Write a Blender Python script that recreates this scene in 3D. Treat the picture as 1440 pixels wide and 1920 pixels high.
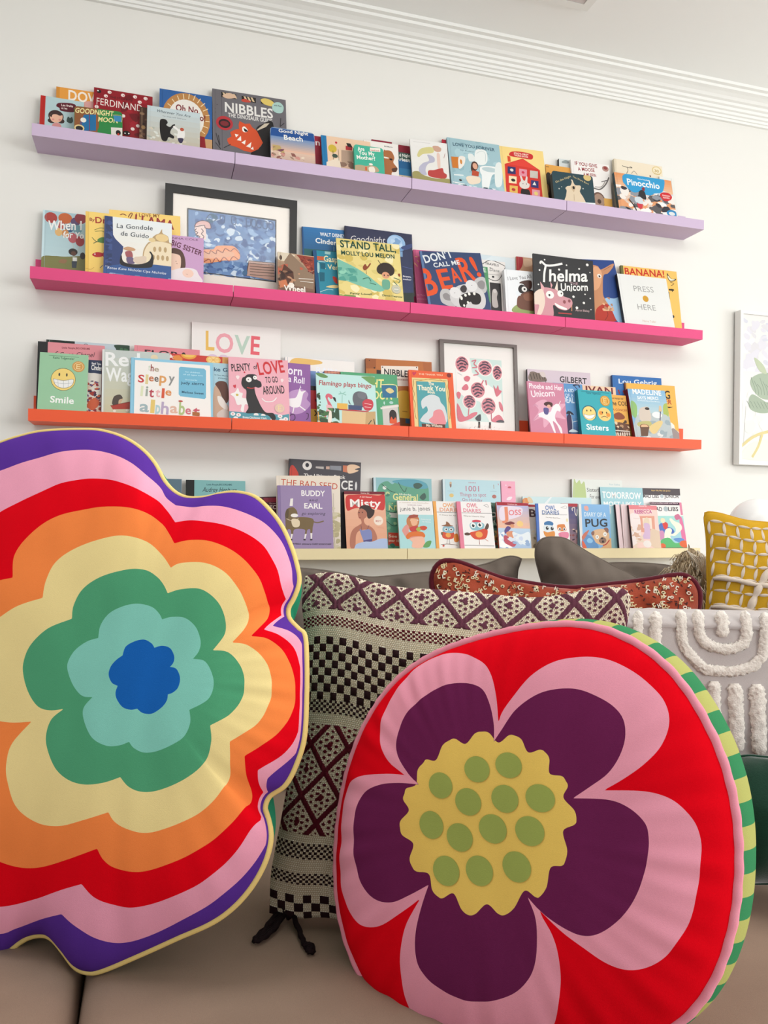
import bpy, math, random
import numpy as np
from mathutils import Vector, Matrix, noise
from mathutils.geometry import tessellate_polygon
for _o in list(bpy.data.objects): bpy.data.objects.remove(_o)
SC=bpy.context.scene; COL=SC.collection
# ---------------------------------------------------------------- camera
cam=bpy.data.cameras.new('camera'); cam.sensor_fit='HORIZONTAL'; cam.sensor_width=36; cam.lens=36.0; cam.clip_start=.02
co=bpy.data.objects.new('camera',cam); COL.objects.link(co); SC.camera=co
_f=Vector((.28767608,.95772588,.0019)); _r=Vector((.95765089,-.28767756,.01209968)); _u=Vector((-.01213477,.00166125,.99992499))
M=Matrix((_r,_u,-_f)).transposed().to_4x4(); M.translation=Vector((.3681,-2.6698,.95)); co.matrix_world=M
# ---------------------------------------------------------------- light
W=bpy.data.worlds.new('world'); SC.world=W; W.use_nodes=True
wt_=W.node_tree; bg=wt_.nodes['Background']; bg.inputs[1].default_value=1.0
_x=wt_.nodes.new('ShaderNodeSeparateXYZ'); _m=wt_.nodes.new('ShaderNodeMapRange'); _c=wt_.nodes.new('ShaderNodeMix'); _c.data_type='RGBA'
_m.inputs['From Min'].default_value=-.25; _m.inputs['From Max'].default_value=.55
_c.inputs['A'].default_value=(.30,.29,.28,1); _c.inputs['B'].default_value=(.75,.77,.8,1)   # soft daylight above, dim room below
_tc=wt_.nodes.new('ShaderNodeTexCoord'); wt_.links.new(_tc.outputs['Generated'],_x.inputs[0]); wt_.links.new(_x.outputs['Z'],_m.inputs[0]); wt_.links.new(_m.outputs[0],_c.inputs['Factor']); wt_.links.new(_c.outputs['Result'],bg.inputs[0])
def area(name,loc,tgt,sx,sy,power,col):
    l=bpy.data.lights.new(name,'AREA'); l.shape='RECTANGLE'; l.size=sx; l.size_y=sy; l.energy=power; l.color=col
    o=bpy.data.objects.new(name,l); COL.objects.link(o); o.location=loc
    o.rotation_euler=(Vector(tgt)-Vector(loc)).to_track_quat('-Z','Y').to_euler(); return o
area('daylight_window',(6.2,-2.9,1.5),(1.2,-.2,1.2),2.4,2.0,78,(.99,1,1))
area('rear_fill_light',(4.0,-5.4,1.7),(.6,0,1.3),2.2,1.5,92,(.99,1,1))  # added frontal fill from behind the camera, brightens the lower wall
area('overhead_fill_light',(.9,-1.5,2.68),(.9,-1.0,.3),3.4,1.0,47,(1,1,.985))  # added soft overhead fill, no real fixture; lifts wall and cushion tops
SC.view_settings.view_transform='Standard'; SC.view_settings.look='None'; SC.view_settings.exposure=0.0; SC.view_settings.gamma=1
SC.view_settings.use_curve_mapping=False
# ---------------------------------------------------------------- helpers
def lin(c): return c/12.92 if c<=.04045 else ((c+.055)/1.055)**2.4
def rgb(h): return tuple(lin(int(h[i:i+2],16)/255) for i in (0,2,4))+(1,)
MC={}
def paper(h,rough=.42):
    k=('p',h,rough)
    if k not in MC:
        m=bpy.data.materials.new('print_'+h); m.use_nodes=True; b=m.node_tree.nodes['Principled BSDF']
        b.inputs['Base Color'].default_value=rgb(h); b.inputs['Roughness'].default_value=rough; b.inputs['Specular IOR Level'].default_value=.35
        MC[k]=m
    return MC[k]
def fabric(h,scale=900,bump=.25,rough=.92,var=.10,sheen=.0,stretch=(1,1,1),vscale=7,spec=.1):
    k=('f',h,scale,bump,rough,var,sheen,stretch,vscale)
    if k in MC: return MC[k]
    m=bpy.data.materials.new('cloth_'+h); m.use_nodes=True; nt=m.node_tree; b=nt.nodes['Principled BSDF']
    b.inputs['Roughness'].default_value=rough; b.inputs['Specular IOR Level'].default_value=spec
    if sheen: b.inputs['Sheen Weight'].default_value=sheen; b.inputs['Sheen Roughness'].default_value=.4
    tc=nt.nodes.new('ShaderNodeTexCoord'); mp=nt.nodes.new('ShaderNodeMapping'); mp.inputs['Scale'].default_value=stretch
    nt.links.new(tc.outputs['Object'],mp.inputs[0])
    n=nt.nodes.new('ShaderNodeTexNoise'); n.inputs['Scale'].default_value=scale; n.inputs['Detail'].default_value=2
    nt.links.new(mp.outputs[0],n.inputs['Vector'])
    bp=nt.nodes.new('ShaderNodeBump'); bp.inputs['Strength'].default_value=bump; bp.inputs['Distance'].default_value=.001
    nt.links.new(n.outputs[0],bp.inputs['Height']); nt.links.new(bp.outputs[0],b.inputs['Normal'])
    n2=nt.nodes.new('ShaderNodeTexNoise'); n2.inputs['Scale'].default_value=vscale; n2.inputs['Detail'].default_value=5
    nt.links.new(mp.outputs[0],n2.inputs['Vector'])
    mx=nt.nodes.new('ShaderNodeMix'); mx.data_type='RGBA'; c=rgb(h)
    mx.inputs['A'].default_value=tuple(x*(1-var) for x in c[:3])+(1,); mx.inputs['B'].default_value=tuple(min(1,x*(1+var)) for x in c[:3])+(1,)
    ad=nt.nodes.new('ShaderNodeMath'); ad.operation='ADD'; nt.links.new(n.outputs[0],ad.inputs[0]); nt.links.new(n2.outputs[0],ad.inputs[1])
    hf=nt.nodes.new('ShaderNodeMath'); hf.operation='MULTIPLY_ADD'; hf.inputs[1].default_value=1.1; hf.inputs[2].default_value=-.6
    nt.links.new(ad.outputs[0],hf.inputs[0]); nt.links.new(hf.outputs[0],mx.inputs['Factor']); nt.links.new(mx.outputs['Result'],b.inputs['Base Color'])
    MC[k]=m; return m
def paint(h,rough=.6,scale=60,bump=.05,spec=.3):
    k=('w',h,rough,scale,bump)
    if k in MC: return MC[k]
    m=bpy.data.materials.new('paint_'+h); m.use_nodes=True; nt=m.node_tree; b=nt.nodes['Principled BSDF']
    b.inputs['Base Color'].default_value=rgb(h); b.inputs['Roughness'].default_value=rough; b.inputs['Specular IOR Level'].default_value=spec
    tc=nt.nodes.new('ShaderNodeTexCoord'); n=nt.nodes.new('ShaderNodeTexNoise'); n.inputs['Scale'].default_value=scale; n.inputs['Detail'].default_value=4
    nt.links.new(tc.outputs['Object'],n.inputs['Vector']); bp=nt.nodes.new('ShaderNodeBump'); bp.inputs['Strength'].default_value=bump; bp.inputs['Distance'].default_value=.004
    nt.links.new(n.outputs[0],bp.inputs['Height']); nt.links.new(bp.outputs[0],b.inputs['Normal']); MC[k]=m; return m
def gold():
    m=paper('c8943a',.3); m.node_tree.nodes['Principled BSDF'].inputs['Metallic'].default_value=.5; return m
class MB:
    def __init__(s): s.v=[]; s.f=[]; s.m=[]; s.mats=[]; s.ix={}
    def mi(s,m):
        if m.name not in s.ix: s.ix[m.name]=len(s.mats); s.mats.append(m)
        return s.ix[m.name]
    def poly(s,pts,m): 
        b=len(s.v); s.v+=[tuple(p) for p in pts]; s.f.append(tuple(range(b,b+len(pts)))); s.m.append(s.mi(m))
    def raw(s,vs,fs,m):
        b=len(s.v); s.v+=[tuple(p) for p in vs]; i=s.mi(m)
        for f in fs: s.f.append(tuple(b+x for x in f)); s.m.append(i)
    def box(s,x0,x1,y0,y1,z0,z1,m,mleft=None,mfront=None):
        v=[(x,y,z) for x in (x0,x1) for y in (y0,y1) for z in (z0,z1)]
        b=len(s.v); s.v+=v
        for f,mm in (((0,1,3,2),mleft or m),((4,6,7,5),m),((0,4,5,1),mfront or m),((2,3,7,6),m),((0,2,6,4),m),((1,5,7,3),m)):
            s.f.append(tuple(b+x for x in f)); s.m.append(s.mi(mm))
    def build(s,name,parent=None,smooth=False,link=True):
        me=bpy.data.meshes.new(name); me.from_pydata(s.v,[],s.f)
        for m in s.mats: me.materials.append(m)
        me.polygons.foreach_set('material_index',s.m)
        if smooth: me.polygons.foreach_set('use_smooth',[True]*len(s.f))
        me.update(); o=bpy.data.objects.new(name,me); COL.objects.link(o)
        if parent: o.parent=parent
        return o
def empty(name,M=None,loc=None):
    o=bpy.data.objects.new(name,None); o.empty_display_size=.05; COL.objects.link(o)
    if M is not None: o.matrix_world=M
    if loc is not None: o.location=loc
    return o
def tag(o,label=None,cat=None,group=None,kind=None):
    if label: o['label']=label
    if cat: o['category']=cat
    if group: o['group']=group
    if kind: o['kind']=kind
    return o
def catmull(P,closed=False,n=6):
    P=[Vector(p) for p in P]; L=len(P)
    if L<3: return P
    out=[]; rng=range(L if closed else L-1)
    for i in rng:
        a=P[(i-1)%L] if closed or i>0 else P[0]; b=P[i]; c=P[(i+1)%L]; d=P[(i+2)%L] if closed or i+2<L else P[-1]
        for k in range(n):
            t=k/n; out.append(.5*((2*b)+(c-a)*t+(2*a-5*b+4*c-d)*t*t+(3*b-a-3*c+d)*t**3))
    if not closed: out.append(P[-1])
    return out
def tube(path,r,segs,mb,m,closed=False,rf=None):
    P=[Vector(p) for p in path]; n=len(P); rings=[]; up=Vector((0,.3,1)).normalized(); prev=None
    for i in range(n):
        t=(P[(i+1)%n]-P[(i-1)%n]) if closed else (P[min(n-1,i+1)]-P[max(0,i-1)])
        if t.length<1e-9: t=Vector((1,0,0))
        t.normalize()
        if prev is None: s=t.cross(up); s=s if s.length>.1 else t.cross(Vector((1,0,0)))
        else: s=prev-t*prev.dot(t)
        s.normalize(); prev=s; q=t.cross(s)
        ring=[]
        for k in range(segs):
            a=2*math.pi*k/segs; rr=rf(i,k,P[i]) if rf else r
            ring.append(P[i]+(s*math.cos(a)+q*math.sin(a))*rr)
        rings.append(ring)
    vs=[v for g in rings for v in g]; fs=[]
    for i in range(n if closed else n-1):
        j=(i+1)%n
        for k in range(segs): fs.append((i*segs+k,i*segs+(k+1)%segs,j*segs+(k+1)%segs,j*segs+k))
    if not closed: fs.append(tuple(range(segs))[::-1]); fs.append(tuple((n-1)*segs+k for k in range(segs)))
    mb.raw(vs,fs,m)
def rbox(name,x0,x1,y0,y1,z0,z1,m,bev,parent=None,puff=0,segs=5,res=0):
    """soft box: a subdivided box with rounded edges and an optional crown"""
    nx=max(2,int((x1-x0)/.04)) ; ny=max(2,int((y1-y0)/.04)); nz=max(2,int((z1-z0)/.03))
    mb=MB(); cx,cy,cz=(x0+x1)/2,(y0+y1)/2,(z0+z1)/2; hx,hy,hz=(x1-x0)/2,(y1-y0)/2,(z1-z0)/2
    def pt(a,b,c):
        p=Vector((a*hx,b*hy,c*hz)); q=Vector([max(-(h-bev),min(h-bev,v)) for v,h in zip(p,(hx,hy,hz))]); d=p-q
        if d.length>1e-9: p=q+d.normalized()*min(bev,d.length) if d.length>bev else p
        if puff: p.z+=puff*(1-a*a)*(1-b*b)*(1 if c>0 else 0)*max(0,c) + .0025*noise.noise(Vector((p.x*5+cx*3,p.y*5,p.z*4)))
        return (cx+p.x,cy+p.y,cz+p.z)
    def g(n,h):  # denser near edges
        k=[-1,-1+.25*bev/h,-1+.5*bev/h,-1+bev/h]; mid=[-1+bev/h+(2-2*bev/h)*i/n for i in range(1,n)]
        return k+mid+[-x for x in reversed(k)]
    gx,gy,gz=g(nx,hx),g(ny,hy),g(nz,hz)
    def face(A,B,fn):
        vs=[fn(a,b) for a in A for b in B]; nb=len(B); fs=[(i*nb+j,(i+1)*nb+j,(i+1)*nb+j+1,i*nb+j+1) for i in range(len(A)-1) for j in range(nb-1)]
        mb.raw(vs,fs,m)
    face(gx,gy,lambda a,b:pt(a,b,1)); face(gy,gx,lambda b,a:pt(a,b,-1)); face(gx,gz,lambda a,c:pt(a,-1,c)); face(gz,gx,lambda c,a:pt(a,1,c)); face(gz,gy,lambda c,b:pt(-1,b,c)); face(gy,gz,lambda b,c:pt(1,b,c))
    o=mb.build(name,parent,True); weld(o); return o
import bmesh
def weld(o,d=1e-5):
    bm=bmesh.new(); bm.from_mesh(o.data); bmesh.ops.remove_doubles(bm,verts=bm.verts,dist=d); bmesh.ops.recalc_face_normals(bm,faces=bm.faces); bm.to_mesh(o.data); bm.free()
# ---------------------------------------------------------------- room
wallm=paint('e9e8e3',.9,45,.04,.1); ceilm=paint('fafcfb',.9,45,.03,.1); trimm=paint('f0f1ee',.55,30,.02,.3)
mb=MB(); mb.box(-1.6,4.9,0,.12,0,2.7,wallm); tag(mb.build('wall_back'),kind='structure')
mb=MB(); mb.box(-1.6,4.9,-6.2,.12,2.7,2.8,ceilm); tag(mb.build('ceiling'),kind='structure')
mb=MB(); mb.box(-1.6,4.9,-6.2,0.12,-.1,0,fabric('d8d0c4',120,.3,.8)); tag(mb.build('floor'),kind='structure')
prof=[(0,2.604),(-.012,2.604),(-.014,2.612),(-.02,2.613),(-.021,2.622),(-.029,2.624),(-.031,2.633),(-.040,2.635),(-.042,2.645),(-.052,2.648),(-.055,2.657),(-.066,2.660),(-.074,2.668),(-.088,2.675),(-.102,2.679),(-.104,2.688),(-.118,2.690),(-.120,2.70),(0,2.70)]
mb=MB(); n=len(prof); vs=[(x,y,z) for x in(-1.6,4.9) for y,z in prof]; mb.raw(vs,[(i,(i+1)%n,n+(i+1)%n,n+i) for i in range(n)]+[tuple(range(n))[::-1],tuple(range(n,2*n))],trimm)
tag(mb.build('trim_1'),kind='structure')
mb=MB(); mb.box(-1.6,4.9,-.015,0,0,.13,trimm); tag(mb.build('baseboard_back'),kind='structure')
# ceiling vent, its corner just inside the frame
t=empty('ceiling_vent',loc=(1.56,-.55,2.7)); tag(t,'white ceiling vent, only its corner shows at the top edge of the picture','ceiling vent')
mb=MB(); X0,X1,Y0,Y1=-.22,.22,-.22,.22; b_=.03
for q in ((X0,X1,Y0,Y0+b_),(X0,X1,Y1-b_,Y1),(X0,X0+b_,Y0+b_,Y1-b_),(X1-b_,X1,Y0+b_,Y1-b_)): mb.box(*q,-.010,0,trimm)
mb.build('vent_frame',t)
for i in range(8):
    mb=MB(); y=Y0+b_+.012+i*.048; mb.raw([(X0+b_,y,-.002),(X1-b_,y,-.002),(X1-b_,y+.03,-.008),(X0+b_,y+.03,-.008),(X0+b_,y,-.0035),(X1-b_,y,-.0035),(X1-b_,y+.03,-.0095),(X0+b_,y+.03,-.0095)],[(0,1,2,3),(7,6,5,4),(0,4,5,1),(2,6,7,3),(1,5,6,2),(0,3,7,4)],paint('cfc6c4',.5)); mb.build('louver',t)
BOOKS=[
(0,'hard','orange hardcover with chunky white letters behind the pale blue one,left end of lavender ledge',[0.056,-0.0285,2.1016],3.48,0.36,1353,2004,0.011,'e39a3e',0,('d08a30',87),0,[('T','DOW',361,1624,1357,1624,320,'f3e9dc',1,0),('S','d9a09a',[832,1582,952,1669,1195,1642,1360,1289,956,1269])]),
(0,'hard','pale blue hardcover with red spine and dark-haired girl,leftmost on lavender ledge',[0.009,-0.046,2.1018],7.45,-0.52,1283,1615,0.0068,'b4cdd0',0,('b8231d',148),0,[('S','5b1626',[468,1328,554,1450,1008,1489,1016,1223,622,1187,560,1276]),('T','Les fruits',616,1356,964,1374,73,'f2e4dc',1,0),('T','et les',619,1260,797,1265,63,'f2e4dc',1,0),('E',472,976,227,209,'3b2827'),('E',342,801,108,82,'3b2827'),('E',626,839,102,82,'3b2827'),('S','e9b79c',[296,998,477,1077,658,1042,634,854,488,759,342,801]),('S','3b2827',[296,998,476,1100,646,1063,589,1015,478,1041,373,1013,338,915]),('E',390,856,39,32,'dc8f84'),('E',586,877,39,32,'dc8f84'),('S','d38f8d',[378,557,403,721,578,753,634,603]),('S','3d4f4c',[791,860,825,1026,885,991,943,1034,979,894,911,812]),('R','8e4a3c',(0.66,0.75,0.8,1.1))]),
(0,'board','green and brown board book with yellow letters,front row on lavender ledge',[0.1163,-0.084,2.1037],11.72,1.47,1438,1276,0.014,'2c8243',0,0,1,[('R','8a5632',(0,0,0.48,1.1)),('S','8a5632',[-27,1186,288,1285,645,1294,685,483,16,384]),('P','1e6a9d',[288,997,645,1053,645,478,172,407,171,692]),('L','7a3550',23,[447,1070,455,425]),('L','7a3550',23,[202,888,204,412]),('E',269,802,87,86,'e9e4d8'),('T','GOODNIGHT',21,1036,1166,1072,173,'ece0a0',1,0.15),('T','MOON',705,822,1294,845,163,'ece0a0',1,0.15),('E',152,499,149,123,'e2c98c'),('E',152,489,110,86,'26262a'),('P','3d86b4',[1158,1109,1409,1114,1408,906,1206,899]),('P','ddd8cf',[1092,664,1435,692,1432,306,1103,306]),('E',1313,500,76,97,'1a1715'),('E',1316,443,33,43,'c0392b'),('L','e8c98c',11,[1150,1117,1417,1125,1416,892])]),
(0,'hard','crimson hardcover sprinkled with small white blossoms,left part of lavender ledge',[0.1667,-0.046,2.1019],5.98,-0.37,1813,2143,0.0093,'8d1220',0,0,0,[('M',['6d0c18','a01828'],26,0.09,3,(0,0,1,1)),('T','THE STORY OF',494,1859,1193,1849,78,'2d0a10',0,0),('T','FERDINAND',87,1569,1490,1564,229,'f0e6e0',0,0),('E',477,2054,61,55,'ead9d4'),('E',367,1905,60,55,'ead9d4'),('E',888,2024,61,56,'ead9d4'),('E',1264,2038,62,56,'ead9d4'),('E',1593,2039,63,56,'ead9d4'),('E',1413,1880,62,55,'ead9d4'),('E',97,1488,61,55,'ead9d4'),('E',1213,914,62,55,'ead9d4'),('E',916,1314,61,55,'ead9d4'),('E',1376,1048,62,55,'ead9d4'),('E',650,1312,61,55,'ead9d4'),('E',498,2040,16,13,'8d1220'),('E',387,1890,17,14,'8d1220'),('E',909,2010,16,14,'8d1220'),('E',1285,2024,17,14,'8d1220'),('E',1615,2024,16,14,'8d1220'),('E',1434,1865,16,14,'8d1220'),('E',153,2026,68,59,'1c1416'),('E',124,2043,24,23,'ece4e0'),('E',1031,736,115,82,'1c1416'),('E',982,728,25,22,'ece4e0'),('E',1097,738,25,23,'ece4e0')]),
(0,'hard','thin dark brown booklet beside the crimson cover on the lavender ledge',[0.3103,-0.064,2.1017],8.99,0.23,508,1682,0.005,'4a3127',0,0,0,[('M',['6b4a38','35231c','8a6a50'],20,0.2,5,(0,0,1,1)),('L','9c8468',16,[71,1648,81,602]),('E',119,964,66,66,'9c7a50')]),
(0,'hard','misty grey-blue hardcover with black bear and child in white on lavender ledge',[0.3329,-0.084,2.1032],11.81,-0.15,1671,1718,0.011,'c2d0d3',0,0,0,[('G','c3d2d6','bfb199',(0,0,1,1)),('M',['d9dcd4','a8b0a4','cfc7b4'],30,0.05,9,(0,0.45,1,1)),('T','Wherever You Are',282,1524,1351,1503,99,'38434a',0,0.3),('T','my love will find you',476,1391,1223,1389,40,'58636a',0,0.2),('S','1d1b1b',[403,1214,465,1290,590,1283,646,1184,605,1087,719,1038,802,1133,865,1164,874,1116,762,957,734,804,848,715,828,623,681,647,620,503,495,491,431,652,398,941]),('S','e8e6e2',[816,1041,866,1100,993,999,1077,1024,1184,958,1164,682,954,670,960,918]),('E',1099,1008,63,64,'b5543c'),('S','3a3450',[975,659,1143,678,1102,513,1018,508])]),
(0,'hard','blue hardcover with a striped tan ring around dark red words,on lavender ledge',[0.3722,-0.064,2.1026],8.99,0.26,1692,2452,0.011,'2d5f9f',0,0,0,[('E',855,1497,769,926,'b9844c'),('L','ecd6ac',29,[1436,1503,1609,1507]),('L','ecd6ac',29,[1396,1317,1557,1268]),('L','ecd6ac',29,[1319,1144,1456,1045]),('L','ecd6ac',29,[1211,995,1316,855]),('L','ecd6ac',29,[1079,881,1145,709]),('L','ecd6ac',29,[932,810,955,618]),('L','ecd6ac',29,[781,785,759,586]),('L','ecd6ac',29,[635,809,570,617]),('L','ecd6ac',29,[504,879,402,706]),('L','ecd6ac',29,[397,990,264,849]),('L','ecd6ac',29,[322,1136,166,1035]),('L','ecd6ac',29,[282,1306,115,1252]),('L','ecd6ac',29,[281,1490,113,1487]),('L','ecd6ac',29,[319,1674,162,1723]),('L','ecd6ac',29,[393,1847,258,1944]),('L','ecd6ac',29,[499,1997,395,2136]),('L','ecd6ac',29,[630,2113,564,2286]),('L','ecd6ac',29,[777,2188,754,2383]),('L','ecd6ac',29,[930,2215,952,2419]),('L','ecd6ac',29,[1078,2194,1144,2392]),('L','ecd6ac',29,[1211,2124,1317,2303]),('L','ecd6ac',29,[1320,2011,1458,2158]),('L','ecd6ac',29,[1397,1863,1558,1968]),('L','ecd6ac',29,[1437,1690,1609,1746]),('E',855,1497,569,691,'e9e4dc'),('T','Oh No,',517,1739,1290,1727,224,'7a1b26',1,0),('T','o!',1290,1498,1472,1494,215,'7a1b26',1,0),('P','c59a6c',[1297,853,1709,861,1708,522,1297,505]),('P','8c1a22',[1276,937,1449,916,1491,488,1276,502])]),
(0,'hard','large grey hardcover with orange toothy dinosaur head on lavender ledge',[0.5439,-0.064,2.1035],9.45,0.54,2493,2779,0.016,'6b686d',0,0,0,[('L','55525a',18,[302,2712,310,522]),('P','26221f',[298,2701,796,2694,784,2506,300,2511]),('P','26221f',[976,2673,1462,2673,1459,2480,982,2493]),('P','26221f',[1626,2681,2052,2680,2096,2467,1632,2494]),('P','d8bf9a',[335,2691,400,2687,474,2536,399,2544]),('P','d8bf9a',[452,2691,518,2687,591,2536,516,2544]),('P','d8bf9a',[570,2691,635,2687,709,2535,634,2543]),('P','d8bf9a',[687,2691,753,2686,827,2535,751,2543]),('P','d8bf9a',[1042,2668,1109,2664,1182,2512,1106,2520]),('P','d8bf9a',[1161,2668,1228,2664,1302,2512,1225,2520]),('P','d8bf9a',[1280,2668,1347,2664,1421,2511,1345,2519]),('S','d8b79c',[333,2559,570,2707,804,2589,520,2486]),('S','c1473a',[968,2512,1088,2575,1278,2513,1229,2462,1015,2456]),('S','dcc46a',[1625,2627,1762,2715,1955,2684,2074,2598,2047,2459,1757,2479]),('T','NIBBLES',411,1983,2037,1992,350,'e6e4e0',1,0),('T','THE DINOSAUR GUIDE',512,1811,2009,1811,143,'e2e0dc',1,0),('S','a9cbc4',[2024,2509,2148,2627,2294,2636,2413,2495,2359,2271,2163,2227,2029,2322]),('T','with flaps',2081,2481,2340,2482,54,'50605c',1,0),('E',392,1546,281,261,'b3343b'),('E',392,1535,196,168,'2c2022'),('E',392,1535,140,94,'7c2a30'),('S','222022',[1450,1482,1694,1733,2033,1815,2003,465,1337,444,1294,671,1631,932]),('P','c9bda8',[1474,1475,1742,1752,1912,1795,1788,1632,1497,1448]),('P','d2512b',[895,1707,1073,1631,1240,1669,1318,1540,1473,1433,1670,1017,1508,756,1269,600,1010,628,778,723,545,764,477,909,478,987,619,1087,574,1236,716,1353,872,1415,860,1570]),('P','f3eee6',[728,1209,859,1188,764,1076]),('P','f3eee6',[795,985,934,1163,940,971]),('P','f3eee6',[944,915,1092,1037,1061,860]),('P','f3eee6',[1098,798,1280,983,1248,769]),('P','f3eee6',[1247,727,1334,824,1351,706]),('S','f3eee6',[986,1486,1071,1526,1173,1385,1068,1316,989,1355]),('S','1d1a1a',[1033,1467,1173,1374,1069,1342]),('L','2e2c30',23,[109,1136,220,688]),('L','2e2c30',23,[187,1071,230,716]),('L','2e2c30',23,[83,796,265,567]),('L','2e2c30',23,[2305,2047,2273,1722]),('L','2e2c30',23,[2423,1879,2273,1722]),('L','2e2c30',23,[358,632,592,798]),('L','2e2c30',23,[94,1914,108,1900]),('L','2e2c30',23,[86,2043,95,2029]),('L','2e2c30',23,[143,2184,166,2204])]),
(0,'board','board book with navy band over a sandy sunset shore,front of lavender ledge',[0.7309,-0.106,2.1041],13.25,0.03,1513,1532,0.014,'7e97b6',0,0,1,[('G','6f8fbb','dcb39c',(0,0.2,1,0.58)),('R','214f92',(0,0,1,0.22)),('G','d6b9a6','b99f94',(0,0.58,1,1)),('M',['8b5a52','c98f84','e0cdb8','9a7f6c'],40,0.07,4,(0,0.6,0.75,1)),('M',['7a4a58','b9a068'],10,0.1,6,(0.04,0.45,0.3,0.62)),('T','Good Night',282,1369,1298,1405,122,'f0eee8',1,0),('T','Beach',457,1108,1104,1132,177,'f0eee8',1,0)]),
(0,'hard','narrow red book half hidden between shore cover and blue-spined one on lavender ledge',[0.8743,-0.046,2.102],6.0,0.08,410,1653,0.011,'9c2038',0,0,0,[('R','39584f',(0,0.62,1,0.8)),('R','b9b0a4',(0,0.8,1,1.1)),('T','n',211,1314,366,1322,156,'f0e0e0',1,0)]),
(0,'hard','peach hardcover with broad bright blue spine and yellow leaf,lavender ledge',[0.9137,-0.084,2.1023],14.14,0.88,1783,1683,0.0057,'e7c6a8',0,('2277ac',191),0,[('E',383,1192,152,161,'cdb23f'),('L','5a5a3a',20,[393,1108,394,711]),('E',456,907,101,81,'3d5148'),('E',529,1455,41,46,'c0293a'),('P','b0333a',[869,1383,1118,1364,1082,1215,858,1209]),('P','2a2422',[897,1502,1050,1498,1116,1347,938,1353]),('P','b69a86',[700,1184,1142,1196,1091,419,653,440]),('M',['8d6f60','d8b59c','6f5a50'],22,0.09,7,(0.35,0.55,0.65,1)),('P','e9d9c4',[139,617,604,856,653,440,130,447]),('L','6b5a4a',15,[584,1195,587,740])]),
(0,'board','small teal board book with white words and a floppy dog,lavender ledge',[1.0212,-0.106,2.1039],12.32,0.35,1074,1334,0.014,'43ae93',0,0,1,[('T','Are',135,1106,380,1117,146,'f0f0e8',1,0),('T','You My',158,954,740,985,146,'f0f0e8',1,0),('T','Mother?',88,766,761,805,145,'f0f0e8',1,0),('P','ebe6dc',[583,1290,965,1318,956,1171,575,1143]),('T','board book',607,1171,926,1189,51,'c05040',1,0),('S','b59f7f',[-33,460,148,543,400,538,606,586,807,534,850,375,489,292,-28,242]),('S','e6ded0',[499,487,680,542,721,355,540,300]),('P','d2512b',[373,495,429,504,431,355,370,357]),('E',583,627,72,39,'ebe6dc')]),
(0,'hard','white cover with a brown bear head,beside the teal board book,lavender ledge',[1.0685,-0.064,2.1018],8.93,0.65,1285,1756,0.0057,'e9e5e0',0,0,0,[('S','a8683e',[724,1386,806,1464,1017,1457,1122,1226,1076,1028,1224,814,1111,667,1004,636,943,438,682,456]),('S','54362a',[1011,784,1209,845,1165,686,1033,678]),('E',991,1141,59,39,'2a1b17'),('S','f0e8dc',[742,1214,899,1193,887,1159,740,1159]),('T','Bill Martin',760,1599,1076,1603,44,'555555',1,0)]),
(0,'hard','maroon hardcover whose top edge shows above the white bear cover,lavender ledge',[1.1026,-0.0285,2.1015],3.48,0.33,766,1906,0.01,'8b1b35',0,0,0,[]),
(0,'hard','dark red book end peeking above the night city cover,lavender ledge',[1.2036,-0.0285,2.1014],3.5,0.13,484,1862,0.008,'8d1a30',0,0,0,[]),
(0,'hard','narrow board book with green sky and city at night,lavender ledge',[1.1943,-0.064,2.1026],9.0,0.13,469,1484,0.011,'3c564e',0,0,0,[('R','1e5c8c',(0,0.2,1,0.45)),('R','2e6f9a',(0,0.42,1,0.6)),('R','c5b59a',(0,0.6,1,0.7)),('R','40533c',(0,0.7,1,1.1)),('M',['7c8a60','c9b890','55683f'],14,0.15,8,(0,0.62,1,1)),('T','d Night',46,1316,452,1335,111,'e6e8e0',1,0),('T','rlest',50,1141,444,1146,132,'f0f0ea',1,0)]),
(0,'soft','white watercolour cover with lilac trousers and red boots,lavender ledge',[1.2401,-0.084,2.1019],9.4,1.61,1424,1984,0.006,'e2e2de',0,0,0,[('G','e6e5e2','dddcd4',(0,0,1,1)),('S','cfc88a',[237,1389,391,1642,763,1762,895,1686,838,1538,466,1442,298,1304]),('E',1026,1717,148,119,'c79a80'),('S','c9a08c',[847,1773,975,1837,1177,1770,1142,1625,982,1627]),('S','b4b3c6',[625,1440,871,1379,880,1193,620,1067,511,822,543,641,296,656,267,884,440,1090,676,1214]),('S','dfc3b6',[996,1512,1110,1503,1089,940,998,952]),('S','b5433f',[623,812,832,861,1020,931,1184,975,1217,816,1325,736,1268,590,1014,559,631,605]),('S','9c9560',[5,667,234,741,406,624,853,540,1450,565,1420,190,-21,297]),('M',['8a8a50','b9a078','6f7a45'],26,0.08,2,(0,0.82,1,1)),('L','c9c8c6',13,[114,1884,774,1904]),('L','a03a3a',13,[1323,1578,1262,1383])]),
(0,'hard','small red corner of a book behind the white watercolour cover,lavender ledge',[1.3722,-0.0285,2.1013],3.5,0.01,234,2328,0.006,'b8263a',0,0,0,[]),
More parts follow.
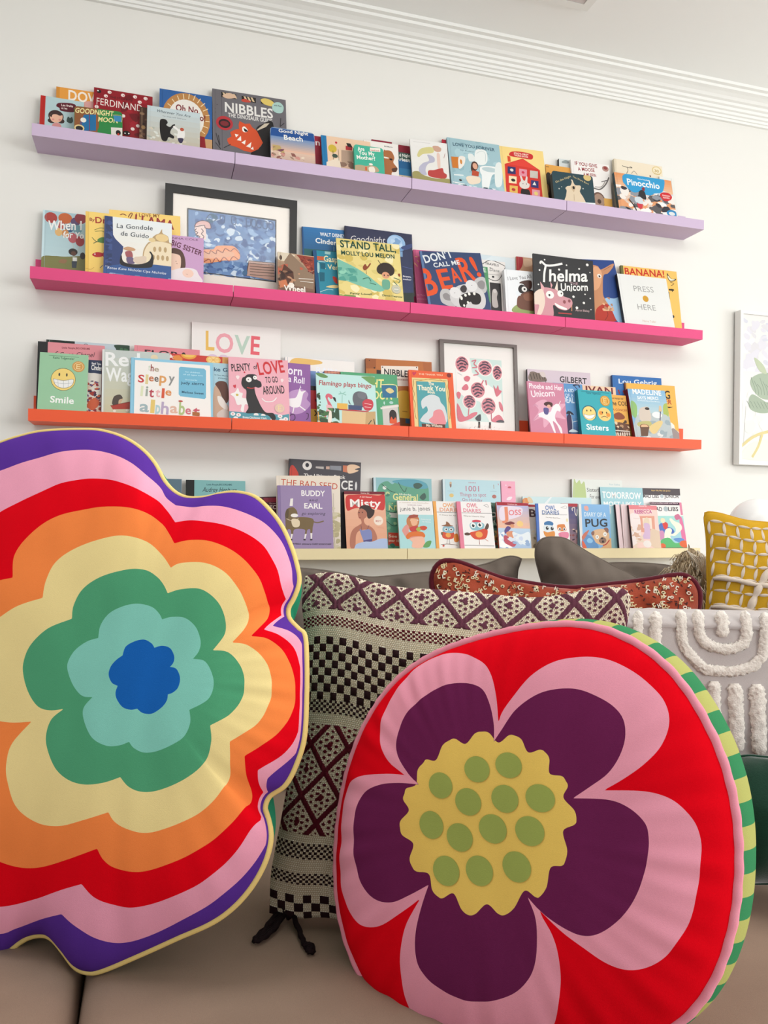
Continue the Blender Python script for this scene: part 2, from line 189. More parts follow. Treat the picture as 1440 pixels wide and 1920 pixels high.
(0,'hard','pale blue bathroom hardcover with toilet and seated child,lavender ledge',[1.3904,-0.084,2.1037],14.52,0.68,2104,2440,0.011,'9dbfc8',0,0,0,[('M',['8fb3bd','a9cad2'],40,0.12,11,(0.04,0,1,1)),('T','LOVE YOU FOREVER',212,2118,1897,2127,131,'33556a',1,0),('T','by Robert Munsch',490,1943,1610,1942,52,'4a6a78',0,0),('P','c9772e',[74,1622,389,1647,325,1157,82,1145]),('S','e9e4dc',[389,1647,638,1686,599,1401,434,1173,342,1184]),('E',464,1456,47,103,'cf8a44'),('S','e6ebe9',[1090,2014,1343,2131,1548,2035,1526,1620,1313,1434,1037,1519]),('L','b4c4c6',14,[1128,1917,1334,2053,1490,1949,1452,1609]),('S','dfe6e4',[786,1837,977,1842,1045,1597,801,1533]),('S','e8eceb',[1217,1343,1456,1430,1842,1438,2002,1360,1857,1159,1650,1027,1440,440,1205,457,1237,965,1192,1111]),('E',1598,1283,323,104,'b8ccd0'),('S','e0e7e5',[1851,1516,2103,1607,2023,726,1748,635]),('S','4b2e24',[857,1390,943,1530,1085,1526,1138,1356,1048,1190,917,1069,832,1158]),('E',1009,1347,96,134,'dca78c'),('P','b74b30',[880,1165,1146,1129,1104,921,831,931]),('S','e8d8c2',[635,851,853,909,1156,878,1107,644,743,541,598,720]),('M',['6f97a2','e8eef0','37545c','c8dadc'],60,0.05,12,(0.05,0.8,1,1)),('E',358,660,57,41,'3a3430'),('L','e9eeec',42,[45,540,275,524,505,507]),('L','e9eeec',42,[122,850,498,881])]),
(0,'hard','yellow first words hardcover with a red house of little pictures,lavender ledge',[1.6084,-0.064,2.1043],10.77,2.12,1848,2416,0.018,'f0d487',0,0,0,[('S','c92a2c',[381,2093,496,2231,874,2279,1320,2235,1396,2119,1291,1996,942,2013,498,2033]),('T',"JOJO'S FIRST",586,2158,1208,2146,66,'f3e6d8',1,0),('T','WORD BOOK',600,2066,1187,2054,65,'f3e6d8',1,0),('P','d44a24',[300,2033,422,2024,421,1801,296,1786]),('P','d0342a',[152,1680,940,1998,1618,1587,1595,406,1570,207,70,246]),('P','dd3f33',[260,1683,937,1973,1520,1610,949,1657]),('P','2c2d62',[264,1595,599,1590,564,1290,230,1296]),('P','df8fa0',[738,1552,1066,1546,1029,1245,702,1252]),('P','c9c5bc',[1194,1532,1524,1526,1487,1223,1157,1230]),('P','ecdcb4',[269,1207,593,1200,557,902,234,910]),('P','2d3270',[1184,1125,1503,1116,1466,815,1147,825]),('P','e0b45c',[257,810,590,803,554,496,222,504]),('P','e39aa6',[1187,746,1516,737,1476,413,1148,422]),('E',420,1456,70,60,'ddd8d0'),('E',885,1411,61,51,'c8304a'),('E',431,1039,90,60,'2a2522'),('P','eae6de',[1225,932,1384,925,1329,1082]),('E',399,645,80,59,'b5302c'),('E',1332,584,81,80,'e9d27c'),('S','dcd5cf',[738,1222,793,1263,856,1088,930,1081,988,1236,1048,1233,1020,1008,1102,943,1043,789,838,727,688,799,676,944,753,1051]),('S','241f20',[736,706,885,713,1055,682,1065,350,711,410]),('E',828,937,15,25,'2a2020'),('E',972,938,15,25,'2a2020')]),
(0,'soft','orange paperback between the red house book and the dark bear board book,lavender ledge',[1.7939,-0.046,2.1015],5.98,0.33,1099,1963,0.006,'dfa24c',0,0,0,[('L','4a3420',21,[6,1863,141,1872]),('S','2b221c',[-12,1505,156,1630,246,1287,215,675,-1,647]),('S','8d6038',[-30,1148,76,1112,90,861,-50,742])]),
(0,'hard','pale grey book with black line drawing,behind the orange paperback,lavender ledge',[1.8556,-0.0285,2.1016],3.39,0.08,532,2311,0.012,'cfd6d6','2e2c2c',0,0,[('S','8f9a9a',[118,2203,284,2288,421,2247,392,2167,172,2151]),('L','3d6a4a',38,[506,2335,514,1959])]),
(0,'hard','white picture book with red words and grey antlers,right part of lavender ledge',[1.8998,-0.064,2.1021],8.98,0.33,1697,2300,0.0079,'ebe8e5',0,0,0,[('T','IF YOU GIVE',170,2098,1161,2111,145,'93252c',1,0),('T','A MOOSE',289,1877,1031,1922,139,'93252c',1,0),('T','A MUFFIN',510,1687,1079,1710,129,'93252c',1,0),('E',1523,2127,149,120,'b08a80'),('E',1525,2154,92,66,'8c3c3a'),('L','6c6866',55,[924,1227,1202,1212,1478,1463,1649,1781]),('L','a7a09c',38,[985,1288,1268,1327,1459,1567]),('L','6c6866',38,[1288,1543,1550,1633]),('E',1103,749,283,332,'6d5045'),('E',1112,724,238,289,'a48876'),('E',1121,694,84,96,'4a352c'),('P','dca955',[1337,860,1788,867,1747,438,1331,489])]),
(0,'board','dark teal board book with a pale bear gazing up,front of lavender ledge',[1.79,-0.106,2.1036],9.64,0.89,1753,1467,0.016,'24414a',0,0,1,[('S','d9c7ac',[522,814,611,903,749,947,820,1111,789,1185,855,1194,943,998,1159,1000,1192,900,1132,737,1269,495,1272,263,478,217,517,504,565,716]),('S','c3ab8c',[771,898,965,949,889,732,848,701]),('E',876,875,49,63,'1d1a18'),('L','a58a68',16,[859,599,849,339]),('E',1513,1371,167,133,'d2b878'),('T','On the Night',138,970,813,1308,78,'d8c48c',0,0),('T','You Were Born',867,1315,1537,1076,79,'d8c48c',0,0),('E',249,753,27,26,'d8d4c8'),('E',1283,886,27,27,'d8d4c8'),('E',365,845,16,15,'d8d4c8'),('P','dfe6e8',[656,290,1798,353,1781,195,640,134])]),
(0,'hard','cream hardcover with pen sketch and round gold seal,right end of lavender ledge',[2.0965,-0.046,2.1023],6.0,-0.09,2230,2649,0.013,'e8dcc5',0,('d8ccb4',69),0,[('L','3d3530',23,[359,2404,588,2370,820,2379,707,2425]),('L','3d3530',23,[588,2370,621,2243,544,2100]),('L','5a504a',17,[777,2135,900,2259,1038,2120]),('E',1967,2433,228,179,'d9c48c'),('E',1967,2433,180,141,'eadfc4'),('T','30',1856,2364,2058,2361,107,'b99a50',1,0),('T','YEARS',1809,2271,2105,2272,43,'b99a50',1,0),('P','5a2d3a',[1609,2178,1657,2196,1682,2125,1617,2115])]),
(0,'soft','thin white booklet sticking out at the right end of the lavender ledge',[2.2998,-0.064,2.1015],8.99,0.18,697,2197,0.004,'e2e4df',0,0,0,[('L','cfd2cd',29,[563,2176,542,613])]),
(0,'hard','orange and blue storybook with big white title on sky blue cloud,end of lavender ledge',[2.0709,-0.106,2.1042],13.66,0.27,2609,1919,0.014,'dc9a6c','1f4048',0,0,[('G','dd9460','e6cbb4',(0,0,1,0.5)),('M',['e6e0da','c9d3da','5a5658','8a8f98','d8c0b0','efece8','34323a'],90,0.09,21,(0,0.28,1,1)),('S','2d97cc',[381,1821,686,1958,1208,1993,1730,1999,2248,1947,2257,1650,2083,1312,1716,1202,1524,1090,1296,1102,1140,1203,785,1123,575,1232,456,1382,349,1535]),('T','Pinocchio',538,1440,2020,1456,266,'f2f2ee',1,0),('T','Usborne Young Reading',1043,1752,1601,1740,53,'e8eef0',1,0),('S','c8262c',[1977,1200,2143,1321,2407,1319,2529,1178,2444,1024,2195,932,2035,1022]),('T','ENGLISH',2087,1159,2437,1153,58,'f3ddd8',1,0),('T','READERS',2099,1059,2403,1057,58,'f3ddd8',1,0),('S','27262b',[989,1153,1154,1289,1282,1195,1290,888,1094,916]),('P','c73a48',[825,655,1109,650,1047,436,877,440]),('L','232329',51,[504,776,692,525,772,315]),('S','8d2a30',[1167,1375,1290,1422,1288,1269,1198,1279]),('E',2398,408,239,150,'2d86bc'),('E',2396,397,143,80,'d6dcdc')]),
(1,'hard','pale blue hardcover with balloons over a green field,leftmost on pink ledge',[0.0196,-0.046,1.6668],5.81,-0.43,1698,2353,0.011,'a4c4cd',0,('c3dde3',59),0,[('G','a9c6cf','b7d2d6',(0,0,1,0.75)),('S','777842',[0,782,386,872,700,887,1292,980,1774,993,1791,326,18,216]),('M',['5f6a38','8f8850'],16,0.1,3,(0,0.86,1,1)),('E',238,2124,188,177,'a83a34'),('E',662,2155,206,178,'c4622f'),('E',962,2075,136,142,'5a4670'),('E',1118,2208,180,178,'8c2f38'),('E',551,1909,118,124,'b55a50'),('E',791,1829,126,124,'2f5b80'),('E',1029,1838,139,142,'6a9aa8'),('E',479,1678,110,132,'dcb070'),('E',677,1659,102,132,'c98a50'),('E',898,1532,135,168,'b85860'),('E',1120,1448,131,169,'a02f35'),('L','d8b8a0',7,[904,1355,950,1116]),('L','d8b8a0',7,[1124,1280,1031,1060]),('T','When I',165,1716,1157,1832,292,'eff0ee',1,0.1),('T','for Yo',610,1508,1229,1551,204,'eff0ee',1,0.1),('E',924,1069,134,115,'241a18'),('E',941,1018,79,79,'5c3a2a'),('P','dfe4e0',[917,891,1048,898,1051,774,921,768]),('P','2f3a48',[893,755,1051,774,1034,551,907,545]),('S','8c6a48',[509,710,585,785,742,782,706,667,549,662]),('E',1213,971,79,115,'241a18')]),
(1,'hard','yellow hardcover with red fish and green sprigs,left part of pink ledge',[0.1535,-0.084,1.6658],0.98,0.29,1268,2256,0.0041,'f1cf70',0,('e9c25e',87),0,[('T','By',120,1966,270,1962,93,'8a2420',1,0),('T','Dr',294,1914,628,1936,187,'a42420',1,0),('L','3f5a2c',15,[265,1686,430,1768,549,1774]),('L','3f5a2c',15,[281,1645,471,1680,550,1655]),('L','2f4a30',19,[196,1445,315,1331,473,1327,632,1366]),('L','2f4a30',19,[237,1259,394,1340,553,1336]),('S','51803c',[354,1378,472,1476,631,1472,633,1323,434,1302]),('S','b3202a',[200,895,318,984,476,988,516,928,477,860,319,831]),('P','b3202a',[457,922,555,1017,557,847]),('E',287,921,19,21,'ffffff'),('L','2f5a78',19,[440,496,519,589]),('L','b98a3a',11,[7,453,164,426,262,500])]),
(1,'soft','large yellow picture book whose top rises behind the gondola cover,pink ledge',[0.226,-0.064,1.6658],1.2,1.22,2205,2477,0.0043,'f3cf74',0,0,0,[('T','I LOVE MY',828,2330,1574,2371,113,'93612a',1,0),('T','LLAMA',777,2117,2003,2019,280,'93232a',1,0),('L','7c3a2a',28,[289,2292,412,2370,533,2317,492,2227]),('L','7c3a2a',28,[574,2278,657,2417,706,2400,635,2250])]),
(1,'hard','blue and cream hardcover with black gondola and domed church on pink ledge',[0.2081,-0.106,1.6661],5.38,-0.31,2055,2169,0.0042,'e3e8e9',0,('2c4176',56),0,[('G','e4e9ea','ece4d4',(0,0,1,0.8)),('P','2d3f72',[-60,2192,239,2188,264,1575,335,1452,457,1336,580,1219,563,1041,488,813,494,551,-61,532]),('M',['3a4f86','25355f'],26,0.07,5,(0.02,0.05,0.12,0.75)),('S','b79a70',[1194,807,1187,1160,1325,1442,1426,1477,1464,1637,1565,1739,1667,1797,1748,1941,1770,1810,1938,1719,1982,1523,2067,1444,2078,686,1379,696]),('S','e8d8b8',[1214,809,1216,1119,1346,1400,1569,1517,1941,1496,2046,1397,2057,728,1378,718]),('E',1752,1651,199,125,'e3c890'),('E',1446,1546,106,71,'e0c894'),('E',1497,975,45,88,'b89c70'),('E',1640,983,45,88,'b89c70'),('E',1784,986,45,89,'b89c70'),('E',1929,981,45,89,'b89c70'),('E',1533,1245,45,89,'b89c70'),('E',1697,1265,45,89,'b89c70'),('E',1862,1263,46,89,'b89c70'),('P','2f5590',[-29,492,572,648,1542,736,2078,731,2086,198,-48,-30]),('M',['8fb0cc','1f3c70','5a80ac'],40,0.06,6,(0,0.85,1,1)),('S','17151a',[483,681,506,903,534,928,590,737,812,675,1134,712,1356,826,1434,1012,1371,1137,1432,1136,1505,976,1481,707,1380,617,895,562,573,595]),('S','c89a74',[581,1153,720,1236,923,1194,924,1128,723,1104]),('S','a0565a',[643,1051,824,1094,868,901,708,861]),('S','6a5a7a',[687,871,868,893,932,711,731,688]),('S','d8c4b0',[891,772,928,908,1049,945,1272,971,1255,770,1054,703]),('T','La Gondole',367,1817,1460,1869,141,'26303c',0,0.1),('T','de Guido',492,1582,1342,1587,140,'26303c',0,0.1),('T','Renae Kune Nicholas',118,444,1139,449,78,'e6ecf0',0,0.2),('T','Cipa Nicholas',1180,444,1896,444,79,'e6ecf0',0,0.2)]),
(1,'hard','lilac hardcover with mother and sleeping baby,in front of the black frame,pink ledge',[0.3655,-0.084,1.6661],5.75,0.0,1512,1868,0.004,'c69cc4',0,0,0,[('T','JOANNA COLE',210,1727,1329,1760,63,'5a3050',0,0),('T','BIG SISTER',463,1530,1439,1256,174,'5a1f3a',1,0),('S','53382c',[381,1318,569,1430,801,1366,921,1107,924,790,764,773,636,985,467,1057]),('S','ecc9b4',[383,1182,633,1233,782,1137,764,728,597,643,388,688]),('L','8d4a40',12,[636,917,687,909]),('E',636,985,12,14,'40302c'),('S','e6dde0',[389,598,555,683,806,778,1059,805,1272,760,1358,610,1466,349,811,192,392,285]),('E',1018,619,178,145,'ecc9b8'),('L','9a6a60',8,[955,590,1019,574])]),
(1,'hard','small sepia book with stone house and red tiled roof,right of black frame,pink ledge',[0.7589,-0.106,1.6677],14.23,-1.08,1257,1731,0.008,'a48368',0,0,0,[('G','b89c80','6a4a3c',(0,0,1,1)),('S','d8cbb4',[82,1784,539,1695,584,1650,352,1413,-11,1464]),('P','8d7560',[425,1756,992,1194,1222,1122,1210,460,524,525,215,1394]),('P','8f3d30',[631,1708,1280,1696,1270,1205,1083,1104,722,1618]),('M',['b9604a','6d2d26'],26,0.05,8,(0.6,0.05,1,0.4)),('P','b5614a',[-4,1161,214,1292,351,1311,326,1104,7,860]),('P','57362a',[214,1292,530,1030,568,430,342,452,74,768]),('M',['3c2620','8f6a50','b98a6a'],26,0.08,9,(0,0.3,0.6,1)),('P','c87850',[28,612,277,719,343,502,71,367]),('E',165,830,100,111,'3a2622'),('E',456,516,100,101,'e9e0d4'),('L','ece8e0',18,[710,801,1217,841]),('L','ece8e0',18,[755,705,1215,714]),('T','Wheel',205,295,932,315,200,'efe9e0',1,0),('E',103,1521,45,92,'4a3830')]),
(1,'soft','blue and dark green cover with white fairy-tale title,right of the black frame,pink ledge',[0.8618,-0.046,1.6665],7.35,1.59,1645,2878,0.006,'2a6ba5',0,('1c4c80',47),0,[('G','2f74ad','235f8f',(0,0,1,0.28)),('G','1f5a5c','143c34',(0,0.28,1,1)),('M',['2a6a60','164840'],20,0.12,3,(0,0.3,1,0.7)),('T','WALT DISNEY',640,2594,1559,2596,125,'eef0ee',1,0),('T','Cinderella',466,2322,1593,2275,178,'eef0ee',1,0),('L','cfdcd8',14,[1129,2233,1122,2059])]),
(1,'hard','turquoise book with dark blue spine and yellow words,behind sunny cover,pink ledge',[0.8966,-0.084,1.6681],15.89,1.79,958,2071,0.0087,'2c879e',0,('27557f',133),0,[('P','c4613c',[139,1845,396,1842,384,1682,127,1685]),('T','Gaspard',372,1654,1188,1647,225,'e9dfb0',1,0),('T','a Venise',311,1358,1162,1352,182,'e9dfb0',1,0),('P','1d5f74',[224,1588,413,1579,395,1339,229,1351]),('P','1d5f74',[172,1215,360,1205,333,862,167,849]),('S','aacfd0',[129,1580,196,1533,172,1215,110,1210]),('S','c03a2c',[635,1070,774,1029,778,793,667,889]),('S','e6cf90',[363,646,631,740,844,720,716,621]),('L','bcd8d8',19,[135,431,427,557,615,545]),('L','bcd8d8',19,[157,1635,418,1632]),('P','9fc6c4',[432,2059,643,2052,624,1943,424,1952])]),
(1,'hard','large midnight blue hardcover with a pale moon,centre of pink ledge',[1.0031,-0.064,1.6673],8.92,-0.53,2524,3066,0.0101,'2e3250',0,('23263f',65),0,[('G','30344f','2c3a66',(0,0,1,1)),('E',1911,2645,346,324,'8fb4d8'),('E',1854,2662,279,255,'a9c6e2'),('M',['7aa0c8','b9d2e8'],10,0.08,4,(0.68,0.02,0.85,0.3)),('S','6f98c8',[1714,2402,2098,2499,2240,2444,1998,2331,1759,2320]),('S','3b4a78',[2099,2524,2537,2702,2533,2579,2240,2420]),('T','Goodnight',197,2485,1482,2590,231,'d6d4d4',0,0.25),('T','Brown,',2138,1381,2448,1378,58,'e8e8ee',1,0),('T','author',2134,1270,2454,1273,57,'e8e8ee',1,0),('S','1f2e28',[2047,709,2334,788,2669,777,2655,344,2035,280]),('M',['33423a','22302a'],14,0.05,5,(0.7,0.85,1,1)),('L','49568a',23,[2125,1775,2507,1724])]),
(1,'soft','sunny yellow picture book with turquoise river and wild-haired child on pink ledge',[0.9714,-0.106,1.6672],14.2,0.52,2331,2539,0.006,'e0ce84',0,0,0,[('M',['e9dba0','cdb660','d6c478','ede3b4'],90,0.08,31,(0,0,1,1)),('S','79b9a4',[-34,1656,256,1615,873,1312,1440,880,1659,705,1420,584,836,722,260,908,-66,1068]),('M',['8cc8b0','68aa98','4f9a8c'],24,0.07,32,(0,0.45,0.3,0.65)),('T','STAND TALL,',135,2193,2189,2214,272,'1e4a3a',1,0),('T','MOLLY LOU MELON',155,1898,2113,1953,160,'1e4a3a',1,0),('S','352a26',[1411,1468,1491,1625,1686,1746,1918,1721,2068,1538,2030,1334,1883,1245,1751,1355,1606,1266,1448,1323]),('L','352a26',23,[1482,1823,1587,1660]),('E',1730,1254,141,130,'d99a78'),('E',1674,1248,23,35,'30201c'),('E',1814,1252,23,35,'30201c'),('S','6aa58c',[1590,1042,1778,1086,1865,996,1822,721,1591,723]),('S','8a4428',[907,1488,1007,1623,1070,1530,1171,1665,1206,1634,1064,1431,945,1369]),('L','6a3a24',13,[1017,1426,1028,1230]),('L','2e6650',27,[877,1019,1087,1089,1170,951]),('L','2e6650',27,[1120,897,1346,846]),('L','2e6650',27,[2019,1184,2247,1108,2192,1004]),('L','2e6650',27,[2007,1035,2202,832]),('S','8a4428',[2195,1352,2267,1369,2258,1258,2212,1264]),('K',2079,736,169,'b9bcae'),('M',['6f8f4a','9aa858'],14,0.08,34,(0,0.86,0.25,1)),('T','David Catrow',1547,426,2288,422,68,'5a6a40',1,0),('T','Patty Lovell',387,389,1181,425,68,'5a6a40',1,0)]),
(1,'hard','pink hardcover with gold lettering left of the blue koala cover,pink ledge',[1.2747,-0.046,1.6671],7.41,2.26,1231,2498,0.011,'d0608c',0,('c0507c',78),0,[('L','e6c070',29,[13,1994,124,1858]),('L','e6c070',29,[142,2099,186,2030]),('L','e6c070',29,[64,2238,151,2221]),('T','by Maya Gold',45,752,531,742,67,'e29ab4',0,0),('T','pictures by Lee',35,609,520,598,67,'e29ab4',0,0)]),
(1,'soft','blue paperback with fat orange letters and a shouting grey koala,pink ledge',[1.299,-0.106,1.6672],14.77,4.79,2416,2434,0.006,'34466c',0,('5a76a0',90),0,[('T',"DON'T",149,1945,1299,2227,299,'dfe4e6',1,0),('T','B',-52,632,516,753,1036,'dc5226',1,0),('T','E',625,906,1080,977,765,'dc5226',1,0),('T','A',1114,1171,1477,1256,565,'dc5226',1,0),('T','R',1558,1233,2073,1349,936,'dc5226',1,0),('T','!',2133,1454,2306,1511,784,'dc5226',1,0),('T','CALL ME',463,1772,1524,1941,174,'dfe4e6',1,0),('S','b9b8b8',[507,703,623,896,846,911,1018,764,1048,513,1019,211,733,257,515,403]),('S','8b8889',[611,680,771,758,917,611,866,459,654,505]),('S','b9b8b8',[1943,1192,2108,1402,2368,1435,2453,1205,2359,843,2120,787]),('S','8b8889',[2070,1195,2267,1303,2371,1177,2276,944,2108,991]),('S','c9c8c8',[910,711,1211,1021,1630,1133,2016,1040,2248,789,2267,433,2103,152,1628,20,1159,164,907,410]),('E',1119,776,219,223,'d9d8d8'),('E',1811,1076,233,226,'d9d8d8'),('S','3a3638',[1333,922,1416,1051,1546,1080,1608,954,1520,799,1395,797]),('S','211d1e',[1221,516,1407,721,1771,805,2060,734,2094,506,1960,327,1733,323,1652,422,1483,319,1411,192,1222,240]),('E',1320,568,49,81,'ece8e0'),('E',1499,682,50,61,'ece8e0'),('E',1659,736,50,62,'ece8e0'),('E',1862,751,50,61,'ece8e0'),('E',1375,267,40,50,'ece8e0'),('E',1547,395,40,51,'ece8e0'),('E',1092,765,15,15,'333333'),('E',1823,1086,15,16,'333333')]),
(1,'hard','large pale blue book behind the travel badge cover,right of koala,pink ledge',[1.4855,-0.0285,1.6662],3.5,-0.16,2074,2611,0.008,'d6e1e5',0,0,0,[('M',['e0e8ea','cbd9df'],12,0.2,6,(0,0,1,1))]),
(1,'soft','narrow green cover edge beside the koala cover on the pink ledge',[1.4905,-0.084,1.6665],12.0,0.08,588,2097,0.004,'4f8f62',0,0,0,[('T','E',407,1873,520,1885,175,'d8e4d8',1,0),('R','33507c',(0,0.68,1,0.84)),('R','c0b468',(0,0.84,1,1.1))]),
(1,'soft','white cover with black hexagon badge and old photograph,pink ledge',[1.5232,-0.064,1.6666],9.0,-0.11,1029,2392,0.006,'e2deda',0,0,0,[('L','2a2a2c',25,[92,2213,462,2406,1020,2228,1016,2167,755,1685,493,1607,243,1705]),('T','TRAVELS',194,2214,758,2188,86,'3a3a3c',1,0),('T','of a',366,2084,494,2068,50,'3a3a3c',1,0),('T','Diana',370,1969,761,1962,110,'3a3a3c',0,0.2),('L','3a3a3c',10,[301,1836,738,1844]),('E',501,1748,52,40,'2a2a2c'),('P','2c2829',[344,1517,796,1515,791,395,347,403]),('S','b9b0ac',[444,1204,576,1267,644,1125,607,922,638,579,432,559,398,852]),('E',535,1188,72,80,'cfc8c4')]),
(1,'hard','thick pale hardcover with dark woolly dog and grassy patch,pink ledge',[1.6098,-0.084,1.6677],6.13,1.28,1921,1966,0.0188,'e4e7e9',0,0,0,[('T','I Love You',138,1549,877,1666,138,'4a4448',0,0),('T','All',932,1671,1121,1726,139,'4a4448',0,0),('S','90a060',[220,430,538,679,1026,656,1375,337,454,304]),('S','4a2f28',[589,1482,779,1584,1088,1608,1102,1350,940,1223,770,1439]),('S','221d1e',[548,1308,708,1435,975,1283,1155,1211,1143,1037,746,1065,567,1138]),('E',789,1257,111,104,'e9e6e2'),('E',795,1258,43,40,'1a1718'),('S','6d4434',[450,730,526,963,875,1161,1304,1136,1262,501,707,463,470,560]),('S','8a5a44',[744,1036,994,1112,1141,1009,1068,831,793,840]),('S','dfe6ea',[447,1157,567,1138,620,999,468,1016])]),
(1,'hard','tan cover with scarlet left edge behind the woolly dog book,pink ledge',[1.677,-0.046,1.6664],6.0,0.09,1255,2681,0.0065,'c99c7c',0,0,0,[('S','a51f2a',[-12,2692,250,2721,269,2418,134,2170,-34,2152]),('S','d9b494',[307,2598,620,2603,643,2400,358,2310])]),
(1,'soft','blue picture book with tan llama in red pyjamas,right of black pony cover,pink ledge',[1.9612,-0.084,1.6672],14.84,4.79,1743,2975,0.006,'2c4886',0,0,0,[('S','c28a64',[-77,2636,878,2720,1039,2542,1652,2825,1654,2693,1341,2389,1113,2284,955,1762,896,1375,1022,1058,957,233,-232,224,-396,1224]),('L','8a5a40',20,[1168,2514,1558,2723]),('S','dba47c',[715,2597,986,2606,1045,2282,786,1758,502,1687]),('E',911,2259,95,91,'e9e4dc'),('E',915,2246,40,46,'30241e'),('S','b0382c',[426,795,887,1056,1144,869,1251,616,1248,330,358,229]),('L','7c2420',26,[805,991,914,612,720,357]),('S','9cc0e0',[941,1280,1347,1288,1611,1261,1495,237,1248,330,1110,868]),('M',['b08060','d8a884'],14,0.06,7,(0.4,0.55,0.7,0.75))]),
(1,'soft','black starry paperback with white script and a smiling pink pony,pink ledge',[1.7129,-0.106,1.6663],5.49,-0.28,2547,2632,0.006,'29292b',0,0,0,[('E',480,2441,32,29,'e6e4e0'),('E',2296,2445,58,53,'e6e4e0'),('E',256,2013,37,35,'e6e4e0'),('E',1401,2332,32,29,'e6e4e0'),('E',1936,2247,39,35,'e6e4e0'),('E',2399,2152,26,23,'e6e4e0'),('E',1079,2122,44,41,'e6e4e0'),('E',188,1451,31,28,'e6e4e0'),('E',1651,1125,51,46,'e6e4e0'),('E',2152,1268,32,29,'e6e4e0'),('E',2370,1127,32,29,'e6e4e0'),('E',2087,925,51,47,'e6e4e0'),('E',1780,704,57,53,'e6e4e0'),('E',2384,693,25,23,'e6e4e0'),('E',1552,1334,26,23,'e6e4e0'),('L','eceae6',81,[289,2264,342,2356,523,2233,803,2253,1226,2370]),('L','eceae6',81,[523,2233,450,1908,426,1562]),('T','helma',638,1624,2282,1788,442,'eceae6',1,0.15),('T','THE',1511,1573,1866,1599,99,'a98a90',1,0),('T','Unicorn',1124,1308,2280,1427,278,'eceae6',1,0.1),('S','c99098',[-9,1032,254,1229,431,1362,802,1343,1110,1260,1229,1100,1540,1015,1582,789,1334,564,1023,592,779,711,732,250,-37,179]),('P','d9a4a8',[266,1573,431,1362,394,1187,293,1290]),('P','e3d6c9',[864,1350,988,1679,998,1277]),('P','d9a4a8',[687,1618,776,1484,708,1333]),('E',657,1099,168,149,'eeeae4'),('E',632,1085,43,46,'3a2a2c'),('E',1095,1189,126,127,'eeeae4'),('E',1139,1194,31,35,'3a2a2c'),('S','e0cdbd',[5,1090,275,1289,394,1187,442,792,338,441,222,260,88,275,192,654,-8,691]),('E',1253,883,62,70,'8a4a50'),('E',1462,938,56,64,'8a4a50'),('S','f2eee6',[857,804,1029,735,1337,639,1304,578,1024,620,873,720]),('L','b33c3c',43,[986,428,1549,441]),('T','Aaron Blabey',1712,571,2316,588,81,'b39a9a',1,0),('L','dd9a70',25,[1563,787,1554,556])]),
(1,'hard','white square hardcover with one mustard dot,right end of pink ledge',[2.1019,-0.106,1.6697],15.34,0.2,2269,2434,0.015,'dfe0dd','2c2a2c',0,0,[('T','PRESS',657,1719,1574,1747,241,'9a9a98',0,0),('T','HERE',693,924,1528,938,238,'9a9a98',0,0),('E',1133,1428,132,139,'c9962e'),('T','Herve Tullet',821,397,1428,399,92,'c9a08c',0,0)]),
(1,'hard','mustard yellow cover with red capitals and line-drawn banana,right end of pink ledge',[2.1329,-0.064,1.6673],8.99,0.23,2614,2825,0.01,'ecbc62',0,('6d6a3a',110),0,[('T','BANANA!',168,2456,2015,2514,280,'c0281e',1,0),('S','2f2a26',[2150,2725,2223,2618,2350,2491,2551,2511,2499,2423,2266,2368,2156,2515]),('S','f0e6c8',[2180,2613,2315,2487,2491,2479,2451,2437,2271,2406,2185,2525]),('L','2f2a26',20,[2263,2336,2434,2289,2281,2179,2395,2254]),('L','2a2522',68,[2157,2008,2404,2013]),('L','2a2522',41,[2303,2054,2324,1929]),('E',2243,871,56,63,'2a2522'),('L','2f2a26',41,[2146,1912,2147,1597])]),
(2,'hard','large pale blue cover with dark leafy corners,behind left books on orange ledge',[0.0339,-0.0285,1.2327],3.5,-0.19,2524,2602,0.009,'bccbd2','1c2622',0,0,[('P','20302a',[-1,2625,845,2602,852,2281,8,2261]),('M',['2f4a3c','14201c'],12,0.08,3,(0,0,0.33,0.2)),('S','2c4636',[2066,2584,2525,2587,2529,2363,2179,2373,2090,2469]),('E',2404,2470,48,52,'d3898c'),('M',['3f6a48','234030'],10,0.04,5,(0.83,0.02,1,0.15)),('L','4a5560',17,[1101,2507,1185,2547,1263,2506])]),
(2,'hard','pink hardcover with wide black spine and handwritten name,far left of orange ledge',[0.0108,-0.046,1.2332],5.46,-0.14,1990,2508,0.0102,'d98b93','141516',('1d1f20',293),0,[('T','Little People,BIG DREAMS',708,2326,1549,2345,59,'7a2a38',1,0),('L','2c1a1e',20,[602,2216,533,2174,536,2037]),('T','Coco Chanel',631,2044,1669,2112,157,'2c1a1e',0,0.25)]),
(2,'soft','mint green paperback with a grinning braces face,leftmost front on orange ledge',[0.0216,-0.106,1.2352],14.34,-0.13,1420,2147,0.012,'91bf99',0,0,0,[('T','Raina Telgemeier',384,1952,1014,1953,76,'3c7050',1,0),('L','3c7050',12,[256,2057,688,2053,1144,2050]),('E',710,1269,361,381,'5a4a28'),('E',710,1269,349,366,'e9cc72'),('E',589,1427,25,57,'2a2522'),('E',807,1428,24,57,'2a2522'),('S','e6e6e4',[425,1273,720,1231,997,1289,971,1096,811,991,628,988,481,1087]),('L','6a5a4a',12,[425,1273,720,1231,997,1289,971,1096,811,991,628,988,481,1087,425,1273]),('L','8a8f94',8,[458,1157,724,1118,977,1168]),('L','8a8f94',8,[556,1249,574,1013]),('L','8a8f94',8,[720,1231,730,986]),('L','8a8f94',8,[863,1255,863,1018]),('T','Smile',357,484,1044,468,206,'f0f2ee',1,0),('K',1138,1730,183,'c4892f')]),
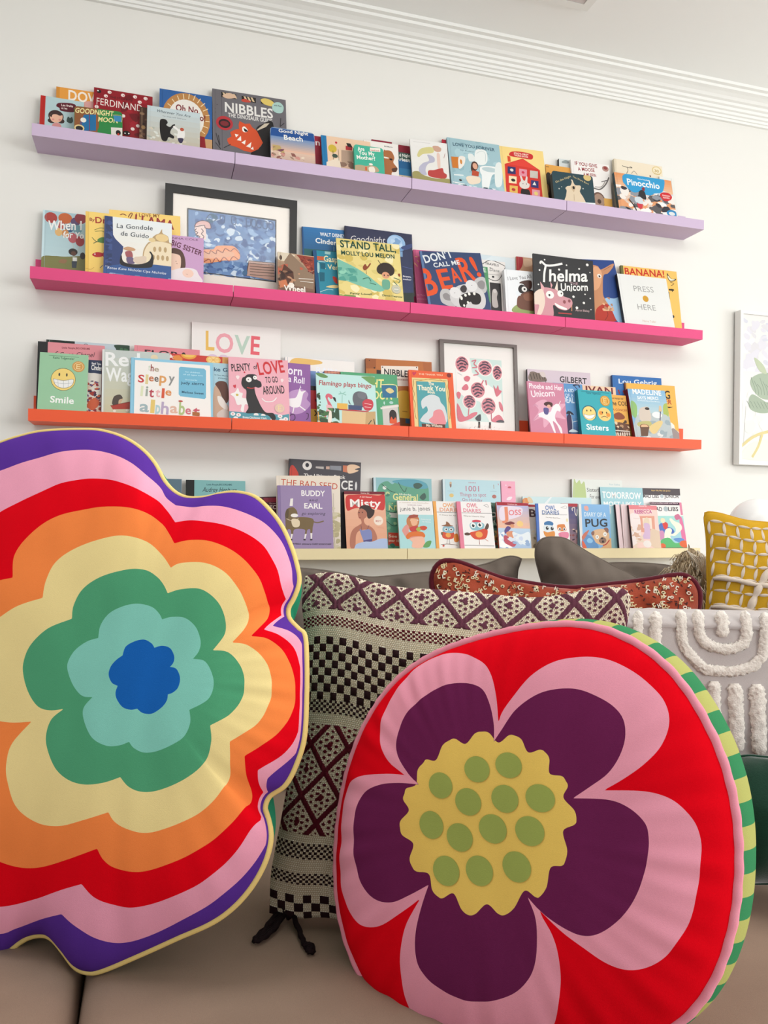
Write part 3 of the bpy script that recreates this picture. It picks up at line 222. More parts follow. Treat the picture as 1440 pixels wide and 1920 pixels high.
(2,'soft','navy paperback with white arch and crowded red picture,left part of orange ledge',[0.1305,-0.064,1.2331],9.0,0.08,728,2018,0.006,'1e2f50',0,0,0,[('T','Read Tales',425,1874,706,1865,66,'e8e8ea',1,0),('T','Cinder',412,1694,748,1679,160,'f0f0ee',1,0),('S','ded8d0',[182,1444,432,1578,687,1562,1030,1499,1052,279,210,238]),('M',['a5382c','c8603a','3a2c4a','e0c8b0','8a2a3a','6a4a70'],70,0.12,14,(0.4,0.32,1,0.95)),('S','d0603c',[320,521,450,714,662,679,645,492,458,343])]),
(2,'hard','pale grey-green hardcover with hedgehog in a red wagon,left half of orange ledge',[0.2069,-0.084,1.2344],10.72,0.51,2091,2377,0.012,'babfb7',0,('d5dad6',60),0,[('G','bcc5c0','c6bf9c',(0,0,1,1)),('T','Red',93,1834,1165,1862,442,'e9ebe9',1,0),('T','Wagon',117,1314,1408,1337,439,'e9ebe9',1,0),('E',1603,2195,115,97,'dccba8'),('S','4a4038',[316,618,378,809,547,874,634,774,600,702,508,533,339,525]),('S','c4a888',[528,698,643,737,613,669,551,535,508,556]),('P','a8382a',[263,498,849,652,978,639,980,413,340,375]),('L','5f1f18',17,[263,489,849,643]),('E',392,321,46,42,'e6ded0'),('E',775,357,47,42,'e6ded0')]),
(2,'hard','salmon pink hardcover with black storybook capitals,behind the alphabet cover,orange ledge',[0.2999,-0.046,1.2328],5.98,-0.44,2092,2618,0.0061,'de8791','3a2226',0,0,[('T','FLORA',328,2313,1739,2316,172,'2c2024',1,0)]),
(2,'hard','scarlet cover patterned with orange slices,in front of the love print,orange ledge',[0.4138,-0.064,1.2332],9.0,-0.08,3287,2418,0.0065,'c8382d',0,0,0,[('M',['b02a26','d85a30','e08a3c'],30,0.06,9,(0,0,1,1)),('E',611,2416,251,157,'e6a03c'),('E',611,2431,201,108,'ecc05c'),('S','f0e0d8',[23,2396,77,2342,149,2347,91,2304,114,2218,51,2276,-12,2257]),('E',1416,2294,242,148,'e9b45a'),('E',1416,2294,195,109,'f0cf88'),('L','e09a3c',13,[1416,2294,1621,2309]),('L','e09a3c',13,[1416,2294,1518,2199]),('L','e09a3c',13,[1416,2294,1315,2185]),('L','e09a3c',13,[1416,2294,1213,2279]),('L','e09a3c',13,[1416,2294,1314,2388]),('L','e09a3c',13,[1416,2294,1518,2404]),('R','d8a05a',(0.52,0,0.68,1))]),
(2,'soft','light blue book with brown-haired woman beside the pink dog cover,orange ledge',[0.507,-0.084,1.2334],11.99,0.22,1016,2194,0.006,'a6c9d4',0,0,0,[('T','ke G',503,1904,948,1897,130,'1f4a6c',1,0),('T','by Stacy Morris',525,1755,956,1732,40,'4a6a7a',1,0),('T','pictures',640,1653,941,1631,40,'4a6a7a',1,0),('S','c9a58c',[489,1207,592,1411,682,1218,817,829,954,688,995,248,482,274]),('S','5e3527',[546,1458,685,1556,893,1528,961,1333,979,937,885,784,772,975,682,1218,591,1361]),('S','e9e0d8',[611,1016,772,975,930,687,906,538,678,724]),('S','d8c9c0',[607,426,814,583,974,493,972,272,628,280])]),
(2,'hard','wide white alphabet hardcover with sky blue border and patchwork letters on orange ledge',[0.293,-0.106,1.234],14.62,-0.05,2587,2188,0.0073,'8cc4dc',0,('7ab6d0',35),0,[('P','ece8e3',[123,2104,2495,2081,2523,194,124,144]),('P','6fb2cd',[1500,1927,1553,1971,2312,1956,2367,1889,2363,926,2318,874,1549,926,1495,992]),('T','judy sierra',1560,1362,2301,1361,89,'1f4a62',1,0),('T','Melissa Sweet',1593,1047,2291,1031,75,'1f4a62',1,0),('T','Illustrated by',1703,1506,2085,1507,39,'b8dce8',1,0),('T','for children',1702,1781,2175,1774,45,'b8dce8',1,0),('T','of all ages too',1635,1686,2266,1680,45,'b8dce8',1,0),('T','t',529,1772,599,1767,218,'c9d0c0',1,0),('T','h',608,1753,704,1750,228,'8a3a30',1,0),('T','e',722,1751,871,1752,129,'a89880',1,0),('T','S',223,1343,414,1336,254,'c03030',1,0),('T','l',449,1299,536,1295,314,'d8c890',1,0),('T','e',556,1404,709,1395,177,'c06a3a',1,0),('T','e',730,1396,862,1395,177,'5a5048',1,0),('T','p',884,1377,1104,1367,257,'d89a5a',1,0),('T','y',1170,1396,1360,1384,238,'8a8a88',1,0),('T','l',304,875,378,870,331,'d6dcb8',1,0),('T','i',455,880,533,875,262,'9aa59a',1,0),('T','t',564,857,716,847,312,'b03a4a',1,0),('T','t',759,879,911,864,292,'e3b0b0',1,0),('T','l',955,842,1043,837,323,'d0502c',1,0),('T','e',1072,947,1262,929,186,'d88a4a',1,0),('T','a',283,344,571,325,279,'9ab0b4',1,0),('T','l',614,313,744,306,435,'dcc06a',1,0),('T','p',766,297,917,286,319,'a9c8cc',1,0),('T','h',939,297,1179,281,398,'b0a0bc',1,0),('T','a',1222,346,1463,335,252,'d8b09c',1,0),('T','b',1499,298,1684,288,439,'a9bc7c',1,0),('T','e',1706,323,1883,318,215,'c86a7a',1,0),('T','t',1941,287,2164,279,314,'c05060',1,0),('P','a5622c',[1928,408,2164,396,2151,263,1928,271]),('E',1558,755,71,29,'b03a30')]),
(2,'soft','pink picture book with sitting black dog and white cat on orange ledge',[0.6042,-0.106,1.234],14.53,0.21,2015,2450,0.007,'e6a9b5',0,0,0,[('T','PLENTY',108,1925,746,1998,256,'2f2326',1,0),('T','of',838,2056,961,2064,155,'2f2326',1,0),('T','LOVE',1022,1852,1903,2013,436,'c8262e',1,0),('T','TO GO',1233,1577,1655,1624,206,'2f2326',1,0),('T','AROUND',1137,1153,1873,1235,277,'2f2326',1,0),('P','4d92a0',[-20,494,513,470,1307,484,1732,429,1996,492,1981,62,-27,24]),('E',120,401,78,65,'e6e2e0'),('E',304,376,78,64,'e6e2e0'),('E',210,257,78,64,'e6e2e0'),('E',1683,391,81,66,'e6e2e0'),('E',1870,299,82,66,'e6e2e0'),('E',1726,252,81,66,'e6e2e0'),('E',1443,264,80,66,'e6e2e0'),('E',883,403,80,65,'e6e2e0'),('E',1117,384,80,66,'e6e2e0'),('E',120,401,19,20,'c83040'),('E',304,376,18,19,'c83040'),('E',1683,391,19,20,'c83040'),('E',1870,299,19,20,'c83040'),('P','4d92a0',[396,380,1281,382,1323,209,360,200]),('T','Emma Chichester Clark',440,268,1231,260,70,'dfe8e8',1,0),('S','ebe6e4',[53,1096,203,1180,298,1337,351,1189,457,1145,440,992,663,954,658,753,519,746,467,493,376,538,403,739,264,732,176,978]),('E',270,1084,47,40,'c9b050'),('L','ebe6e4',33,[1086,1003,1224,894,1462,922,1585,1056]),('S','1f1c1f',[539,1759,635,1842,871,1857,940,1785,928,1681,1063,1598,1087,1435,977,1378,860,1396,878,1169,966,920,1077,674,1214,505,1449,491,1539,319,1440,189,1305,383,978,468,559,448,633,651,569,949,576,1252,484,1348,417,1497,454,1702]),('E',668,1655,95,92,'edeae6'),('E',877,1740,67,72,'edeae6'),('E',650,1654,18,25,'1f1c1f'),('E',868,1739,14,21,'1f1c1f'),('L','c83030',28,[601,1366,741,1343,850,1370]),('S','c83040',[137,1404,188,1432,230,1445,233,1359,196,1321]),('S','f0dcdc',[231,1739,297,1784,361,1748,303,1632]),('S','f0dcdc',[1740,1722,1799,1762,1845,1713,1784,1621]),('E',528,1912,28,31,'c83040'),('K',1678,674,172,'d8b4ac')]),
(2,'soft','purple paperback with white unicorn on a bicycle,orange ledge',[0.7505,-0.084,1.2336],11.85,-1.18,1298,2387,0.007,'8c5b9c',0,0,0,[('S','b890c0',[532,1267,972,1456,1216,1322,1166,1114,1287,919,967,591,579,613]),('T','orn',505,1981,999,1963,227,'ece6f0',1,0),('T','a Roll',524,1700,1081,1660,216,'ece6f0',1,0),('S','ece8ea',[522,1063,775,1134,873,1346,923,1503,971,1379,1143,1419,1044,1309,994,1100,920,840,725,775,532,862]),('L','ece8ea',43,[920,840,1114,703]),('P','e3d8e6',[923,1503,943,1608,972,1497]),('L','4a2a50',29,[555,385,603,504,724,523,748,373,627,290,555,385]),('L','4a2a50',29,[1138,603,1211,583,1200,430,1136,375]),('L','ece8ea',33,[725,826,676,570])]),
(2,'hard','periwinkle blue cover with white top band and yellow brush mark,centre of orange ledge',[0.797,-0.046,1.2331],5.98,-0.46,2483,2580,0.009,'6d8dc0',0,0,0,[('R','ece8e4',(0,0,1,0.17)),('S','e3b96a',[197,2461,370,2560,667,2564,1218,2526,1268,2418,568,2304,173,2294]),('T','RAIN',1092,2111,1824,2079,183,'e9ecf2',1,0)]),
(2,'soft','red and yellow cover sliver left of the flamingo cover,orange ledge',[0.8483,-0.064,1.233],9.0,-0.01,794,1599,0.005,'bf2c30',0,0,0,[('R','2a1c1e',(0,0,1,0.1)),('R','d9a53c',(0,0.52,1,1.1)),('L','241c1a',39,[503,720,566,622,499,519]),('L','241c1a',39,[536,1126,574,1027])]),
(2,'hard','terracotta plaid strip of a book behind the flamingo cover,orange ledge',[0.9373,-0.064,1.2333],9.0,0.18,1327,2174,0.0068,'b5624f',0,0,0,[('L','7a3a34',25,[0,2174,19,1909]),('L','7a3a34',25,[111,2176,130,1916]),('L','7a3a34',25,[222,2179,241,1922]),('L','7a3a34',25,[334,2181,352,1929]),('L','7a3a34',25,[445,2183,464,1936]),('L','7a3a34',25,[558,2185,576,1943]),('L','7a3a34',25,[670,2187,689,1950]),('L','7a3a34',25,[782,2189,801,1957]),('L','7a3a34',25,[895,2191,914,1964]),('L','7a3a34',25,[1008,2193,1027,1971]),('L','7a3a34',25,[1122,2195,1141,1978]),('L','7a3a34',25,[1235,2197,1255,1985]),('L','d89a80',20,[-1,2123,1327,2135])]),
(2,'soft','aqua picture book with flamingo and elephant over a wooden stand,orange ledge',[0.9008,-0.106,1.234],14.93,-0.07,2125,2079,0.007,'badeda',0,0,0,[('S','5f8c50',[-1,2064,233,2065,428,1962,326,1902,128,1941]),('S','6a9a58',[1649,2046,2140,2053,2122,1756,1943,1798,1746,1946]),('T','Flamingo plays bingo',96,1633,1974,1628,170,'a8484a',1,0.1),('L','8fc0b4',25,[881,937,909,1306]),('L','8fc0b4',40,[774,1324,901,1358,1050,1304]),('L','8fc0b4',30,[830,1433,901,1348,1031,1430]),('S','cf6070',[306,1217,400,1327,523,1282,568,1180,491,1123,419,1198,391,1118,506,916,546,710,395,650,314,491,236,384,269,592,377,805,362,1012]),('S','241e20',[568,1191,653,1186,676,1030,613,1078]),('S','e2aeb4',[332,906,552,840,544,658,370,649]),('S','5f6068',[1270,1170,1332,1385,1515,1476,1767,1412,1813,1149,1739,934,1481,867,1331,884,1135,1004,1132,1135,1208,956,1309,962]),('S','6f7078',[1459,1393,1616,1467,1791,1387,1703,1196,1502,1237]),('S','c23a48',[1619,1059,1780,1201,1983,1160,2006,949,1883,784,1681,799]),('L','ecc8c8',20,[1694,1037,1947,998]),('L','ecc8c8',20,[1687,904,1915,891]),('P','dfae4c',[709,990,1084,991,1073,765,699,781]),('P','3c4a70',[1107,950,1612,927,1577,767,1098,767]),('P','b23a40',[674,780,1831,755,1828,702,672,738]),('P','d6b888',[871,728,1726,696,1672,197,846,235]),('P','c0a070',[1726,712,2076,752,2050,164,1671,187]),('M',['3f6a3c','587f48','2c4a30'],34,0.08,16,(0,0.62,0.36,1)),('S','e6ded0',[420,651,494,656,478,293,355,287]),('L','2c4030',30,[1748,201,1913,418]),('L','2c4030',30,[1993,474,2028,215]),('M',['3f6a3c','283c28'],8,0.04,3,(0.0,0.35,0.06,0.7)),('L','e0a048',30,[26,630,48,231])]),
(2,'hard','green book with yellow capitals and small fireplace,centre of orange ledge',[0.9944,-0.084,1.234],11.98,0.42,2078,2174,0.0087,'4f9f72',0,0,0,[('T','GHT',845,1645,1548,1673,297,'e8de8c',1,0.15),('T','OON',1106,1213,1837,1239,296,'e8de8c',1,0.15),('P','2c6a90',[1474,1759,2011,1763,2026,1312,1500,1285]),('S','d8c88c',[1621,1582,1784,1670,1934,1546,1771,1458]),('L','e8dca0',31,[1464,1769,2027,1774,2041,1302]),('P','c9c5c0',[1455,968,2037,1059,2073,367,2060,158,1463,187]),('P','ddd9d2',[1385,913,2073,1050,2068,971,1397,850]),('E',1839,661,137,189,'2a201e'),('P','2a201e',[1703,655,1976,667,1968,363,1696,352]),('S','d8572c',[1706,353,1772,590,1845,489,1928,571,1957,363]),('P','c8402c',[1674,247,2076,420,2089,212,1697,196]),('E',1540,1088,27,63,'b8d8d0'),('E',1803,1116,74,53,'a8ccc8')]),
(2,'hard','wood-brown monster book with cream name label,behind orange framed cover,orange ledge',[1.0927,-0.046,1.2337],6.23,0.7,2514,2732,0.014,'b56b33','7a4520',0,0,[('P','9a5526',[0,2747,385,2737,374,2374,-11,2353]),('P','a86030',[2161,2710,2514,2706,2539,2352,2197,2381]),('P','2a201c',[396,2329,561,2315,555,2152,391,2167]),('P','e6dcd0',[566,2487,1983,2534,1956,1803,566,1736]),('T','NIBBLES',673,2149,1701,2110,233,'1f1b1c',1,0),('T','THE BOOK MONSTER',1096,1985,1599,1973,61,'8a3a30',1,0),('E',621,2434,24,24,'3a2a20'),('E',1919,2497,24,24,'3a2a20'),('E',138,2653,24,23,'4a2a18'),('E',318,2394,33,33,'4a2a18'),('S','d9ac3c',[1174,1487,1273,1594,1537,1596,1627,1414,1573,575,1214,563,1182,1023]),('P','7a4a22',[1168,607,1597,576,1583,206,1155,238]),('L','8a5a24',23,[1319,844,1510,828]),('P','2d5a78',[1429,593,1597,576,1590,391,1423,408])]),
(2,'hard','orange hardcover with gold picture frame border around teal,centre of orange ledge',[1.2374,-0.106,1.2351],11.87,-0.32,1694,2363,0.014,'e05a2c',0,('e8592a',87),0,[('P','e0c88a',[104,2075,1473,2110,1527,130,119,107]),('L','8a6a2c',19,[149,2016,164,1850,116,1656,163,1470,124,1278,181,1093,147,808,189,530]),('L','8a6a2c',19,[1502,2040,1472,1796,1521,1558,1471,1315,1525,1079,1475,600]),('L','8a6a2c',14,[173,2018,507,2008,702,2055,1087,2034,1429,2044]),('P','4b9aa0',[254,1942,1367,1982,1406,124,261,114]),('L','c08a30',19,[254,1942,1367,1982,1406,124]),('L','c08a30',19,[254,1942,261,114]),('S','c4304a',[128,2254,178,2301,210,2274,259,2307,281,2265,189,2158]),('T','THE THANK YOU',373,2200,1293,2218,58,'f0cba8',1,0),('E',1541,2261,89,83,'7a2420'),('T','The',718,1840,930,1836,116,'f3e8cc',1,0),('T','Thank You',304,1621,1345,1633,183,'f3e8cc',1,0),('T','Book',672,1527,960,1512,105,'f3e8cc',1,0),('S','cdd2d4',[396,424,431,637,633,837,595,1023,447,920,415,1202,617,1404,861,1477,1097,1387,1158,1200,1314,971,1304,425]),('S','dd8a90',[814,658,873,850,1070,933,1211,870,1290,590,1277,377,845,378,662,509]),('P','5a3020',[378,362,1277,377,1274,165,403,121]),('T','Mo Willems',552,259,1164,263,103,'e9dcc8',1,0)]),
(2,'hard','pale mauve hardcover with black capitals and animal hair drawing,right part of orange ledge',[1.7304,-0.046,1.2335],5.99,0.29,2729,2768,0.012,'cfc1cb','2e2c30',0,0,[('T','GILBERT',1376,2336,2561,2319,224,'2a2528',1,0),('S','7a6a60',[94,2620,246,2684,424,2640,633,2625,800,2330,80,2317]),('L','2c2422',24,[122,2567,183,2350]),('L','2c2422',24,[243,2618,305,2401]),('L','2c2422',24,[362,2609,424,2392]),('L','2c2422',24,[482,2599,544,2382]),('L','2c2422',24,[601,2584,663,2367]),('L','2c2422',24,[705,2491,767,2273]),('S','d0c4c0',[515,2657,697,2684,779,2523,627,2486])]),
(2,'soft','rose pink paperback with child riding a white unicorn,right of grey frame,orange ledge',[1.7047,-0.106,1.2341],12.02,-0.42,1543,2252,0.009,'c9849c',0,0,0,[('T','Phoebe and Her',75,1978,1474,1978,193,'efe2e8',1,0),('T','Unicorn',149,1626,1132,1729,247,'efe2e8',1,0),('S','dba4b8',[272,1367,672,1559,1007,1357,1553,1447,1309,1096,1491,828,1018,856,568,445,516,828,125,696,394,1097]),('S','ece6e8',[384,986,627,1083,862,1070,1002,1301,1192,1425,1328,1293,1282,1122,1165,1143,1054,914,1121,696,1278,483,1304,263,1229,287,1110,584,946,714,1024,304,953,300,795,678,545,829,374,875]),('S','4a2c2c',[626,1389,782,1483,986,1440,972,1299,823,1290,707,1311]),('E',836,1302,78,67,'dca890'),('S','5a5288',[611,1221,815,1206,765,981,619,1000]),('L','c890a8',35,[174,1250,270,1339,380,1263]),('L','c890a8',35,[125,696,379,930]),('L','f0ecec',23,[1247,1372,1353,1547])]),
(2,'soft','sky blue book with dark microphone stand,right part of orange ledge',[1.8293,-0.084,1.2334],12.0,0.21,1270,2306,0.006,'5e93c4',0,0,0,[('G','5e93c4','2c3f66',(0,0.55,1,1)),('T','A KID',459,1963,875,1969,126,'d8e6f0',1,0),('T','OF A',474,1764,840,1772,127,'c8dcf0',1,0),('T','IDEAL',290,1527,855,1528,228,'d8e6f0',1,0),('L','2a3450',61,[857,2243,1095,2286,1144,2174]),('S','2a2838',[440,1082,544,1200,690,1151,769,1041,650,1064]),('L','c8d4dc',24,[623,1091,676,755,650,417]),('L','c8d4dc',24,[676,755,957,824]),('S','3a2c50',[458,970,644,1007,601,359,419,352]),('S','c4d4dc',[480,355,644,473,875,371]),('L','2a3450',30,[906,2246,1096,2027])]),
(2,'hard','beige cover with dark red capitals behind the teal twin-faces book,orange ledge',[1.9618,-0.064,1.2331],9.0,0.1,1478,2282,0.0058,'e4c4a6',0,0,0,[('T','IVAN',132,2006,1344,1995,252,'6d1f28',1,0)]),
(2,'soft','teal paperback with two round yellow faces,right part of orange ledge',[1.9182,-0.106,1.2363],11.88,-0.09,1482,2021,0.02,'37a5b0','237f8c',0,0,[('L','206a78',18,[146,1962,820,1947,1381,1952]),('T','Raina Telgemeier',381,1874,1009,1866,75,'206a78',1,0),('E',416,1099,321,307,'246070'),('E',408,1081,284,285,'ecd080'),('E',1071,1077,288,275,'ecc878'),('E',923,1126,87,80,'e0903c'),('E',1236,1057,88,80,'e0903c'),('E',317,1189,24,40,'30281e'),('E',489,1199,24,40,'30281e'),('S','ecebe6',[167,1046,405,1002,656,1055,548,908,358,853,213,919]),('L','6a5a4a',12,[167,1046,405,1002,656,1055,548,908,358,853,213,919,167,1046]),('E',987,1146,25,40,'30281e'),('E',1172,1145,25,40,'30281e'),('L','6a4a3a',24,[919,939,1063,1003,1198,941]),('T','Sisters',220,432,1185,421,214,'eef2f0',1,0),('K',1155,1623,213,'cf9430')]),
(2,'soft','golden paperback with dark arches of an amphitheatre,right part of orange ledge',[2.0403,-0.084,1.2334],12.0,0.12,1064,1965,0.006,'dfa850',0,0,0,[('T','the COLO',325,1543,1247,1551,164,'3a2a24',1,0),('T','A CONCER',391,1316,1055,1309,87,'b05a30',1,0),('T','on Hangle Hill',433,1798,926,1785,58,'6a4a2a',1,0),('L','6a4a2a',12,[438,1839,1000,1859]),('P','6a4634',[387,787,616,855,1175,765,1114,303,353,272]),('M',['2c2420','b08a68','d8c0a0','4a362c'],34,0.1,18,(0.35,0.52,1,1)),('S','8a4a30',[399,1132,668,1260,901,1099,822,979,504,964]),('P','d8cfc4',[386,530,1140,504,1135,464,381,490]),('E',415,360,31,69,'e0d6c8'),('E',515,364,32,69,'e0d6c8'),('E',617,368,31,69,'e0d6c8'),('E',718,372,32,69,'e0d6c8'),('E',819,377,32,69,'e0d6c8'),('E',921,381,32,69,'e0d6c8'),('E',1023,385,32,69,'e0d6c8')]),
(2,'hard','bright blue hardcover behind the yellow one,right end of orange ledge',[2.102,-0.046,1.2335],6.0,0.15,2271,2773,0.012,'2b69ad','1c3f74',0,0,[('T','Lou Gehrig',275,2448,2051,2466,185,'d8e2ea',1,0),('L','8c2f3a',65,[241,2190,295,2022]),('L','8c2f3a',65,[465,2174,520,2023])]),
(2,'hard','golden yellow picture book with grey rock corner,right end of orange ledge',[2.1522,-0.064,1.233],9.0,0.12,2349,2505,0.0053,'e8b252',0,('6a3a24',65),0,[('T','G',1822,1957,2088,1953,320,'2c2622',1,0),('T','ER',1831,1723,2130,1721,200,'a8301f',1,0),('P','2c2622',[1873,1619,2187,1624,1979,1555]),('S','ece4da',[1945,923,2139,873,2186,701,2432,507,2537,250,1803,222]),('S','9a8f8c',[1966,634,2123,727,2365,505,2339,272,1939,256])]),
(2,'hard','sky blue hardcover with red spine and a street party,right end of orange ledge',[2.1537,-0.106,1.2372],15.49,0.52,1727,2247,0.0187,'86b5d6','7c1f24',0,0,[('G','86b5d6','b9cfd2',(0,0,1,0.5)),('T','MADELINE',207,2042,1532,2026,208,'f0f3f2',1,0),('T','SAYS MERCI',386,1824,1350,1835,121,'f0f3f2',1,0),('T','The Why and How of Good Manners',360,1751,1395,1729,42,'e8eeee',1,0),('S','8fb870',[66,1724,271,1615,280,1318,161,1017,1,1187]),('S','a9b860',[1537,1615,1776,1657,1650,1020,1476,1132]),('S','b5bfc0',[161,1017,582,1213,1367,1247,1716,1022,1658,71,-21,18]),('M',['d8dcd8','9aaab0','c8c0b8'],20,0.1,12,(0.1,0.55,1,1)),('S','cfc2b4',[388,1382,769,1519,865,1344,818,926,365,908]),('E',752,1429,104,60,'3a302c'),('S','b9b478',[257,845,780,895,773,688,225,667]),('E',490,648,219,130,'8a5a44'),('E',493,666,168,89,'dcb48c'),('P','6a5040',[284,640,703,656,566,270,264,260]),('S','dcc488',[741,687,1243,944,1351,829,944,400,728,451]),('E',1158,1178,224,133,'ecebe6'),('L','4a3a60',39,[1393,1548,1256,944]),('P','d8b890',[1333,1575,1419,1579,1424,1339,1266,1332])]),
(3,'hard','slate blue book top showing above the rainbow cushion,yellow ledge',[0.3707,-0.046,0.8054],6.0,-0.09,865,2526,0.01,'5c7482',0,0,0,[('L','7a90a0',12,[853,2495,858,2047])]),
(3,'hard','aqua hardcover with black spine and handwritten name above rainbow cushion,yellow ledge',[0.4716,-0.046,0.8057],6.0,0.03,1965,2504,0.012,'7fb4b4','141516',('1d1f20',273),0,[('T','Little People,BIG DREAMS',676,2330,1516,2340,55,'2c5a60',1,0),('T','Audrey Hepburn',537,2111,1660,2114,154,'20282c',0,0.25)]),
(3,'soft','dark maroon paperback peeking between rainbow cushion and purple dog book,yellow ledge',[0.7005,-0.046,0.8057],9.54,2.43,873,1979,0.008,'4a1d29','1c1416',0,0,[('M',['6a3040','2c1218','8a5060'],20,0.1,5,(0,0.35,1,1)),('R','8c2438',(0.45,0.02,1,0.1)),('T','REC',504,1561,802,1538,130,'e0cfc8',1,0),('T','the new',582,1732,803,1716,42,'c9a0a0',1,0)]),
(3,'hard','large charcoal science book with paintbrush picture,tallest on the yellow ledge',[0.8107,-0.0285,0.8046],0.98,-1.24,2577,3316,0.012,'4c494f',0,('3c3a40',66),0,[('E',635,3108,166,158,'e6e2de'),('E',635,3127,66,74,'33313a'),('S','c9463a',[33,2994,147,3092,344,2777,209,2585,46,2577]),('P','b9b4b0',[939,3095,1225,3101,1227,3016,941,3030]),('P','c8a898',[1306,3114,1435,3121,1438,3017,1309,3020]),('P','8c9098',[1449,3150,1859,3156,1864,2991,1453,3009]),('P','cc7a5a',[1916,3183,2101,3183,2108,2932,1923,2956]),('S','e9c8a8',[2091,3183,2344,3229,2543,3144,2349,3063,2497,3022,2255,2916,2099,2932]),('T','The Ultimate Book',525,2702,2018,2705,121,'e6e2de',1,0),('T','SCIENCE',877,2325,2297,2339,301,'ecebe8',1,0),('E',2415,2472,40,152,'d8d8d8')]),
(3,'hard','cream book with scratchy orange-red capitals behind the purple dog cover,yellow ledge',[0.7734,-0.064,0.8045],0.9,1.25,2227,2700,0.0044,'e9ddcd',0,0,0,[('T','THE BAD SEED',147,2378,2126,2221,212,'c44a30',0,0),('L','b9ac98',18,[1982,2092,2005,237]),('M',['cfc49c','d9cfb4','bdb28c'],26,0.07,9,(0.85,0.4,1,1))]),
(3,'hard','purple hardcover with brown dog wearing a party hat,yellow ledge',[0.7736,-0.106,0.8051],10.14,0.62,1879,2399,0.0038,'9783a9',0,('8873a0',92),0,[('T','BUDDY',815,2045,1644,2033,187,'f0ecea',1,0),('T','and',1077,1861,1356,1853,84,'2c2230',0,0.2),('T','EARL',902,1609,1534,1597,177,'f0ecea',1,0),('T','go exploring',803,1387,1620,1378,93,'2c2230',0,0.25),('S','75603f',[244,1341,272,1525,366,1617,526,1641,638,1525,656,1387,562,1295,883,1304,1204,1225,1171,926,1142,742,1086,742,1077,880,984,858,947,697,887,698,893,872,550,883,490,701,430,701,412,861,322,884,252,793]),('L','75603f',41,[1179,1156,1340,1110,1565,1165]),('E',555,1360,128,64,'ece6e0'),('S','5a4a30',[236,1387,296,1571,364,1548,343,1295,264,1250]),('P','ece6e0',[400,1686,434,1940,526,1950,505,1687]),('S','e0ceae',[445,1203,561,1249,719,1180,713,996,597,951,485,997]),('L','dccab0',18,[278,1250,467,1181,698,1249]),('P','ece6e0',[417,724,486,723,440,564,404,565]),('P','ece6e0',[892,721,957,720,905,560,869,561]),('P','ece6e0',[1086,751,1151,751,1135,558,1089,559]),('E',421,528,45,23,'2c2420'),('E',877,524,46,23,'2c2420'),('E',1106,522,47,23,'2c2420'),('T','MAUREEN FERGUS',285,371,739,361,45,'2c2230',1,0),('T','pictures by CAREY SOOKOCHEFF',798,361,1800,336,45,'2c2230',1,0)]),
(3,'soft','peach paperback with dancer in pale blue tutu under red banner,yellow ledge',[1.0128,-0.084,0.807],11.74,0.65,1496,2241,0.013,'e4ab8c','1d1a20',0,0,[('G','e8b498','dca080',(0,0,1,1)),('P','741a2a',[2,2276,1512,2277,1503,2133,-5,2134]),('T','American Girl',601,2161,919,2155,47,'ecc8c0',1,0),('S','c93634',[68,2049,373,2116,808,2128,1245,2101,1488,2103,1445,1605,1215,1583,783,1668,347,1624,78,1559]),('T','A Girl Named',563,2023,998,2008,51,'f0d4c8',1,0),('T','Misty',200,1687,1330,1682,266,'f3ece6',1,0),('S','35211d',[519,1603,634,1731,873,1732,997,1604,1082,1561,1037,1390,891,1261,806,1304,772,1475,603,1560]),('S','b0705a',[495,1560,607,1624,774,1518,787,1347,671,1219,727,1049,917,963,1060,793,1108,496,831,204,489,229,712,373,848,498,824,837,522,838,362,671,296,211,128,254,147,631,266,882,489,1029,578,1092,563,1219,493,1283,458,1432]),('S','7d86b8',[502,881,608,838,826,879,929,794,937,540,866,435,650,437,562,627]),('P','4d4478',[610,479,936,531,932,447,618,395]),('S','a9bbdc',[275,211,367,356,672,437,931,434,1241,537,1544,492,1524,153,272,169]),('E',634,1483,17,26,'241a18'),('E',512,1475,18,25,'241a18'),('L','8c3a38',17,[503,1296,567,1283]),('L','5a3a4a',13,[573,838,553,1029]),('L','5a3a4a',13,[783,879,856,1027]),('E',1205,1184,179,176,'e6cdb8'),('E',1205,1184,162,158,'efe0d0'),('T','MISTY',1102,1142,1311,1132,60,'c8706a',1,0),('L','c88a70',8,[1156,941,1394,910])]),
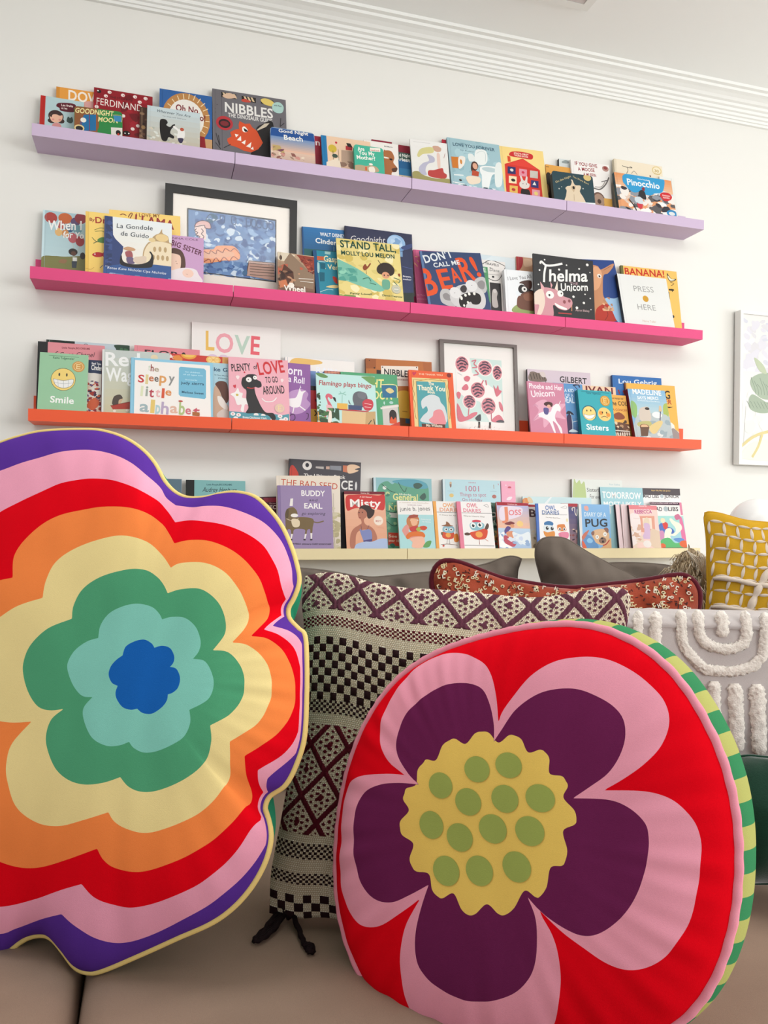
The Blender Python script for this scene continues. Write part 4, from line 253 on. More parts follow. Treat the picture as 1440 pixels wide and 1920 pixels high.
(3,'hard','aqua and green knowledge hardcover with yellow words,centre of yellow ledge',[1.1235,-0.046,0.8059],6.0,0.04,2218,2746,0.014,'8ebcc2','2c3a44',('c5dbe2',90),0,[('S','5f9f84',[170,2377,307,2552,532,2622,709,2518,891,2630,1163,2680,1527,2688,1893,2631,2073,2460,2105,1936,2059,200,42,204,72,1818]),('S','5a9fb0',[710,2604,892,2673,1528,2710,1938,2610,2071,2416,1794,2367,1248,2443,979,2524]),('E',415,2382,72,69,'e0e4dc'),('L','2c4a40',22,[306,2509,614,2278,815,2217]),('L','2c4a40',22,[935,2588,1065,2352,1176,2246,1247,2399]),('L','2c4a40',22,[399,1566,687,1484,912,1529]),('L','2c4a40',22,[458,1182,677,1013,856,1014]),('S','3c5a50',[1524,2536,1708,2583,1866,2499,1702,2365,1543,2405]),('S','3c5a50',[1741,2061,1928,2217,1993,2065,1875,1954]),('T','Lift-the-flap',961,2134,1422,2107,60,'e8ecd8',1,0),('T','General',719,1948,1669,1929,225,'e2dc94',1,0),('T','Knowledge',555,1577,1957,1559,251,'e2dc94',1,0),('P','d8d8d0',[575,1483,866,1464,862,1293,572,1311]),('P','cf4a38',[516,764,1030,749,1019,266,507,310]),('T','See',535,594,847,578,94,'f0d8c0',1,0),('T','over 100',532,437,978,416,85,'f0d8c0',1,0),('E',522,2169,81,77,'b8c890'),('M',['7ab890','3f7a68','a8cca0'],26,0.05,9,(0.15,0.2,0.95,0.95))]),
(3,'hard','pale blue spotting book with thin red lettering,centre of yellow ledge',[1.389,-0.046,0.8057],6.0,-0.07,2320,2750,0.012,'b7d8e0','7c8c98',('cfe2e6',86),0,[('T','1001',907,2320,1443,2322,205,'b8607a',0,0),('T','Things to spot',664,2128,1725,2131,133,'b8607a',0,0),('T','On Holiday',754,1953,1565,1941,107,'a8607a',0,0),('T','USBORNE',1021,2625,1323,2623,45,'b8607a',0,0),('E',309,2550,37,106,'8a6a5a'),('E',311,2616,47,45,'c9b090'),('E',335,2153,85,71,'dcc078'),('E',2055,2142,88,72,'b06a60'),('L','a8907a',23,[2047,2591,2056,2434]),('L','c0506a',19,[2229,2641,2246,2574]),('L','9ab8c4',9,[176,2313,434,2310]),('L','9ab8c4',9,[1892,2341,2160,2337])]),
(3,'hard','pale pink cover with small red hat,right of the spotting book,yellow ledge',[1.6249,-0.046,0.8051],6.0,-0.03,582,2740,0.007,'eda9c0',0,0,0,[('E',343,2516,68,31,'c05060'),('E',342,2491,82,15,'c05060'),('S','f0e0e6',[200,2047,288,2141,441,2144,387,2050,267,2011]),('L','e8c0a0',10,[289,2608,475,2596]),('E',197,2590,30,19,'f0e8e8'),('L','d890a8',6,[208,2258,496,2257])]),
(3,'soft','white and aqua paperback with child in swim ring,centre of yellow ledge',[1.2005,-0.106,0.8067],14.72,-0.23,1342,1965,0.009,'a8d4d6','d8ccc0',0,0,[('R','ece8e4',(0,0,1,0.26)),('S','ece8e4',[-29,1519,330,1578,869,1587,1404,1476,1420,1676,-20,1650]),('R','e3c39c',(0,0.92,1,1.1)),('T','junie b. jones',86,1587,1224,1619,150,'3a3638',0,0),('T','BARBARA PARK',389,1789,928,1782,39,'b09aa0',1,0),('T','a number one bestseller',83,1880,1208,1876,35,'c8b8a8',1,0),('S','c0794a',[303,1176,359,1351,542,1419,762,1357,769,1138,644,963,375,938]),('P','a04a3a',[379,1316,740,1356,768,1445,590,1464,408,1417]),('E',597,1245,157,53,'d8e0e0'),('S','e6b08c',[451,1265,535,1310,711,1269,689,1094,516,1048]),('S','d8948a',[130,914,297,1089,380,1004,368,830,542,789,682,876,804,704,527,573,306,571,144,785]),('S','c03c3c',[414,982,716,1029,724,833,457,831]),('S','d8702c',[245,657,411,809,814,834,962,727,932,619,711,660,443,637,304,550]),('S','c8482c',[781,1008,964,1045,1071,976,951,879,798,921]),('S','a3b04c',[641,919,759,1008,818,899,724,833]),('S','e8b49c',[385,572,889,640,884,273,460,251,474,443]),('S','5f9a5a',[861,273,1010,468,1191,490,1085,274]),('T','Aloha-ha-ha!',846,1270,1228,1249,44,'e8f0f0',1,0),('T','by denise',907,1184,1221,1166,44,'e8f0f0',1,0)]),
(3,'soft','white diary with dotted orange spine strip and owl in brown hat,yellow ledge',[1.3447,-0.084,0.8062],12.96,0.41,1013,1960,0.008,'ebe8e4',0,('e9a552',120),0,[('T','OWL',371,1745,854,1736,142,'e2a060',1,0),('T','DIARIES',237,1576,1073,1563,133,'dc9a78',1,0),('L','2c2a2c',13,[120,1553,977,1535]),('T','A Diary for All',202,1434,848,1401,35,'8a8078',1,0),('S','cf4a2c',[258,696,314,827,548,870,726,782,686,585,475,542,295,587]),('S','8ab4c4',[305,827,329,1003,563,1047,743,980,728,804,540,774]),('E',431,906,65,61,'f0efec'),('E',625,901,65,62,'f0efec'),('E',436,906,32,35,'1c1c20'),('E',625,901,32,35,'1c1c20'),('E',497,695,101,88,'e8a04c'),('S','8a5634',[263,1047,428,1091,460,1201,570,1135,611,1069,724,1038,514,1011]),('S','dc8434',[718,694,861,738,885,474,721,453]),('L','2c2a2c',13,[452,542,414,368]),('L','2c2a2c',13,[521,542,529,367]),('L','6a4a3a',18,[184,348,460,367,825,321]),('E',281,304,41,34,'c0392b'),('L','6b6668',13,[845,1091,832,826]),('S','7a5a3a',[219,783,289,805,281,696,235,705])]),
(3,'soft','white diary with dotted pink spine strip and owl in red beret,yellow ledge',[1.4304,-0.106,0.8068],15.35,-0.08,1361,1978,0.009,'edeae8',0,('df7f98',151),0,[('T','OWL',381,1760,814,1753,154,'d87080',1,0),('T','DIARIES',232,1577,927,1564,135,'d87f90',1,0),('L','2c2a2c',14,[159,1545,1361,1534]),('T','Warm Hearts Day',216,1411,1060,1385,41,'8a8078',1,0),('L','8a8486',14,[1060,1839,1207,1878,1244,1773,1060,1839]),('E',714,1233,179,54,'cf3c50'),('S','8ab9c4',[435,1020,471,1155,710,1202,988,1150,980,980,819,889,539,896]),('E',566,1075,104,98,'eef0ee'),('E',831,1091,104,98,'eef0ee'),('E',570,1066,52,58,'16181c'),('E',831,1095,52,59,'16181c'),('E',597,1102,19,18,'eeeeee'),('E',859,1131,18,18,'eeeeee'),('S','d2482c',[461,820,725,880,1015,958,1124,869,1025,601,784,542,554,577,408,754]),('E',766,733,141,116,'e9a04e'),('S','5a4034',[201,775,320,806,431,754,356,700,218,708]),('S','5a4034',[1017,980,1131,1161,1193,1071,1131,936,1035,927]),('L','8a3a30',18,[752,556,755,357]),('L','c06a50',18,[930,601,1106,481]),('L','3a3436',14,[158,334,1323,304])]),
(3,'soft','murky green paperback sliver right of the pink diary,yellow ledge',[1.5622,-0.064,0.8057],9.0,-0.02,415,1922,0.008,'5c7a6c',0,0,0,[('M',['2c4a40','8fb4a0','d8d4c8','3a5a50'],20,0.3,5,(0,0,1,0.5)),('M',['9c3a2c','c89050','6a4a30','d8b070'],24,0.3,6,(0,0.55,1,1))]),
(3,'soft','surfer girl paperback with red top strip and pastel sea,yellow ledge',[1.5818,-0.106,0.8067],13.17,-1.24,1301,1966,0.01,'a8bcdc','c05a40',0,0,[('G','b4b8e0','e8b89c',(0,0,1,0.5)),('G','b9cfe4','a0b8d8',(0,0.5,1,1)),('P','a41c2c',[1,1982,1335,1960,1333,1859,24,1836]),('T','American Girl',441,1883,840,1873,38,'ecd0d0',1,0),('S','e4d8e4',[112,1691,320,1822,984,1784,1036,1598,889,1437,278,1263,87,1349]),('T','J',176,1315,449,1345,436,'e08a68',1,0.1),('T','OSS',465,1470,988,1509,193,'dc7a80',1,0.1),('E',900,1158,134,112,'ecc880'),('S','7a3032',[269,1139,406,1211,541,1240,685,1182,597,1118,430,1097]),('E',577,1071,87,68,'d8946c'),('S','5a4484',[250,892,377,1050,521,992,377,834,274,770]),('S','d8906c',[344,834,578,871,632,718,585,533,708,413,604,350,486,531,335,711]),('S','b84a5c',[166,645,302,710,488,561,677,443,599,289,307,344,190,524]),('S','e0e8ec',[576,840,901,756,1243,857,1284,549,1135,361,809,446,623,595]),('S','f0f2f2',[40,703,246,831,185,463,531,257,8,277]),('M',['8fa8cc','d8e0ea','c8d4e8'],20,0.08,4,(0,0.55,1,1))]),
(3,'soft','pastel paperback with red strip and dark letter B,yellow ledge',[1.6663,-0.084,0.8061],11.99,-0.37,890,1896,0.008,'d9d0cb',0,0,0,[('P','a41c2c',[2,1916,916,1879,910,1803,-8,1806]),('T','B',588,1419,874,1411,284,'4a3038',1,0),('G','d8d4d0','c4a880',(0,0.5,1,1)),('M',['b8c4b4','e0d0b8','8a7a68'],14,0.12,8,(0.4,0.5,1,1))]),
(3,'soft','white diary with blue patterned spine strip and two owls,yellow ledge',[1.7364,-0.106,0.8049],6.46,0.47,1370,1904,0.0044,'ece9e8',0,('3a66b4',116),0,[('T','OWL',401,1667,838,1663,161,'2f62a8',1,0),('T','DIARIES',256,1507,973,1497,136,'3a5f98',1,0),('L','2c2a2c',13,[248,1489,1310,1480]),('T','The New Best Diary',394,1366,1008,1337,36,'8a8078',1,0),('L','8a8486',10,[1050,1757,1262,1820,1291,1727,1050,1757]),('E',510,1140,198,104,'2f6ea4'),('S','d8e0e4',[286,956,310,1079,498,1094,700,1047,706,863,516,818,347,834]),('E',440,980,61,68,'16181c'),('E',643,962,62,67,'16181c'),('E',466,1011,20,18,'f0f0f0'),('E',662,992,21,19,'f0f0f0'),('S','d88a34',[281,865,448,818,723,863,728,649,538,604,338,682]),('S','d27c34',[854,1047,909,1109,1151,1124,1198,1047,1240,893,1066,862,896,894]),('E',961,949,62,61,'f0eeea'),('E',1157,939,62,62,'f0eeea'),('E',968,942,34,40,'2a2024'),('E',1150,936,34,40,'2a2024'),('S','df7f9c',[925,801,1305,815,1292,600,1049,570,933,648]),('L','c85a78',13,[993,786,999,601]),('E',1291,1278,35,68,'e8d8a0')]),
(3,'soft','dusky purple paperback with red strip,behind the blue owl diary,yellow ledge',[1.8461,-0.084,0.8046],1.15,-0.16,686,1919,0.008,'565070',0,0,0,[('R','a8202e',(0,0,1,0.06)),('G','4a4878','b98a80',(0,0.1,1,1)),('M',['8a4a4c','d8b8a4','3a2a3c'],26,0.12,5,(0.3,0.5,1,1)),('L','e8dcd0',31,[470,1643,452,1736,557,1769,575,1583,646,1460,662,1708])]),
(3,'hard','long pale aqua hardcover behind the surfer and owl books,yellow ledge',[1.7118,-0.046,0.805],6.0,-0.01,2976,2174,0.0062,'c7dfe1','9a8f8c',0,0,[('S','d88a48',[12,2059,135,2124,270,2063,263,1907,6,1903]),('S','d8c4a0',[204,2125,308,2158,408,2066,437,1941,265,1938]),('P','e4ecec',[921,1917,1213,2200,1283,2194,1061,1919])]),
(3,'hard','white and green book with dark serif words,behind the tomorrow cover,yellow ledge',[1.9284,-0.0285,0.805],2.73,-0.01,2251,2884,0.012,'dfe5df','9a928f',0,0,[('S','b9cc8c',[84,2887,191,2733,325,2853,411,2699,546,2780,625,2193,619,1840,68,1832]),('T','Sisters',651,2409,1232,2409,142,'3c3a38',0,0),('T','For ever',780,2137,1294,2126,157,'3c3a38',0,0),('T','Petit Collins',1665,2679,2143,2674,64,'8fb8c4',0,0)]),
(3,'hard','aqua picture book with wobbly white capitals,right half of yellow ledge',[2.0475,-0.064,0.8057],9.0,0.02,1940,2617,0.0085,'9fccd4','3a4048',0,0,[('T','TOMORROW',75,2188,1840,2162,250,'f0f2f0',1,0),('T','MOST LIKELY',113,1862,1843,1863,176,'f0f2f0',1,0),('S','d8e0e0',[46,1861,233,1943,402,1826,377,1548,63,1544]),('M',['b4dadf','90c0ca'],12,0.1,5,(0,0.5,1,1))]),
(3,'soft','white word game pad with charcoal top band,back right of yellow ledge',[2.2453,-0.046,0.805],6.0,0.18,1775,2609,0.006,'ece9e8',0,0,0,[('R','4a4044',(0,0,1,0.105)),('T','Super Silly Mad Libs Junior',413,2496,1322,2495,52,'d8b468',1,0),('T','MAD LIBS',13,2227,748,2217,129,'3a3638',1,0),('E',895,2292,80,74,'b0bcc0'),('T','JUNIOR',1009,2229,1715,2223,131,'3a3638',1,0),('L','b0aaa8',14,[484,2140,1240,2134])]),
(3,'soft','sky blue diary with chequered spine strip and pug in red collar,yellow ledge',[1.916,-0.106,0.8049],6.81,-0.23,1350,1914,0.0041,'7fb0dc','22242a',('dcdad8',121),0,[('T','DIARY OF A',233,1450,1181,1441,154,'d4e2ec',1,0),('T','PUG',262,1045,1221,1067,292,'20242a',1,0),('S','dca094',[245,1823,363,1852,432,1768,396,1652,268,1689]),('S','5f90c4',[101,617,239,770,450,695,615,544,770,239,102,237]),('S','c8705a',[82,655,198,808,398,924,349,809,140,541]),('S','d8603c',[97,541,274,238,102,237]),('S','d8a878',[947,278,1084,393,1317,625,1437,433,1469,222,856,220]),('S','dcb48c',[506,772,614,907,856,967,1117,950,1263,817,1273,624,1174,432,951,347,695,430,615,544]),('S','8a5f50',[491,810,569,887,632,850,604,735,530,727]),('S','8a5f50',[1054,988,1166,1028,1258,952,1219,816,1114,892]),('E',743,659,74,77,'f0eeea'),('E',1089,765,79,85,'f0eeea'),('E',743,659,21,23,'241e1e'),('E',1093,765,22,23,'241e1e'),('S','8a6a5c',[808,507,879,603,1033,642,1130,566,1088,451,911,411]),('S','2a2020',[888,614,968,649,1019,623,955,576]),('E',985,485,44,46,'2a2020'),('L','b83a30',43,[972,335,1128,393,1269,548]),('S','8fc0e4',[291,542,403,619,548,524,478,429,328,447])]),
(3,'soft','slim pink book with black and gold spine,right of the pug diary,yellow ledge',[2.1011,-0.084,0.8067],10.83,-0.28,180,1932,0.012,'e6cdd0','2a1e20',0,0,[]),
(3,'soft','pale pink slim book squeezed left of the pastel dress cover,yellow ledge',[2.1215,-0.084,0.8054],9.18,-0.65,380,1946,0.006,'e8d2d4','e0c4c6',0,0,[('L','d8b0b4',13,[80,1877,57,260])]),
(3,'soft','pastel pink paperback with lady in long lilac dress,yellow ledge',[2.1474,-0.106,0.807],12.42,-0.84,1279,1930,0.0119,'ebc9c0','2c1a20',0,0,[('R','dc7f86',(0,0,1,0.09)),('T','American Girl',460,1876,825,1875,36,'f0dcd8',1,0),('P','d89a84',[436,1493,1123,1511,1076,787,447,855]),('P','e8d4c4',[563,1416,975,1426,964,985,558,1016]),('S','e9ddda',[37,1563,436,1493,382,695,19,294,15,1005]),('S','dccab0',[568,1096,621,1338,748,1441,855,1383,852,1183,743,1220,659,1098]),('S','cdb0cc',[601,1177,743,1220,870,1143,857,863,918,625,776,583,463,617,584,857]),('S','d8c0a8',[918,984,1142,948,1352,792,1324,233,832,306,847,783]),('M',['e0ccb8','d0a890','ead8d0'],26,0.08,4,(0,0.4,0.4,1)),('E',660,383,182,142,'e4dcd8'),('T','REBECCA',218,1568,1053,1606,178,'f0dde4',1,0),('T','REBECCA',238,1580,1035,1614,145,'b8407c',1,0),('L','c8a8a0',9,[154,1406,469,1394])]),
(3,'soft','word game pad with pink edge and dancing white horse,right end of yellow ledge',[2.2647,-0.084,0.8061],12.0,0.11,1485,2069,0.008,'e9e4e2',0,0,0,[('R','4a2c3c',(0,0,0.94,0.055)),('T','Unicorns,Mermaids and More',38,2009,1310,2014,45,'e0c8d0',1,0),('R','d87f9c',(0.93,0,1,0.25)),('T','MAD',90,1712,533,1709,155,'3a3638',1,0),('E',709,1793,113,106,'a8b4b8'),('T','LIBS',816,1720,1289,1717,156,'3a3638',1,0),('G','a0d4cc','9cc8d8',(0,0.27,1,0.8)),('S','d8709c',[1281,1347,1413,1430,1480,776,1494,248,1311,289]),('S','4a6ab4',[258,1097,416,1219,538,1098,855,1018,972,856,719,734,363,854,288,975]),('S','d03a34',[462,1219,609,1261,714,1180,667,1017,521,976]),('S','c88ab0',[247,854,462,895,468,613,271,532]),('S','ece6d4',[562,936,761,1018,866,937,819,775,1019,856,1043,1019,885,1222,814,1385,912,1406,1038,1305,1304,1184,1345,980,1101,775,948,694,760,694,821,472,722,431,614,653,550,371,457,371,480,693]),('S','55b06a',[317,532,702,613,953,411,1383,451,1458,167,266,172]),('S','5b8ac8',[883,573,1218,613,1395,532,1144,431]),('E',1371,370,227,146,'d8602c'),('E',352,291,140,105,'d8602c'),('S','c46a8c',[1069,1509,1271,1593,1341,1430,1139,1346]),('L','3c3038',18,[342,219,1537,216]),('E',500,1321,113,106,'e4d8b4')]),
(1,'frame','black picture frame with child painting of blue water,standing on the pink ledge',[0.3904,-0.046,1.6661],2.01,-0.39,4399,3669,0.012,'1d1c1b',0,0,0,[('P','e9e2d8',[260,3384,4148,3389,4258,316,320,52]),('P','1c1a1a',[726,2931,3679,2921,3700,759,763,835]),('P','5f84b4',[756,2899,3652,2889,3672,793,792,861]),('M',['4a6ea6','6f93c0','8fb0d4','3a5f98','c9d8e6','4f78b0','5f86b8','2f5590'],330,0.034,77,(0.222,0.215,0.835,0.79)),('L','1c1a1a',30,[726,2931,3679,2921]),('L','1c1a1a',30,[3679,2921,3700,745]),('L','1c1a1a',30,[726,2931,763,835]),('L','1c1a1a',30,[763,835,3699,768]),('L','24446c',26,[1328,2637,1477,2838,1697,2776,1655,2657,1438,2538,1328,2637]),('P','2f5f7c',[1328,2591,1417,2535,1547,2552,1568,2623,1436,2687]),('P','2f5f7c',[1469,2814,1564,2872,1697,2776,1677,2660,1545,2701]),('L','24487a',30,[1806,2836,1810,2609,1933,2597,1930,2816,1806,2836]),('L','24487a',30,[2182,2840,2185,2612,2310,2600,2306,2820,2182,2840]),('L','24487a',30,[2672,2849,2676,2620,2802,2608,2799,2829,2672,2849]),('L','24487a',30,[2852,2845,2856,2615,2982,2604,2979,2825,2852,2845]),('L','24487a',30,[3033,2837,3036,2606,3163,2595,3160,2816,3033,2837]),('L','24487a',30,[3237,2831,3240,2600,3368,2589,3365,2810,3237,2831]),('L','24487a',30,[3442,2830,3445,2598,3573,2587,3570,2809,3442,2830]),('S','ddb0ac',[964,2341,1027,2484,1220,2577,1438,2538,1485,2363,1311,2318,1266,2425,1050,2375]),('S','e8cfc8',[986,2344,1288,2428,1339,1960,1230,1991,1187,1941,1099,2020,1012,2099]),('L','4a2030',26,[964,2341,1027,2484,1220,2577,1438,2538,1494,2350,1311,2340,1266,2425,973,2329]),('L','4a2030',26,[1030,2282,975,2207,1075,2153,1012,2077,1143,2026,1079,1950]),('L','4a2030',26,[1181,2301,1248,2219,1193,2122,1272,2042,1222,1945]),('S','e79a6c',[764,1485,848,1585,1020,1628,1151,1531,1323,1619,1584,1650,1713,1779,2197,1837,2377,1744,2468,1595,2449,1410,2205,1337,1941,1306,1722,1236,1331,1146,984,1196,789,1264]),('S','dfa684',[1282,1479,1673,1593,2201,1632,2291,1529,2115,1440,1589,1356,1285,1321]),('L','8a3422',26,[1281,1546,1456,1477,1498,1594,1674,1502,1716,1643,1892,1573,1978,1720,2156,1650,2287,1757,2468,1595]),('L','8a3422',26,[1287,1186,1459,1296,1548,1171,1676,1366,1810,1246,1939,1420,2117,1304,2247,1478,2427,1385]),('P','b58f80',[2775,1393,3654,1420,3662,801,2693,880]),('L','4a3028',22,[2808,1314,3191,1321,3646,1345]),('L','4a3028',22,[2809,1213,3192,1220,3647,1243]),('L','4a3028',22,[2811,1122,3194,1128,3648,1151]),('L','4a3028',22,[2812,1031,3195,1036,3650,1058]),('L','4a3028',22,[2814,925,3197,930,3651,952]),('L','4a3028',26,[2775,1393,3654,1410]),('L','4a3028',26,[2775,1393,2693,866]),('S','2f5f88',[2566,990,2699,1073,2724,916,2613,871])]),
(2,'frame','grey box frame with pink roses print,standing on the orange ledge',[1.3729,-0.046,1.2333],4.67,0.19,3134,3639,0.014,'77706c',0,0,0,[('P','edebe6',[186,3526,2999,3500,3027,164,161,195]),('P','c9e0da',[629,3030,2503,3013,2532,637,657,627]),('P','f3ece8',[629,3030,1204,3026,1291,2468,1542,2340,1892,2074,2465,1722,2532,637,1956,646,1568,1388,965,1547,668,1720]),('E',894,2767,304,334,'f3ece8'),('E',894,2767,263,296,'cf7d88'),('L','3d1f3c',61,[686,2812,845,2911,1028,2864,1117,2752]),('L','3d1f3c',61,[709,2696,869,2795,1051,2748]),('L','3d1f3c',61,[759,2581,892,2678,1048,2629]),('L','3d1f3c',50,[794,2967,926,3005,1030,2953]),('L','3d1f3c',50,[809,2511,942,2578]),('L','b85a6a',35,[737,2757,893,2737,974,2802]),('E',1817,2683,319,318,'f3ece8'),('E',1817,2683,278,280,'cf7d88'),('L','3d1f3c',61,[1597,2725,1765,2819,1958,2776,2052,2671]),('L','3d1f3c',61,[1622,2615,1790,2710,1983,2666]),('L','3d1f3c',61,[1674,2507,1815,2600,1980,2554]),('L','3d1f3c',50,[1711,2872,1851,2909,1960,2860]),('L','3d1f3c',50,[1727,2441,1867,2506]),('L','b85a6a',35,[1651,2673,1816,2656,1901,2717]),('E',2318,2532,228,310,'f3ece8'),('E',2318,2532,187,271,'cf7d88'),('L','3d1f3c',61,[2170,2577,2284,2665,2413,2619,2476,2515]),('L','3d1f3c',61,[2186,2470,2300,2558,2429,2512]),('L','3d1f3c',61,[2220,2364,2315,2451,2426,2404]),('L','3d1f3c',50,[2248,2717,2343,2750,2416,2701]),('L','3d1f3c',50,[2255,2299,2350,2359]),('L','b85a6a',35,[2206,2525,2317,2505,2374,2563]),('E',1503,1823,327,334,'f3ece8'),('E',1503,1823,286,296,'cf7d88'),('L','3d1f3c',61,[1277,1869,1450,1967,1648,1920,1745,1807]),('L','3d1f3c',61,[1302,1753,1475,1851,1673,1803]),('L','3d1f3c',61,[1356,1638,1500,1734,1670,1684]),('L','3d1f3c',50,[1394,2023,1537,2061,1650,2009]),('L','3d1f3c',50,[1411,1567,1555,1634]),('L','b85a6a',35,[1332,1813,1502,1793,1589,1857]),('E',1152,1367,283,285,'f3ece8'),('E',1152,1367,243,247,'cf7d88'),('L','3d1f3c',61,[959,1406,1106,1488,1275,1447,1357,1353]),('L','3d1f3c',61,[981,1309,1128,1390,1297,1350]),('L','3d1f3c',61,[1027,1213,1150,1293,1294,1251]),('L','3d1f3c',50,[1059,1534,1181,1566,1277,1521]),('L','3d1f3c',50,[1074,1154,1196,1209]),('L','b85a6a',35,[1006,1359,1151,1342,1225,1395]),('E',1921,1239,329,354,'f3ece8'),('E',1921,1239,288,316,'cf7d88'),('L','3d1f3c',61,[1693,1291,1868,1394,2067,1341,2165,1220]),('L','3d1f3c',61,[1718,1166,1893,1269,2092,1216]),('L','3d1f3c',61,[1772,1043,1918,1145,2089,1090]),('L','3d1f3c',50,[1812,1454,1956,1493,2070,1436]),('L','3d1f3c',50,[1827,967,1973,1037]),('L','b85a6a',35,[1749,1231,1920,1208,2008,1275]),('S','d4687a',[657,1247,755,1158,946,790,1252,946,1455,979,1401,858,1094,679,692,628]),('S','d4687a',[2058,650,2113,795,2323,924,2475,812,2496,645]),('S','d4687a',[2149,2041,2248,1903,2330,2051,2377,1886,2478,1819,2291,1617,2217,1709]),('S','d4687a',[641,1624,718,1722,816,1633,737,1440]),('S','d4687a',[872,1873,1027,2024,1126,1935,1097,1814,921,1790]),('S','d4687a',[957,2257,1085,2336,1210,2273,1130,2125,1005,2141]),('L','d4687a',40,[1277,2897,1456,2957,1376,2808,1500,2697,1296,2660]),('L','d4687a',40,[1421,2572,1544,2436,1339,2376]),('L','d4687a',45,[1743,2209,1635,2011]),('L','d4687a',45,[1835,2214,1866,2025]),('L','d4687a',35,[1130,1129,1098,844]),('L','b85a6a',30,[2026,982,2033,673]),('S','241c2c',[1374,762,1580,914,1589,668,1447,661]),('S','241c2c',[2212,647,2369,730,2523,708,2521,632]),('S','d4687a',[2363,1429,2489,1291,2508,1052,2382,1190]),('L','b8c8c8',15,[710,2432,884,2348])]),
(2,'print','white art print with pastel letters spelling LOVE,behind the orange ledge books',[0.486,-0.0285,1.2323],3.5,0.19,3000,3559,0.002,'ece9e5',0,0,0,[('T','L',458,2640,746,2641,628,'e8bc5e',1,0),('T','O',784,2596,1372,2588,631,'eaa3ad',1,0),('T','V',1405,2590,1929,2578,611,'b8cfc0',1,0),('T','E',1957,2599,2265,2586,614,'e2626e',1,0),('S','dcc8dc',[552,2444,691,2502,831,2439,832,2270,553,2252]),('S','dcc8dc',[925,2460,1065,2508,1207,2440,1207,2295,925,2276])]),
(2,'plaque','small white lacy scalloped plaque in front of the grey rose frame,orange ledge',[1.4399,-0.106,1.2326],3.0,0.09,1702,428,0.008,'eceae7',0,0,0,[])]
